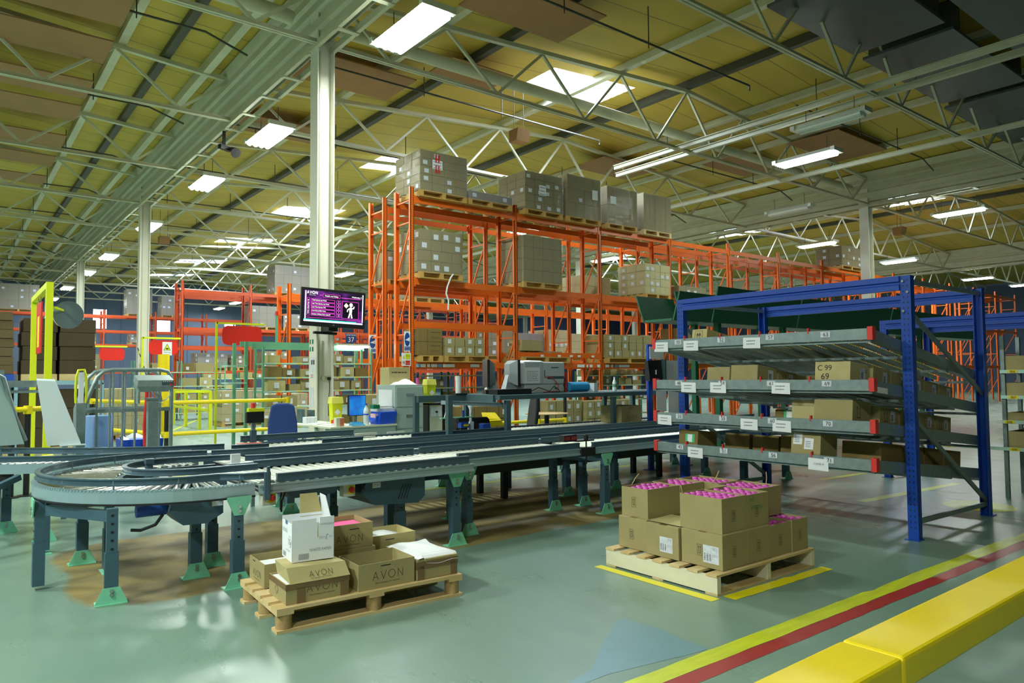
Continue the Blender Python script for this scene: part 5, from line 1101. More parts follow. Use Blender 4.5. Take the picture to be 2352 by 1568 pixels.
for k in range(4): sc('%s dark carton in the right lane of the %s' % (['first', 'second', 'third', 'fourth'][k], S4), 3, 3.4, .36, .17, 6.6+k*.45, .42, 'card_dark', 'l' if k == 1 else '')
# second blue frame behind, right
blue_frame('second blue steel frame behind the first flow rack, at the right edge', 10.5, 12.0, 1.2, 4.75, 2.22)
o = blue_frame('slim blue post frame behind the printer bench', 8.9, 9.0, 7.1, 6.15, 1.75, beams=False) if 0 else None
# far right white edged shelving with number labels
o = thing('shelving_unit', 'low open shelving with yellow number labels right of the blue rack', 'shelving', (9.8, 3, 0))
for k, (z, nums_) in enumerate([(1.49, ['006']), (1.19, ['007']), (.9, ['008']), (.585, ['019', '014', '009'])]):
    y1 = 3.1 if k < 3 else 3.75
    MB().box(9.8, 10.4, 1.2, y1, z-.03, z).build('shelf', M['galv'], o, w=1); MB().box(9.79, 9.8, 1.2, y1, z-.03, z+.01).build('shelf_edge', M['sleeve'], o, w=1)
    for i, s in enumerate(nums_):
        y = {'006': 2.97, '007': 2.97, '008': 3.02, '019': 3.68, '014': 3.32, '009': 2.98}[s]
        MB().add([(9.788, y+.05, z-.028), (9.788, y-.05, z-.028), (9.788, y-.05, z+.008), (9.788, y+.05, z+.008)], [(0, 1, 2, 3)]).build('number_label', M['ywhite'], o, w=1)
        t = MB(); put_text(t, s, .038, (9.786, y, z-.024), (0, -1, 0), (0, 0, 1)); t.build('number', M['ink'], o, w=1)
for y in (1.22, 3.08): MB().box(9.82, 9.87, y-.02, y+.02, 0, 1.9).build('post', M['galv'], o, w=1); MB().box(10.35, 10.4, y-.02, y+.02, 0, 1.9).build('post', M['galv'], o, w=1)
r = random.Random(5)
for k, z in enumerate((1.49, 1.19, .9, .585)):
    y = 3.05
    for i in range(4):
        w = r.uniform(.25, .42)
        carton('carton', '%s open carton from the left on the %s number labelled shelf' % (ORD[i].replace('second nearest', 'second').replace('nearest', 'first'), ['top', 'second', 'third', 'lowest'][k]), 9.83, 10.3, y-w, y, z+.001, z+r.uniform(.1, .2), r.choice(['card', 'card_dark']), open_top=True); y -= w+.03
# working bench with printer ------------------------------------------------------------------
# ================================================================== TELEVISION AND COLUMN FITTINGS
def emis(name, col, e): return mat(name, col, .3, emit=e)
o = thing('television', 'black framed television on the cream column showing the purple safety screen', 'television', (5.18, 11.46, 2.325)); o.rotation_euler = (0, .03, 0); o.scale = (1.03, 1, 1.02)
MB().box(-.565, .565, 0, .05, 0, .63).build('frame', M['black'], o, bev=.006)
scr = mat('tv_picture', '#2a0f3c', .25); nt, b = nodes(scr); tc = nt.nodes.new('ShaderNodeTexCoord'); nz = nt.nodes.new('ShaderNodeTexNoise'); nz.inputs['Scale'].default_value = 3.2; nz.inputs['Detail'].default_value = 2
nt.links.new(tc.outputs['Object'], nz.inputs['Vector']); rp = nt.nodes.new('ShaderNodeValToRGB'); rp.color_ramp.elements[0].position = .42; rp.color_ramp.elements[0].color = lin('#140a22'); rp.color_ramp.elements[1].position = .7; rp.color_ramp.elements[1].color = lin('#7b2a9c')
nt.links.new(nz.outputs[0], rp.inputs[0]); nt.links.new(rp.outputs[0], b.inputs['Emission Color']); b.inputs['Emission Strength'].default_value = 1.0; b.inputs['Base Color'].default_value = (.01, .01, .01, 1)
def sq(mb, x0, x1, z0, z1, y=-.003): return mb.add([(x0, y, z0), (x1, y, z0), (x1, y, z1), (x0, y, z1)], [(0, 1, 2, 3)])
sq(MB(), -.52, .52, .075, .585, -.002).build('screen', scr, o)
pk = emis('screen_pink', '#e44ac8', 1.0); wh = emis('screen_white', '#ffffff', 1.2); bk = emis('screen_black', '#120a18', .5)
k = MB(); sq(k, -.505, -.485, .11, .575); sq(k, .505, .523, .11, .585); sq(k, -.52, .52, .072, .098); k.build('screen_border', emis('screen_lilac', '#cfd2ee', 1.0), o)
sq(MB(), -.52, .4, .098, .113, -.004).build('screen_stripe', emis('screen_teal', '#3cd6b0', 1.0), o)
k = MB(); sq(k, -.2, .1, .485, .545)
for i in range(5): sq(k, -.40, .01, .405-i*.058, .452-i*.058); sq(k, .04, .115, .405-i*.058, .452-i*.058)
sq(k, -.47, -.425, .17, .46); sq(k, .14, .44, .16, .45); sq(k, -.26, -.21, .515, .522); sq(k, .12, .48, .50, .508); sq(k, -.48, .48, .135, .14); k.build('screen_frames', pk, o)
k = MB(); sq(k, -.195, .095, .49, .54, -.0045)
for i in range(5): sq(k, -.395, .005, .411-i*.058, .447-i*.058, -.0045); sq(k, .045, .11, .411-i*.058, .447-i*.058, -.0045)
sq(k, -.466, -.429, .174, .456, -.0045); sq(k, .145, .435, .165, .445, -.0045); k.build('screen_panels', bk, o)
k = MB(); avon(k, (-.385, -.005, .53), (1, 0, 0), (0, 0, 1), .042, .006); put_text(k, 'company for women', .013, (-.385, -.005, .505), (1, 0, 0), (0, 0, 1))
put_text(k, 'Health and Safety', .034, (-.05, -.006, .503), (1, 0, 0), (0, 0, 1)); put_text(k, 'Wednesday, 2', .034, (.4, -.006, .522), (1, 0, 0), (0, 0, 1), sx=.9)
for i, (s, n_) in enumerate([('Total Injuries Last Week', '3'), ('Lost Time Injuries Last Week', '0'), ('Lost Time Injuries YTD', '3'), ('Avon Recordable Cases', '1'), ('Number Of Days Since Last LTI', '12')]):
    put_text(k, s, .029, (-.385, -.006, .421-i*.058), (1, 0, 0), (0, 0, 1), 'LEFT', .85); put_text(k, n_, .028, (.078, -.006, .42-i*.058), (1, 0, 0), (0, 0, 1))
put_text(k, 'W/C: 22nd Feb 16', .03, (-.438, -.006, .315), (0, 0, 1), (-1, 0, 0), sx=1.05); k.build('screen_text', wh, o)
k = MB()
def blob(x, z, rx, rz_): k.add([(x+rx*math.cos(i*PI/8), -.006, z+rz_*math.sin(i*PI/8)) for i in range(16)], [tuple(range(16))])
blob(.30, .395, .03, .035); blob(.295, .30, .025, .06); stroke(k, [(.28,.25),(.265,.19),(.26,.18)], (0,-.006,0), (1,0,0), (0,0,1), .022); stroke(k, [(.305,.25),(.315,.19),(.32,.18)], (0,-.006,0), (1,0,0), (0,0,1), .022); stroke(k, [(.275,.34),(.24,.31),(.235,.28)], (0,-.006,0), (1,0,0), (0,0,1), .016); stroke(k, [(.315,.335),(.345,.34),(.355,.37)], (0,-.006,0), (1,0,0), (0,0,1), .018)
k.build('screen_figure', wh, o); MB().add([(.17,-.0065,.375),(.215,-.0065,.335),(.255,-.0065,.38),(.21,-.0065,.425)], [(0,1,2,3)]).build('screen_placard', emis('screen_cream', '#f1e9b4', 1.0), o)
t = MB(); put_text(t, 'LG', .022, (0, -.003, .028), (1, 0, 0), (0, 0, 1)); t.build('maker_name', M['white'], o)
MB().box(-.06, .1, .05, .38, -.06, .06).box(-.2, .2, .3, .38, -.1, -.06).build('wall_bracket', M['black'], o)
def flat(name, label, cat, x0, x1, z0, z1, y, mt, face_='f', d=.004, grp=None):
    if face_ == 'f': m_ = MB().box(x0, x1, y-d, y, z0, z1); loc = ((x0+x1)/2, y, z0)
    else: m_ = MB().box(y-d, y, min(x0, x1), max(x0, x1), z0, z1); loc = (y, (x0+x1)/2, z0)
    return single(m_, name, mt, label, cat, loc, w=1, group=grp)
cx = 5.04   # left face of the big column
for i, z in enumerate((2.06, 1.93)):
    o = flat('first_aid_sign', '%s green first aid sign on the left face of the big column' % ['upper', 'lower'][i], 'sign', 12.13, 11.97, z, z+.08, cx, M['signgreen'], 'l')
    MB().add([(-.005, .02, 0), (-.005, -.02, 0), (-.005, -.02, .08), (-.005, .02, .08)], [(0, 1, 2, 3)]).build('white_cross', M['white'], o)
o = flat('notice_sheet', 'long paper notice with barcodes on the left face of the big column', 'notice', 12.14, 11.9, 1.56, 1.83, cx, M['labelp'], 'l')
k = MB()
for yy in (.03, -.05): k.add([(-.005, yy, .14), (-.005, yy-.05, .14), (-.005, yy-.05, .22), (-.005, yy, .22)], [(0, 1, 2, 3)])
k.build('barcode', M['ink'], o)
o = flat('notice_sheet', 'small paper with a red round symbol low on the big column', 'notice', 12.1, 11.95, 1.46, 1.54, cx, M['labelp'], 'l'); k = MB(); stroke(k, [(.03*math.cos(i*PI/6), .04+.025*math.sin(i*PI/6)) for i in range(13)], (-.005, 0, 0), (0, -1, 0), (0, 0, 1), .01); k.build('symbol', M['signred'], o)
o = flat('notice_sheet', 'tall faded paper strip at desk height on the big column', 'notice', 12.12, 11.94, .95, 1.3, cx, M['labelp'], 'l')
o = thing('socket_outlet', 'round grey socket with a black plug on the big column', 'socket', (5.22, 11.985, 1.42)); MB().cyl((0, 0, .04), (0, -.05, .04), .04, n=16).box(.03, .12, -.05, 0, .0, .08).build('socket_box', M['cream'], o); MB().box(.06, .11, -.09, -.05, .01, .06).build('plug', M['black'], o); MB().tube([(.085,-.08,.02),(.09,-.085,-.15),(.07,-.08,-.4),(.075,-.08,-.62)], .006, 6).build('cable', M['black'], o); MB().tube([(0,-.01,.08),(0,-.01,.7)], .012, 6).build('conduit', M['cream'], o)
o = thing('station_sign', 'dark blue STATION 37 sign hanging right of the big column', 'sign', (6.81, 14.44, 2.22)); MB().box(0, .25, 0, .006, 0, .2).build('sign_board', mat('sign_navy', '#27407e', .5), o); t = MB(); put_text(t, 'STATION', .055, (.125, -.002, .15), (1, 0, 0), (0, 0, 1)); put_text(t, '37', .15, (.125, -.002, .02), (1, 0, 0), (0, 0, 1)); t.build('sign_text', M['white'], o)
MB().box(.02, .03, .0, .1, .18, .21).box(.22, .23, 0, .1, .18, .21).build('hanger', M['steel'], o)
o = thing('work_light', 'lit white tube under the green gantry right of the big column', 'light', (7.02, 14.5, 2.13)); MB().box(-.38, .38, -.04, .04, .03, .07).build('housing', M['cream'], o); MB().cyl((-.36, 0, .01), (.36, 0, .01), .022, n=10).build('tube', tubem, o)
# ================================================================== DESK
o = thing('office_desk', 'pale office desk with pedestal in front of the big column', 'desk', (4.8, 10.6, 0))
MB().box(4.45, 5.55, 9.93, 10.55, .72, .745).hull([(4.45,10.55,.72),(5.0,10.55,.72),(5.0,11.6,.72),(4.2,11.6,.72)], [(4.45,10.55,.745),(5.0,10.55,.745),(5.0,11.6,.745),(4.2,11.6,.745)]).build('desktop', mat('desk_top', '#d8dcc8', .5), o, w=1)
MB().box(4.62, 5.54, 9.96, 10.5, .04, .72).build('pedestal', M['cab'], o, w=1); MB().box(4.78, 4.79, 9.95, 9.96, .5, .66).box(4.9,5.4,9.955,9.96,.36,.365).build('drawer_gap', M['black'], o, w=1); MB().box(4.25, 4.29, 11.5, 11.54, 0, .72).box(4.5, 4.54, 10.6, 10.64, 0, .72).build('leg', M['cab'], o, w=1)
o = thing('filing_cabinet', 'tall grey green filing cabinet beside the desk', 'cabinet', (5.85, 10.35, 0))
MB().box(5.585, 6.095, 10.05, 10.68, 0, 1.345).build('body', M['cab'], o, w=1, bev=.004)
for z in (1.0, .66, .32, .02): 
    d_ = MB().box(5.605, 6.075, 10.035, 10.05, z, z+.315).build('drawer', M['cab'], o, w=1, bev=.003)
    h_ = MB().box(5.77, 5.91, 10.02, 10.036, z+.17, z+.215).build('handle', M['steel'], d_); h_.location = (-5.85, -10.35, 0)
MB().add([(5.583, 10.6, .95), (5.583, 10.15, .95), (5.583, 10.15, 1.27), (5.583, 10.6, 1.27)], [(0, 1, 2, 3)]).build('paper_notice', M['white'], o, w=1)
o = carton('carton', 'tall open carton with handwriting standing on the filing cabinet', 5.62, 6.0, 10.32, 10.62, 1.346, 1.63, 'card_lite'); t = MB(); lines(t, face(o, 'f', (.38, .3), .02, .18), *FR['f'], .34, .06, 1); t.build('handwriting', M['ink2'], o)
single(MB().grid(lambda u, v: (5.6+.40*u, 10.06+.24*v, 1.35+.075*math.sin(PI*u)**.6*math.sin(PI*v)*(1+.3*math.sin(9*u+4*v))), 12, 8), 'plastic_bag', M['white'], 'crumpled white plastic bag on the filing cabinet front edge', 'bag', (5.83, 10.18, 1.346), w=1)
o = thing('spray_bottle', 'pink bottle with dark top at the cabinet right edge', 'bottle', (6.05, 10.15, 1.346)); MB().cyl((0,0,0),(0,0,.11),.027,n=12).build('body', mat('pink_liquid','#e0559a',.3), o); MB().cyl((0,0,.11),(0,0,.16),.018,n=10).cyl((0,0,.16),(0,0,.2),.03,.02,n=10).build('cap', M['black'], o)
def sharps(label, x, y, z, s=1):
    o = thing('sharps_bin', label, 'bin', (x, y, z)); a, b = .085*s, .07*s
    MB().hull([(-a*.8,-b*.8,0),(a*.8,-b*.8,0),(a*.8,b*.8,0),(-a*.8,b*.8,0)], [(-a,-b,.3*s),(a,-b,.3*s),(a,b,.3*s),(-a,b,.3*s)]).build('body', M['lime'], o, bev=.004)
    MB().hull([(-a*1.15,-b*1.1,.3*s),(a*1.15,-b*1.1,.3*s),(a*1.15,b*1.1,.3*s),(-a*1.15,b*1.1,.3*s)], [(-a,-b,.4*s),(a,-b,.4*s),(a,b,.4*s),(-a,b,.4*s)]).build('lid', mat('pale_yellow','#e9e86a',.45), o, bev=.004)
    MB().add([(-.05*s,-b-.003,.17*s),(0,-b-.003,.12*s),(.05*s,-b-.003,.17*s),(0,-b-.003,.22*s)], [(0,1,2,3)]).build('label', M['white'], o); return o
sharps('tall yellow sharps bin standing on the water cooler right of the cabinet', 6.46, 10.45, 1.03); sharps('yellow sharps bin on the desk left of the blue monitor', 4.9, 10.75, .745, 1.05)
o = thing('water_cooler', 'white water cooler in a dark frame right of the filing cabinet', 'water cooler', (6.53, 10.5, 0)); MB().box(6.39, 6.67, 10.36, 10.64, 0, 1.0).build('body', M['beige'], o, w=1, bev=.02); MB().box(6.36,6.385,10.33,10.66,0,1.03).box(6.675,6.7,10.33,10.66,0,1.03).box(6.36,6.7,10.33,10.66,1.005,1.028).build('frame', M['black'], o, w=1); MB().box(6.42,6.64,10.345,10.36,.8,.96).build('recess', M['labelp'], o, w=1); MB().cyl((6.53,10.345,.88),(6.53,10.32,.88),.018,n=10).build('tap', M['black'], o, w=1)
def monitor(label, x, y, z, rz, w=.32, h=.33, on=True):
    o = thing('computer_monitor', label, 'monitor', (x, y, z), rz); MB().cbox(0, .02, .12, w, .04, h).build('case', M['black'], o, bev=.004)
    if on:
        s = mat('desktop_picture', '#0d3fb8', .2); 
        if not s.get('done'):
            nt, b = nodes(s); tc = nt.nodes.new('ShaderNodeTexCoord'); nz = nt.nodes.new('ShaderNodeTexNoise'); nz.inputs['Scale'].default_value = 3; nt.links.new(tc.outputs['Object'], nz.inputs['Vector']); rp = nt.nodes.new('ShaderNodeValToRGB'); rp.color_ramp.elements[0].color = lin('#0a35a8'); rp.color_ramp.elements[1].color = lin('#2aa8ee'); rp.color_ramp.elements[0].position = .35; rp.color_ramp.elements[1].position = .75
            nt.links.new(nz.outputs[0], rp.inputs[0]); nt.links.new(rp.outputs[0], b.inputs['Emission Color']); b.inputs['Emission Strength'].default_value = .85; b.inputs['Base Color'].default_value = (.01, .01, .02, 1); s['done'] = 1
        MB().add([(-w/2+.012, -.002, .132), (w/2-.012, -.002, .132), (w/2-.012, -.002, .12+h-.014), (-w/2+.012, -.002, .12+h-.014)], [(0, 1, 2, 3)]).build('screen', s, o)
    MB().bar((0, .06, .01), (0, .05, .25), .05, .02).build('stand', M['grey'], o); MB().cbox(0, .06, 0, .2, .16, .012).build('base', M['grey'], o); return o
monitor('blue lit computer monitor on the desk', 5.13, 10.45, .746, .1)
o = thing('water_bottle', 'clear water bottle with blue band on the desk', 'bottle', (5.08, 10.05, .746)); MB().lathe([(.04,0),(.042,.02),(.042,.2),(.03,.25),(.014,.28),(.014,.3)], n=16).build('body', M['glassb'], o); MB().cyl((0,0,.15),(0,0,.17),.043,n=16).build('band', M['bluebox'], o); MB().cyl((0,0,.3),(0,0,.325),.017,n=12).build('cap', M['bluebox'], o)
o = thing('storage_crate', 'bright blue open fronted plastic crate on the desk', 'crate', (5.38, 10.1, .746)); MB().hull([(-.12,-.12,0),(.16,-.12,0),(.16,.16,0),(-.12,.16,0)], [(-.1,-.14,.19),(.19,-.14,.19),(.19,.18,.19),(-.1,.18,.19)]).build('body', M['bluebox'], o, bev=.006); MB().hull([(-.17,-.1,.06),(-.12,-.1,.0),(-.12,.14,0),(-.17,.14,.06)], [(-.15,-.1,.13),(-.1,-.1,.13),(-.1,.14,.13),(-.15,.14,.13)]).build('open_front', M['bluebox'], o); MB().box(-.16,-.11,-.08,.08,.1,.16).build('paper_slip', mat('pink_slip','#f3c6cf',.7), o)
single(MB().box(-.1,.19,-.1,.16,0,.05), 'paper_ream', M['labelp'], 'stack of white paper in the blue crate on the desk', 'paper', (5.36, 10.1, .938)); 
o = thing('ring_binder', 'dark binder lying on the paper stack in the crate', 'binder', (5.42, 10.17, .99), .08); MB().box(-.14,.14,-.1,.1,0,.02).build('cover', M['black'], o); MB().box(-.13,.13,-.104,-.1,.003,.017).build('pages', M['white'], o)
single(MB().box(-.055,.055,-.06,.06,0,.06), 'card_box', M['signgreen'], 'small green box on the paper stack in the crate', 'box', (5.2, 10.0, .99), .0)
o = thing('card_box', 'small white box with an orange side on the desk corner', 'box', (4.62, 10.02, .746)); MB().box(-.06,.06,-.05,.05,0,.13).build('body', M['beige'], o); MB().box(-.005,.058,-.052,-.05,.01,.12).build('orange_panel', mat('orange_print','#e27a52',.6), o)
single(MB().box(-.06,.06,-.05,.05,0,.07), 'card_box', M['signred'], 'small red box left of the monitor on the desk', 'box', (4.8, 10.5, .746), .2)
for i, (x, y, a, w, l) in enumerate([(4.75, 10.18, .2, .2, .14), (5.0, 10.24, -.3, .2, .14), (4.6, 10.75, .5, .28, .2), (4.62, 10.38, .9, .2, .14)]): single(MB().cbox(0, 0, 0, w, l, .006+.004*i, a), 'paper_sheet', M['white'], '%s loose white paper sheet on the desk' % ['front left', 'front middle', 'left', 'centre'][i], 'paper', (x, y, .746))
single(MB().hull([(-.1,-.08,0),(.1,-.08,0),(.1,.08,0),(-.1,.08,0)], [(-.08,-.03,.03),(.08,-.03,.03),(.08,.08,.05),(-.08,.08,.05)]), 'document_tray', mat('teal_blue','#1f7fae',.4), 'blue document tray on the desk in front of the bottle', 'tray', (4.92, 10.02, .746))
for i, (x, h) in enumerate([(4.55, .22), (4.72, .2)]): single(MB().cbox(0, 0, 0, .05, .2, h), 'letter_file', M['grey'], '%s grey upright file at the back of the desk' % ['left', 'right'][i], 'file', (x, 11.3, .746))
single(MB().box(-.09,.09,-.08,.08,0,.1), 'paper_ream', M['labelp'], 'white paper pile behind the small red box on the desk', 'paper', (4.6, 11.05, .746))
# chairs
def chair(label, x, y, rz, seat, arms=True, bh=.55):
    o = thing('office_chair', label, 'chair', (x, y, 0), rz)
    MB().grid(lambda u, v: (-.22+.44*u, -.22+.44*v, .47+.05*math.cos(PI*(u-.5))*math.cos(PI*(v-.5))), 8, 8).hull([(-.22,-.22,.42),(.22,-.22,.42),(.22,.22,.42),(-.22,.22,.42)], [(-.225,-.225,.475),(.225,-.225,.475),(.225,.225,.475),(-.225,.225,.475)]).build('seat', seat, o)
    pts = [(-.2,.0),(-.19,.3),(-.15,bh-.03),(-.08,bh),(.08,bh),(.15,bh-.03),(.19,.3),(.2,0)]
    MB().hull([(u, .20+v*.12, .58+v) for u, v in pts], [(u*.95, .27+v*.12, .58+v) for u, v in pts]).build('backrest', seat, o, bev=.02)
    MB().bar((0,.15,.42),(0,.26,.7),.06,.02).build('back_bar', M['black'], o); MB().cyl((0,0,.12),(0,0,.42),.025,n=10).build('gas_lift', M['black'], o)
    for i in range(5):
        a = i*2*PI/5; l = MB().bar((0,0,.11),(.27*math.cos(a),.27*math.sin(a),.08),.04,.035).build('base_leg', M['black'], o)
        MB().cyl((.27*math.cos(a),.27*math.sin(a)-.015,.03),(.27*math.cos(a),.27*math.sin(a)+.015,.03),.03,n=10).build('castor', M['black'], l)
    if arms:
        for s in (-1, 1): MB().tube([(s*.2,-.05,.42),(s*.27,-.05,.45),(s*.28,-.1,.62),(s*.28,.08,.66),(s*.26,.2,.64)], .018, 8).build('armrest', M['black'], o)
    return o
chair('blue office chair standing left of the desk', 3.52, 9.35, -.35, mat('blue_fabric', '#2c4a8c', .8, noise=.15, scale=40)); chair('black office chair beneath the printer bench', 7.72, 9.6, -1.9, mat('black_fabric', '#26292c', .75), False)
o = thing('round_table', 'round wooden topped stool table behind the bench', 'table', (8.87, 10.2, 0)); MB().lathe([(.0,.755),(.4,.755),(.41,.765),(.4,.775),(0,.775)], n=32).build('table_top', mat('table_wood', '#b89a5c', .5, noise=.1, scale=10), o); MB().cyl((0,0,.02),(0,0,.755),.045,n=14).build('stem', M['black'], o); MB().lathe([(.25,0),(.25,.015),(.05,.03)], n=24).build('foot', M['black'], o)
# ================================================================== BENCH OVER THE CONVEYOR
o = thing('work_bench', 'grey steel bench straddling the rear conveyor, carrying the printer', 'bench', (7.6, 8, 0)); g = M['grey']
MB().box(5.75, 9.5, 8.48, 8.53, 1.13, 1.22).box(5.75, 9.5, 7.55, 7.71, 1.16, 1.22).box(5.72, 5.77, 7.66, 8.53, 1.13, 1.22).build('top_frame', g, o, w=1); MB().box(5.77, 9.5, 7.71, 8.48, 1.205, 1.225).build('top_plate', g, o, w=1)
for x, y in ((5.9, 7.58), (7.92, 7.58), (5.9, 8.53), (9.4, 8.53), (8.7, 8.53)): MB().box(x-.035, x+.035, y-.03, y+.03, 0, 1.15).build('leg', g, o, w=1)
MB().hull([(4.98,7.66,1.12),(5.9,7.66,1.06),(5.9,7.78,1.06),(4.98,7.78,1.12)], [(4.98,7.66,1.17),(5.9,7.66,1.12),(5.9,7.78,1.12),(4.98,7.78,1.17)]).build('cable_tray', M['alu'], o, w=1); MB().box(4.96, 5.75, 8.3, 8.36, 1.13, 1.22).build('side_rail', g, o, w=1); MB().box(4.94, 5.01, 7.55, 7.61, 0, 1.24).box(4.94,5.01,8.36,8.42,0,1.22).build('slotted_post', g, o, w=1)
k = MB()
for i in range(36): k.add([(5.1+i*.02,7.658,1.135-i*.0012),(5.108+i*.02,7.658,1.135-i*.0012),(5.108+i*.02,7.658,1.155-i*.0012),(5.1+i*.02,7.658,1.155-i*.0012)],[(0,1,2,3)])
k.build('tray_slots', M['black'], o, w=1)['kind'] = 'stuff'
o = thing('laser_printer', 'pale grey laser printer with a taped notice, back turned, on the bench', 'printer', (6.93, 8.1, 1.226)); pc = mat('printer_grey', '#c4cdd0', .45); pd = mat('printer_side', '#b4c0c6', .45)
MB().box(-.4, .38, -.12, .28, .12, .45).build('body', pc, o, bev=.02); MB().box(-.39, .37, -.11, .27, 0, .118).build('paper_drawer', pc, o, bev=.006); MB().box(-.41, -.05, -.125, -.1, .13, .455).build('side_cover', pd, o, bev=.02)
MB().box(-.40, -.12, -.128, -.126, .14, .37).build('notice_sheet', M['white'], o)
t = MB(); lines(t, (-.39, -.13, .17), (1, 0, 0), (0, 0, 1), .26, .16, 6) ; t.build('notice_text', M['grey_ink'], o)
k = MB(); k.box(.1, .25, -.122, -.12, .36, .375).box(.03, .36, -.122, -.12, .2, .24).box(-.03, -.015, -.122, -.12, .22, .33); k.build('vent', M['grey'], o); MB().box(.16,.24,-.123,-.12,.125,.14).box(.16,.24,-.123,-.12,.06,.075).build('latch', mat('latch_green','#2c9c80',.5), o)
MB().hull([(-.3,-.08,.45),(.0,-.08,.45),(.0,.2,.45),(-.3,.2,.45)], [(-.25,-.05,.475),(-.05,-.05,.47),(-.05,.18,.47),(-.25,.18,.475)]).build('output_tray', M['white'], o)
for i, (pts, mt_) in enumerate([([(-.03,-.13,.23),(.1,-.16,.22),(.2,-.17,.1),(.17,-.17,.02),(-.1,-.18,.01)], 'red'), ([(.36,-.13,.2),(.3,-.17,.1),(.38,-.18,.02),(.2,-.2,.012),(.0,-.22,.012)], 'black'), ([(-.4,-.2,.01),(-.2,-.19,.08),(0,-.2,.02),(.1,-.19,.1),(.2,-.2,.02)], 'black')]):
    MB().tube(pts, .006, 6).build('cable', M[mt_], o)
def lcdpair(label, x, y, rz):
    o = thing('computer_monitor', label, 'monitor', (x, y, 1.226), rz); MB().cbox(0, -.05, .1, .36, .035, .38).build('case', M['black'], o, bev=.004)
    MB().hull([(-.17,-.03,.11),(.17,-.03,.11),(.17,-.03,.47),(-.17,-.03,.47)], [(-.09,.06,.16),(.09,.06,.16),(.09,.06,.42),(-.09,.06,.42)]).build('rear_shell', mat('monitor_silver','#aab4b8',.35,metal=.5), o); MB().hull([(-.08,-.06,.06),(.08,-.06,.06),(.08,.12,.06),(-.08,.12,.06)],[(-.05,.02,.3),(.05,.02,.3),(.05,.05,.3),(-.05,.05,.3)]).build('stand', MATS['monitor_silver'], o); MB().cbox(0, .02, 0, .24, .2, .05).build('base', M['black'], o); return o
lcdpair('left monitor of two standing back to back on the bench, dark screen seen edge on', 6.02, 8.14, -2.0); lcdpair('right monitor of two standing back to back on the bench', 6.4, 8.14, 1.35)
single(MB().box(-.3,.3,-.05,.15,0,.07), 'terminal_box', M['black'], 'flat black equipment box in front of the bench monitors', 'equipment box', (6.15, 7.78, 1.226), bev=.004)
o = thing('plastic_tub', 'bright blue plastic roll on the bench right of the printer', 'tub', (7.58, 8.0, 1.226)); MB().cyl((-.2,0,.075),(.2,0,.075),.075,n=18).build('body', mat('sky_blue','#2f9fe0',.35), o); MB().cyl((.2,0,.075),(.21,0,.075),.05,n=18).build('core', M['white'], o)
single(MB().box(0,.03,-.1,.1,0,.3), 'red_folder', M['red'], 'red folder standing right behind the printer', 'folder', (7.34, 8.1, 1.226)); single(MB().box(0,.08,-.07,.07,0,.13), 'card_box', M['labelp'], 'small white and blue box right of the blue roll', 'box', (7.82, 7.95, 1.226))
o = thing('water_bottle', 'small green labelled bottle on the bench', 'bottle', (8.29, 7.9, 1.226)); MB().lathe([(.032,0),(.034,.02),(.034,.13),(.015,.18),(.013,.2)], n=14).build('body', M['glassb'], o); MB().cyl((0,0,.06),(0,0,.11),.0345,n=14).build('label_band', M['signgreen'], o); MB().cyl((0,0,.2),(0,0,.22),.015,n=10).build('cap', M['white'], o)
o = thing('beacon_tube', 'white cylinder standing on the left end of the bench', 'beacon', (5.62, 8.33, 1.221)); MB().cyl((0,0,.02),(0,0,.2),.04,n=18).cyl((0,0,.2),(0,0,.26),.044,n=18).build('cylinder', M['white'], o); MB().box(-.07,.12,-.05,.05,0,.02).build('base', M['black'], o)
# sensors on the conveyor under the bench
o = thing('label_scanner', 'blue label scanner block on the conveyor under the bench', 'scanner', (5.37, 7.85, .73)); MB().box(-.06,.06,-.04,.04,.07,.15).build('body', M['wblue'], o, bev=.004); MB().box(-.02,.06,-.043,-.04,.09,.12).build('yellow_label', M['ywhite'], o); MB().box(-.09,.07,-.03,.04,.15,.2).build('head', M['black'], o); MB().box(-.35,.15,-.02,.02,.2,.215).build('mount_arm', M['mint'], o); MB().cyl((0,0,.215),(0,0,.3),.018,n=10).build('sensor', M['wblue'], o); MB().cyl((.1,0,0),(.1,0,.12),.015,n=10).build('stub', M['steel'], o); MB().cyl((-.03,0,0),(-.03,0,.07),.02,n=8).build('pin', M['black'], o)
MB().tube([(0,0,.3),(.0,0,.36),(-.1,0,.38),(-.25,0,.34),(-.3,0,.2)], .006, 6).build('cable', M['white'], o)
o = thing('air_funnel', 'thin white stand with a flared top on the conveyor under the bench', 'stand', (5.56, 7.95, .73)); MB().cyl((0,0,.3),(0,0,.37),.018,.05,n=12).cyl((0,0,.1),(0,0,.3),.018,n=10).build('funnel', M['white'], o); MB().box(-.03,.03,-.03,.03,0,.14).build('foot', M['white'], o)
single(MB().box(-.06,.06,-.05,.05,0,.11), 'sensor_block', M['wblue'], 'small blue box right of the white stand on the conveyor', 'sensor', (5.72, 7.85, .73), bev=.004)
o = thing('light_barrier', 'slim blue and mint upright sensor strip beside the bench leg', 'sensor', (5.99, 7.66, .737)); MB().box(-.015,.015,-.015,.015,0,.2).build('strip', M['wblue'], o); MB().box(-.015,.015,-.015,.015,.2,.27).build('top', M['mint'], o)
o = thing('motor_unit', 'dark rounded motor unit on the conveyor under the bench', 'motor', (5.75, 8.2, .746)); MB().cyl((-.3,0,.07),(.25,0,.07),.09,n=16).build('housing', M['black'], o); MB().box(-.35,.3,-.06,.06,-.02,.0).build('plate', M['black'], o)
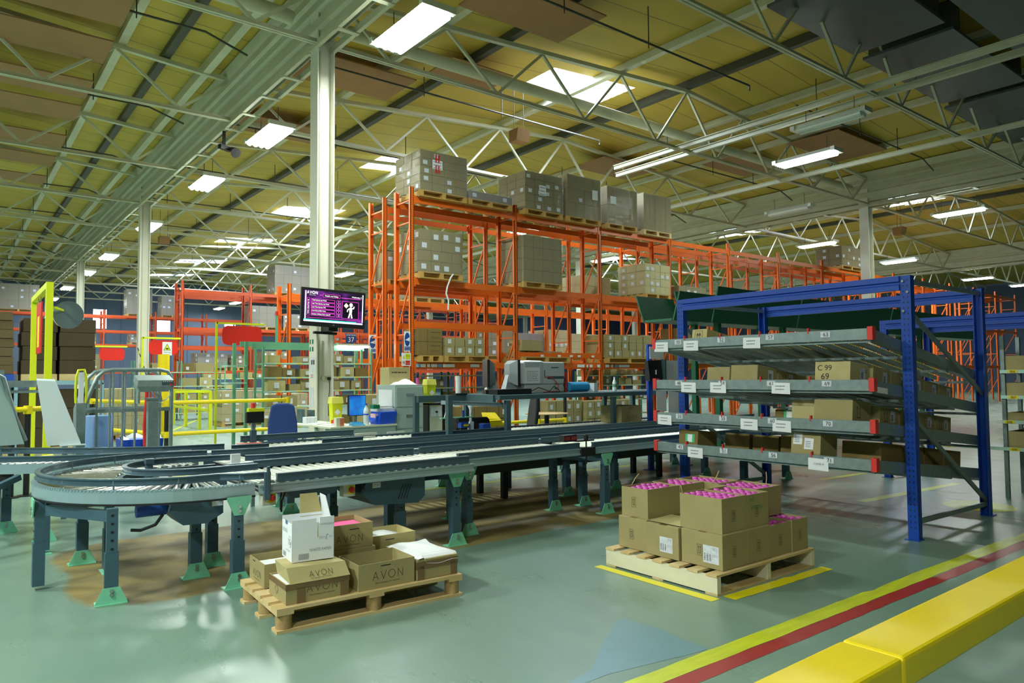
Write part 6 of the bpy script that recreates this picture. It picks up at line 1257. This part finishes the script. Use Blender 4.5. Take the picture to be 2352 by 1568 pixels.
o = thing('scoop_tray', 'bright yellow angled plastic tray behind the bench legs', 'tray', (6.73, 9.0, 0)); MB().hull([(-.2,0,.69),(.2,0,.69),(.17,.3,.7),(-.2,.3,.74)], [(-.2,0,.71),(.2,0,.71),(.16,.02,.8),(-.18,.02,.82)]).hull([(-.18,.0,.78),(.14,.0,.78),(.12,.1,.88),(-.15,.1,.89)], [(-.18,.02,.80),(.16,.02,.79),(.12,.12,.9),(-.15,.12,.91)]).build('tray', M['yellow'], o); MB().box(-.03,.03,.1,.16,0,.7).build('post', M['black'], o)
# document holder by the blue rack
o = thing('slotted_post', 'blue slotted post holding the clipboard and tray at the bench end', 'post', (8.66, 7.5, 0)); MB().box(-.05,.05,-.02,.02,0,1.95).build('post', M['blue'], o); MB().box(-.09,.09,-.08,.08,0,.01).build('foot_plate', M['blue'], o)
o = thing('document_tray', 'black wall document tray on the blue slotted post', 'tray', (8.69, 7.45, 1.38)); MB().hull([(-.17,-.08,0),(.13,-.08,0),(.13,.02,0),(-.17,.02,0)], [(-.17,-.04,.31),(.17,-.04,.33),(.17,.02,.33),(-.17,.02,.31)]).build('body', M['black'], o); MB().box(-.03,-.015,-.083,-.07,.1,.17).build('slot', M['white'], o); MB().box(.14,.17,-.12,-.04,.02,.33).build('side_panel', M['grey'], o)
o = thing('clipboard', 'white papers hanging in a clip above the black tray', 'clipboard', (8.74, 7.41, 1.72)); MB().box(-.17,.16,0,.005,0,.19).build('papers', M['white'], o); MB().add([(-.03,-.004,.15),(.04,-.004,.15),(.005,-.004,.22)],[(0,1,2)]).build('clip', M['black'], o)
flat('notice_sheet', 'typed white sheet hanging right of the black tray', 'notice', 8.95, 9.25, 1.4, 1.70, 7.42, M['labelp'], d=.005); flat('notice_sheet', 'left typed sheet under the rack shelf at the bench end', 'notice', 8.72, 8.95, .9, 1.22, 7.42, M['white'], d=.005); flat('notice_sheet', 'right typed sheet under the rack shelf at the bench end', 'notice', 9.0, 9.25, 0.85, 1.22, 7.42, M['white'], d=.005)
o = thing('slotted_post', 'second blue slotted post behind the left flow rack upright', 'post', (9.5, 7.5, 0)); MB().box(-.05,.05,-.02,.02,0,2.1).build('post', M['blue'], o); MB().box(-.09,.09,-.08,.08,0,.01).build('foot_plate', M['blue'], o); MB().box(-.06,.02,-.04,-.02,1.45,1.62).build('white_tag', M['white'], o); MB().box(-.6,0,-.08,-.07,1.68,1.69).build('hanging_wire', M['steel'], o); MB().box(-.6,0,-.08,-.07,1.2,1.21).build('hanging_wire', M['steel'], o); MB().box(-.01,.0,-.08,-.02,1.2,1.7).build('wire_bracket', M['steel'], o)
o = carton('carton', 'printed brown carton riding on the rear conveyor near the flow rack', 8.28, 8.74, 7.75, 8.2, .726, .99, 'card_lite', tapey=False); avon_print(o, 'f', (.46, .45), .24, .06, .055); slot(o, 'f', (.46, .45), .18, .23, .1)
# ================================================================== LEFT SIDE
o = thing('spiral_chute', 'pale curved sheet metal chute at the left edge', 'chute', (.3, 8.9, 0)); pt = mat('pale_teal', '#aac6c4', .35, noise=.05, scale=3)
def chs(u, v): a = u*1.08; return (-.55+u*(1.0+.2*(1-v))-.02*max(0, a-1), 8.74-.05*math.sin(PI*u)+(.35*(u-.9) if u > .9 else 0), .83+v*.68)
MB().grid(chs, 20, 6).build('curved_sheet', pt, o, w=1); MB().grid(lambda u, v: tuple(Vector(chs(u, v))+Vector((-.004, .02, 0))), 20, 6).build('sheet_back', pt, o, w=1)
MB().tube([(-.55,8.76,1.53),(.0,8.72,1.535),(.4,8.74,1.535),(.46,8.78,1.5),(.57,8.8,1.1),(.66,8.82,.86)], .022, 8).build('edge_tube', M['galv'], o, w=1); MB().bar((.41,8.78,1.5),(.575,8.8,.88),.05,.05).build('side_channel', M['alu'], o, w=1); MB().box(-.6,.45,8.64,8.67,.735,.80).build('lower_guide', M['guard'], o, w=1); MB().box(.43,.48,9.0,9.04,0,1.58).box(-.3,-.24,9.72,9.78,0,1.5).build('support_post', M['galv'], o, w=1)
o = thing('slide_panel', 'white sloping sheet metal slide left of the roll cage', 'slide', (.9, 8.95, 0)); MB().hull([(.755,8.95,1.47),(.92,8.95,1.46),(1.14,8.75,.80),(.84,8.75,.80)], [(.755,8.99,1.49),(.92,8.99,1.48),(1.14,8.79,.82),(.84,8.79,.82)]).build('slide_sheet', mat('pale_blue_white', '#cfdfe2', .3), o, w=1); MB().box(.485,.76,9.0,9.04,1.40,1.47).box(.485,.78,9.04,9.08,1.34,1.37).build('cross_rail', M['galv'], o, w=1); MB().box(1.0,1.05,9.0,9.05,0,.85).build('leg', M['galv'], o, w=1); MB().box(.95,1.18,8.7,8.78,.79,.80).build('lip', MATS['pale_blue_white'], o, w=1)
o = thing('roll_cage', 'galvanised roll cage trolley with rounded top behind the conveyor', 'trolley', (1.8, 10.3, 0)); gv = M['galv']
def loop(y, r=.022): return [(1.32,y,.2),(1.32,y,1.1),(1.34,y,1.18),(1.46,y,1.5),(1.53,y,1.57),(1.62,y,1.59),(2.16,y,1.59),(2.25,y,1.57),(2.29,y,1.5),(2.3,y,1.4),(2.3,y,.2)]
for y in (10.0, 10.65): MB().tube(loop(y), .024, 8).build('end_frame', gv, o, w=1)
for y in (10.0, 10.65):
    MB().bar((1.32,y,1.09),(2.3,y,1.09),.03,.045).build('cross_rail', gv, o, w=1)
    for x in (1.46, 1.6, 1.74, 1.88, 2.02, 2.16): MB().cyl((x,y,.2),(x,y,1.52 if x < 1.5 else 1.58),.013,n=8).build('bar', gv, o, w=1)
MB().box(1.28,2.34,9.97,10.68,.17,.21).build('base', gv, o, w=1)
for x in (1.6, 2.26):
    for y in (10.05, 10.6): MB().cyl((x,y-.02,.07),(x,y+.02,.07),.07,n=14).box(x-.03,x+.03,y-.03,y+.03,.1,.17).build('castor', M['rubber'], o, w=1)
o = thing('plastic_tub', 'round pale blue tub standing inside the roll cage', 'tub', (1.52, 10.35, .211)); MB().lathe([(.15,0),(.17,.8),(.165,.81)], n=24).build('body', mat('dull_blue','#6f93c4',.4), o)
o = thing('storage_crate', 'dark blue crate beside the pale blue tub in the roll cage', 'crate', (2.0, 10.33, .211)); MB().hull([(-.2,-.2,0),(.2,-.2,0),(.2,.2,0),(-.2,.2,0)],[(-.24,-.22,.5),(.24,-.22,.5),(.24,.22,.5),(-.24,.22,.5)]).build('body', M['bluebox'], o); MB().grid(lambda u,v:(-.22+.44*u,-.2+.4*v,.5+.06*math.sin(6*u+2)*math.sin(5*v)),8,8).build('white_bags', M['white'], o)
o = thing('pallet_truck', 'pallet truck handle with yellow grips left of the roll cage', 'pallet truck', (1.26, 9.75, 0)); MB().box(-.025,.025,-.02,.02,1.2,1.56).build('control_panel', M['white'], o); MB().tube([(-.05,0,1.2),(-.055,0,1.3),(-.05,0,1.5),(-.03,0,1.585),(.03,0,1.59),(.05,0,1.5),(.055,0,1.3),(.045,0,1.2)], .014, 8).build('grip', M['lime'], o); MB().hull([(-.04,-.04,.2),(.04,-.04,.2),(.04,.04,.2),(-.04,.04,.2)],[(-.05,-.03,1.2),(.05,-.03,1.2),(.05,.03,1.2),(-.05,.03,1.2)]).build('mast', gv, o); MB().box(-.25,-.1,0,1.0,.08,.14).box(.1,.25,0,1.0,.08,.14).box(-.25,.25,-.1,.05,.06,.22).build('forks', M['yellow'], o); MB().cyl((-.04,-.05,.09),(.04,-.05,.09),.09,n=14).build('wheel', M['rubber'], o)
o = thing('control_pedestal', 'steel pedestal with sloped control box in front of the roll cage', 'control panel', (1.87, 9.0, 0)); MB().box(-.052,.052,-.05,.05,0,1.25).build('post', M['galv'], o); MB().box(-.12,.12,-.1,.1,0,.012).build('foot_plate', M['galv'], o)
mb = MB(); mb.hull([(-.18,-.12,1.39),(.2,-.12,1.39),(.2,.12,1.45),(-.18,.12,1.45)],[(-.17,-.1,1.46),(.2,-.1,1.46),(.2,.12,1.52),(-.17,.12,1.52)]).hull([(-.15,-.1,1.33),(.17,-.1,1.33),(.17,.1,1.33),(-.15,.1,1.33)],[(-.18,-.12,1.39),(.2,-.12,1.39),(.2,.12,1.45),(-.18,.12,1.45)]); mb.build('control_box', M['galv'], o); MB().box(-.16,-.14,-.06,.06,1.2,1.35).box(-.07,.09,-.06,.06,1.24,1.26).build('bracket', M['galv'], o)
MB().box(.07,.19,-.124,-.12,1.405,1.455).build('button_panel', M['grey'], o); k = MB(); [k.cyl((.085+i*.022,-.124,1.445),(.085+i*.022,-.13,1.445),.006,n=6) for i in range(5)]; k.build('button', M['white'], o); MB().cyl((.16,-.12,1.41),(.16,-.14,1.41),.012,n=10).build('stop_button', M['red'], o)
for i in range(3): MB().tube([(-.03+i*.03,-.1,1.335),(.02+i*.02,-.13,1.28),(.06+i*.01,-.1,1.22),(.03,-.03,1.2),(.0,.0,1.24)], .007, 6).build('cable', M['steel'], o)
MB().tube([(.15,-.1,1.35),(.16,-.11,1.29),(.12,-.08,1.24),(.06,-.02,1.2)], .006, 6).build('cable', M['white'], o)
single(MB().tube([(0,0,0),(.01,0,.3),(0,.0,.6),(.02,0,.9),(.02,0,1.2)], .02, 6), 'webbing_strap', M['signred'], 'red strap hanging on the roll cage beside the pedestal', 'strap', (1.98, 9.96, .3)); single(MB().tube([(.012*math.cos(i*1.2),.012*math.sin(i*1.2),i*.012) for i in range(50)], .012, 6), 'coiled_cable', M['rubber'], 'black coiled cable hanging beside the red strap', 'cable', (2.05, 9.96, .45))
# guard rails
def grail(label, pts, posts, z=(1.07, .55), y_end=None):
    o = thing('guard_rail', label, 'guard rail', (pts[0][0], pts[0][1], 0), 0, 'yellow tubular guard rails')
    for zz in z: MB().tube([(x, y, zz) for x, y in pts], .035, 10).build('rail', M['yellow'], o, w=1)
    for x, y in posts:
        p_ = MB().cyl((x, y, 0), (x, y, 1.05), .035, n=12).cyl((x, y, 0), (x, y, .012), .1, n=16).build('post', M['black'], o, w=1)
        for zz in z: MB().cyl((x, y, zz-.06), (x, y, zz+.045), .05, n=12).build('clamp', M['yellow'], o, w=1)
    return o
grail('yellow tube guard rail between the pedestal and the big column', [(2.2, 15.6), (2.92, 13.0), (5.0, 13.0)], [(2.92, 13.0), (2.2, 15.6), (4.98, 13.0)]); grail('yellow tube guard rail behind the bench and black chair', [(6.3, 11.6), (8.4, 11.3), (10.3, 11.2)], [(9.55, 11.24), (10.25, 11.2), (6.4, 11.6)]); grail('short yellow guard rail corner beside the white slide', [(.35, 11.2), (.75, 11.0), (1.15, 11.4)], [(.68, 11.03), (.85, 11.1)], (1.1, .45))
o = thing('hazard_post', 'black and yellow striped emergency stop post left of the blue chair', 'post', (2.82, 8.42, 0)); MB().box(-.02,.02,-.02,.02,0,1.12).build('post', M['galv'], o); MB().box(-.1,.1,-.08,-.02,.96,1.09).build('control_case', M['black'], o, bev=.006); MB().box(-.08,.1,-.085,-.02,1.09,1.13).build('yellow_top', M['lime'], o); MB().cyl((-.02,-.05,1.13),(-.02,-.05,1.19),.025,n=12).build('stop_button', M['red'], o)
# yellow portals
def portal(label, x0, y0, x1, y1, h, t=.05, both=True, mt='lime'):
    o = thing('height_portal', label, 'portal', (x0, y0, 0)); MB().box(x0-t/2, x0+t/2, y0-t/2, y0+t/2, 0, h).build('post', M[mt], o, w=1)
    if both: MB().box(x1-t/2, x1+t/2, y1-t/2, y1+t/2, 0, h).build('post', M[mt], o, w=1)
    MB().bar((x0, y0, h-t/2), (x1, y1, h-t/2), t, t).build('cross_bar', M[mt], o, w=1); return o
portal('tall fluorescent yellow steel hoop at the far left', 1.18, 12.4, 1.2, 14.9, 2.9, .09)
o = thing('hanging_sign', 'red sign seen edge on inside the tall yellow hoop', 'sign', (1.19, 13.9, 1.9)); MB().box(-.01,.01,-.35,.35,0,.82).build('sign_board', M['signred'], o); MB().box(.011,.014,-.15,.15,.1,.6).box(-.014,-.011,-.15,.15,.1,.6).build('label', M['ywhite'], o); MB().cyl((0,-.2,.82),(0,-.2,.908),.006,n=6).cyl((0,.2,.82),(0,.2,.908),.006,n=6).build('chain', M['steel'], o)
o = thing('convex_mirror', 'round grey traffic mirror on the yellow hoop post', 'mirror', (1.45, 12.75, 2.45)); MB().add([(.2*math.cos(i*PI/16), -.06, .21*math.sin(i*PI/16)) for i in range(32)], [tuple(range(32))]).build('mirror_face', mat('mirror_grey', '#8fa2a8', .15, metal=.6), o); MB().lathe([(.2,0),(.12,.06),(0,.08)], n=32).build('dome', M['cream'], o).rotation_euler = (-PI/2, 0, 0); o.children[-1].location = (0, -.055, 0); MB().bar((-.2,-.29,.09),(0,0,.05),.03,.03).build('arm', M['lime'], o)
def redsign(label, x0, x1, y, z0, z1, warn=False):
    o = thing('hanging_sign', label, 'sign', ((x0+x1)/2, y, z0)); w, h = x1-x0, z1-z0; c = h*.25; a = w/2
    P = [(-a+c,0),(a-c,0),(a-c*.3,c*.3),(a,c),(a,h-c),(a-c*.3,h-c*.3),(a-c,h),(-a+c,h),(-a+c*.3,h-c*.3),(-a,h-c),(-a,c),(-a+c*.3,c*.3)]
    MB().add([(u,0,v) for u,v in P]+[(u,.012,v) for u,v in P], [tuple(range(12)), tuple(range(23,11,-1))]+[(i,12+i,12+(i+1)%12,(i+1)%12) for i in range(12)]).build('sign_board', mat('sign_red_board','#e0281c',.4), o)
    MB().box(-a*.7,-a*.68,.0,.01,h,h+(.026 if y < 24 else .015)).box(a*.68,a*.7,0,.01,h,h+(.026 if y < 24 else .015)).build('hanger', M['steel'], o)
    if warn:
        MB().box(-.03,.22,-.006,-.001,-.02,h*.88).build('warning_panel', M['white'], o); t = MB(); put_text(t,'Warning',.055,(.095,-.008,.05),(1,0,0),(0,0,1)); put_text(t,'Fork lift trucks',.028,(.095,-.008,.0),(1,0,0),(0,0,1)); t.build('warning_text', M['ink'], o)
        MB().add([(0,-.008,.12),(.19,-.008,.12),(.095,-.008,.31)],[(0,1,2)]).build('triangle_edge', M['ink'], o); MB().add([(.02,-.0095,.13),(.17,-.0095,.13),(.095,-.0095,.285)],[(0,1,2)]).build('triangle', M['lime'], o); MB().box(.06,.13,-.011,-.0105,.15,.19).build('truck_symbol', M['ink'], o)
portal('thin yellow portal frame around the largest red sign', 4.56, 16.0, 5.6, 16.0, 2.68, .04, False); redsign('largest blank red rounded sign right of the second column', 4.68, 5.53, 16.0, 2.19, 2.61)
portal('thin yellow portal frame behind the second column', 4.3, 22, 5.28, 22, 2.64, .05, False); redsign('red rounded sign with a yellow forklift warning beside the second column', 4.46, 5.21, 22, 2.15, 2.56, True)
portal('most distant thin yellow portal frame', 3.55, 25, 4.45, 25, 2.5, .05, False); redsign('smallest blank red rounded sign left of the second column', 3.7, 4.38, 25, 2.05, 2.43)
o = thing('padded_post', 'thick yellow round pillar guard below the forklift warning sign', 'bollard', (4.45, 20.2, 0)); MB().cyl((0,0,0),(0,0,2.1),.14,n=24).build('sleeve', M['yellow'], o); MB().cyl((0,0,0),(0,0,.02),.2,n=24).build('base', M['black'], o)
o = thing('barrier_fence', 'fluorescent yellow post and rail fence beyond the guard rail', 'fence', (5.82, 21, 0)); MB().box(5.79,5.85,20.9,26.8,1.05,1.14).box(5.79,5.85,20.9,26.8,.55,.62).build('rail', M['lime'], o, w=1)
for y in (20.95, 22, 23.5, 25, 26.7): MB().box(5.78,5.86,y-.04,y+.04,0,1.1).build('post', M['lime'], o, w=1)
MB().box(4.9,5.8,20.92,20.98,1.08,1.14).build('rail', M['lime'], o, w=1)
o = thing('hazard_tape', 'black and yellow striped strip leaning on the second column', 'tape', (5.2, 26.38, 1.3))
for i in range(12): MB().bar((.17-.03*i,0,.1*i),(.14-.03*i,0,.1*i+.1),.07,.02).build('stripe', M['black'] if i % 2 else M['lime'], o)
# brown flat carton stacks
db = mat('brown_flats', '#6b5a3e', .9, noise=.2, scale=14, stretch=(.3, .3, 6)); db2 = mat('brown_flats_dark', '#4d412c', .9, noise=.2, scale=14, stretch=(.3, .3, 6))
def flats(label, x0, x1, y, z, h, n, mt=db):
    o = thing('carton_stack', label, 'cardboard stack', (x0, y, z), 0, 'stacks of flat brown cartons'); w = x1-x0; r = random.Random(int(x0*100+z*10))
    MB().box(0, w, 0, 1.0, 0, .13).build('pallet', M['wblue'] if z > 1 and x0 < 0 else M['wood'], o)
    for i in range(n):
        d = r.uniform(-.02, .02); MB().box(d, w+d-.02, r.uniform(0, .03), 1.0, .13+i*h/n, .13+(i+1)*h/n-.006).build('bundle', mt, o, bev=.008)
o = thing('storage_platform', 'pale blue steel platform beam holding the upper brown stacks', 'platform', (1.4, 17, 1.36)); MB().box(-.4,2.6,17.0,17.06,1.37,1.44).box(-.4,2.6,17.9,17.96,1.37,1.44).box(-.4,2.6,17.0,17.96,1.44,1.455).build('deck', mat('pale_blue_steel','#8fb4c4',.4), o, w=1)
for x in (-.38, 1.1, 2.58):
    for y in (17.03, 17.93): MB().box(x-.03,x+.03,y-.03,y+.03,0,1.4).build('post', MATS['pale_blue_steel'], o, w=1)
flats('left upper stack of flat brown cartons at the picture edge', -.35, 1.06, 17, 1.456, 1.22, 7, db); flats('middle upper stack of flat brown cartons behind the yellow hoop', 1.18, 1.78, 17.05, 1.456, 1.12, 4, db2); flats('right upper stack of flat brown cartons', 1.82, 2.46, 17, 1.456, 1.12, 4, db2); flats('left lower stack of flat brown cartons under the platform', -.2, 1.05, 17.08, 0, 1.1, 4, db2); flats('right lower stack of flat brown cartons under the platform', 1.15, 2.52, 17.08, 0, 1.15, 3, db2)
for i, x in enumerate((.2, 1.0, 1.5, 2.2)): single(MB().cyl((0,0,0),(0,0,.11),.1,n=16), 'tape_roll', mat('roll_blue','#1d6a96',.5), '%s blue roll on the shelf edge below the upper brown stacks' % ORD[i].replace('nearest','first').replace('second first','second'), 'roll', (x, 16.9, 1.456)) if 0 else None
load('film wrapped load above the brown stacks at the third column', 1.35, 20.0, 2.75, .95, .9, .7, 3, 2, 3, 'card_dark', lab=0) if 0 else None
load('floor load of cartons behind the roll cage', 2.7, 19.5, 0, 1.2, 1.0, 1.1, 4, 2, 5, 'card_lite', lab=.4); load('carton load standing behind the yellow fence', 6.6, 22.5, 0, 1.5, 1.0, .95, 5, 2, 4, 'card', lab=.4); load('second carton load behind the yellow fence', 8.4, 23.5, 0, 1.3, 1.0, .8, 5, 2, 4, 'card', lab=.4)
o = thing('roller_table', 'small green roller table behind the roll cage bars', 'table', (4.1, 21.5, 0)); MB().box(-.6,.6,-.3,.3,.62,.74).build('top', M['green'], o)
for x in (-.55,.55):
    for y in (-.25,.25): MB().box(x-.03,x+.03,y-.03,y+.03,0,.62).build('leg', M['black'], o)
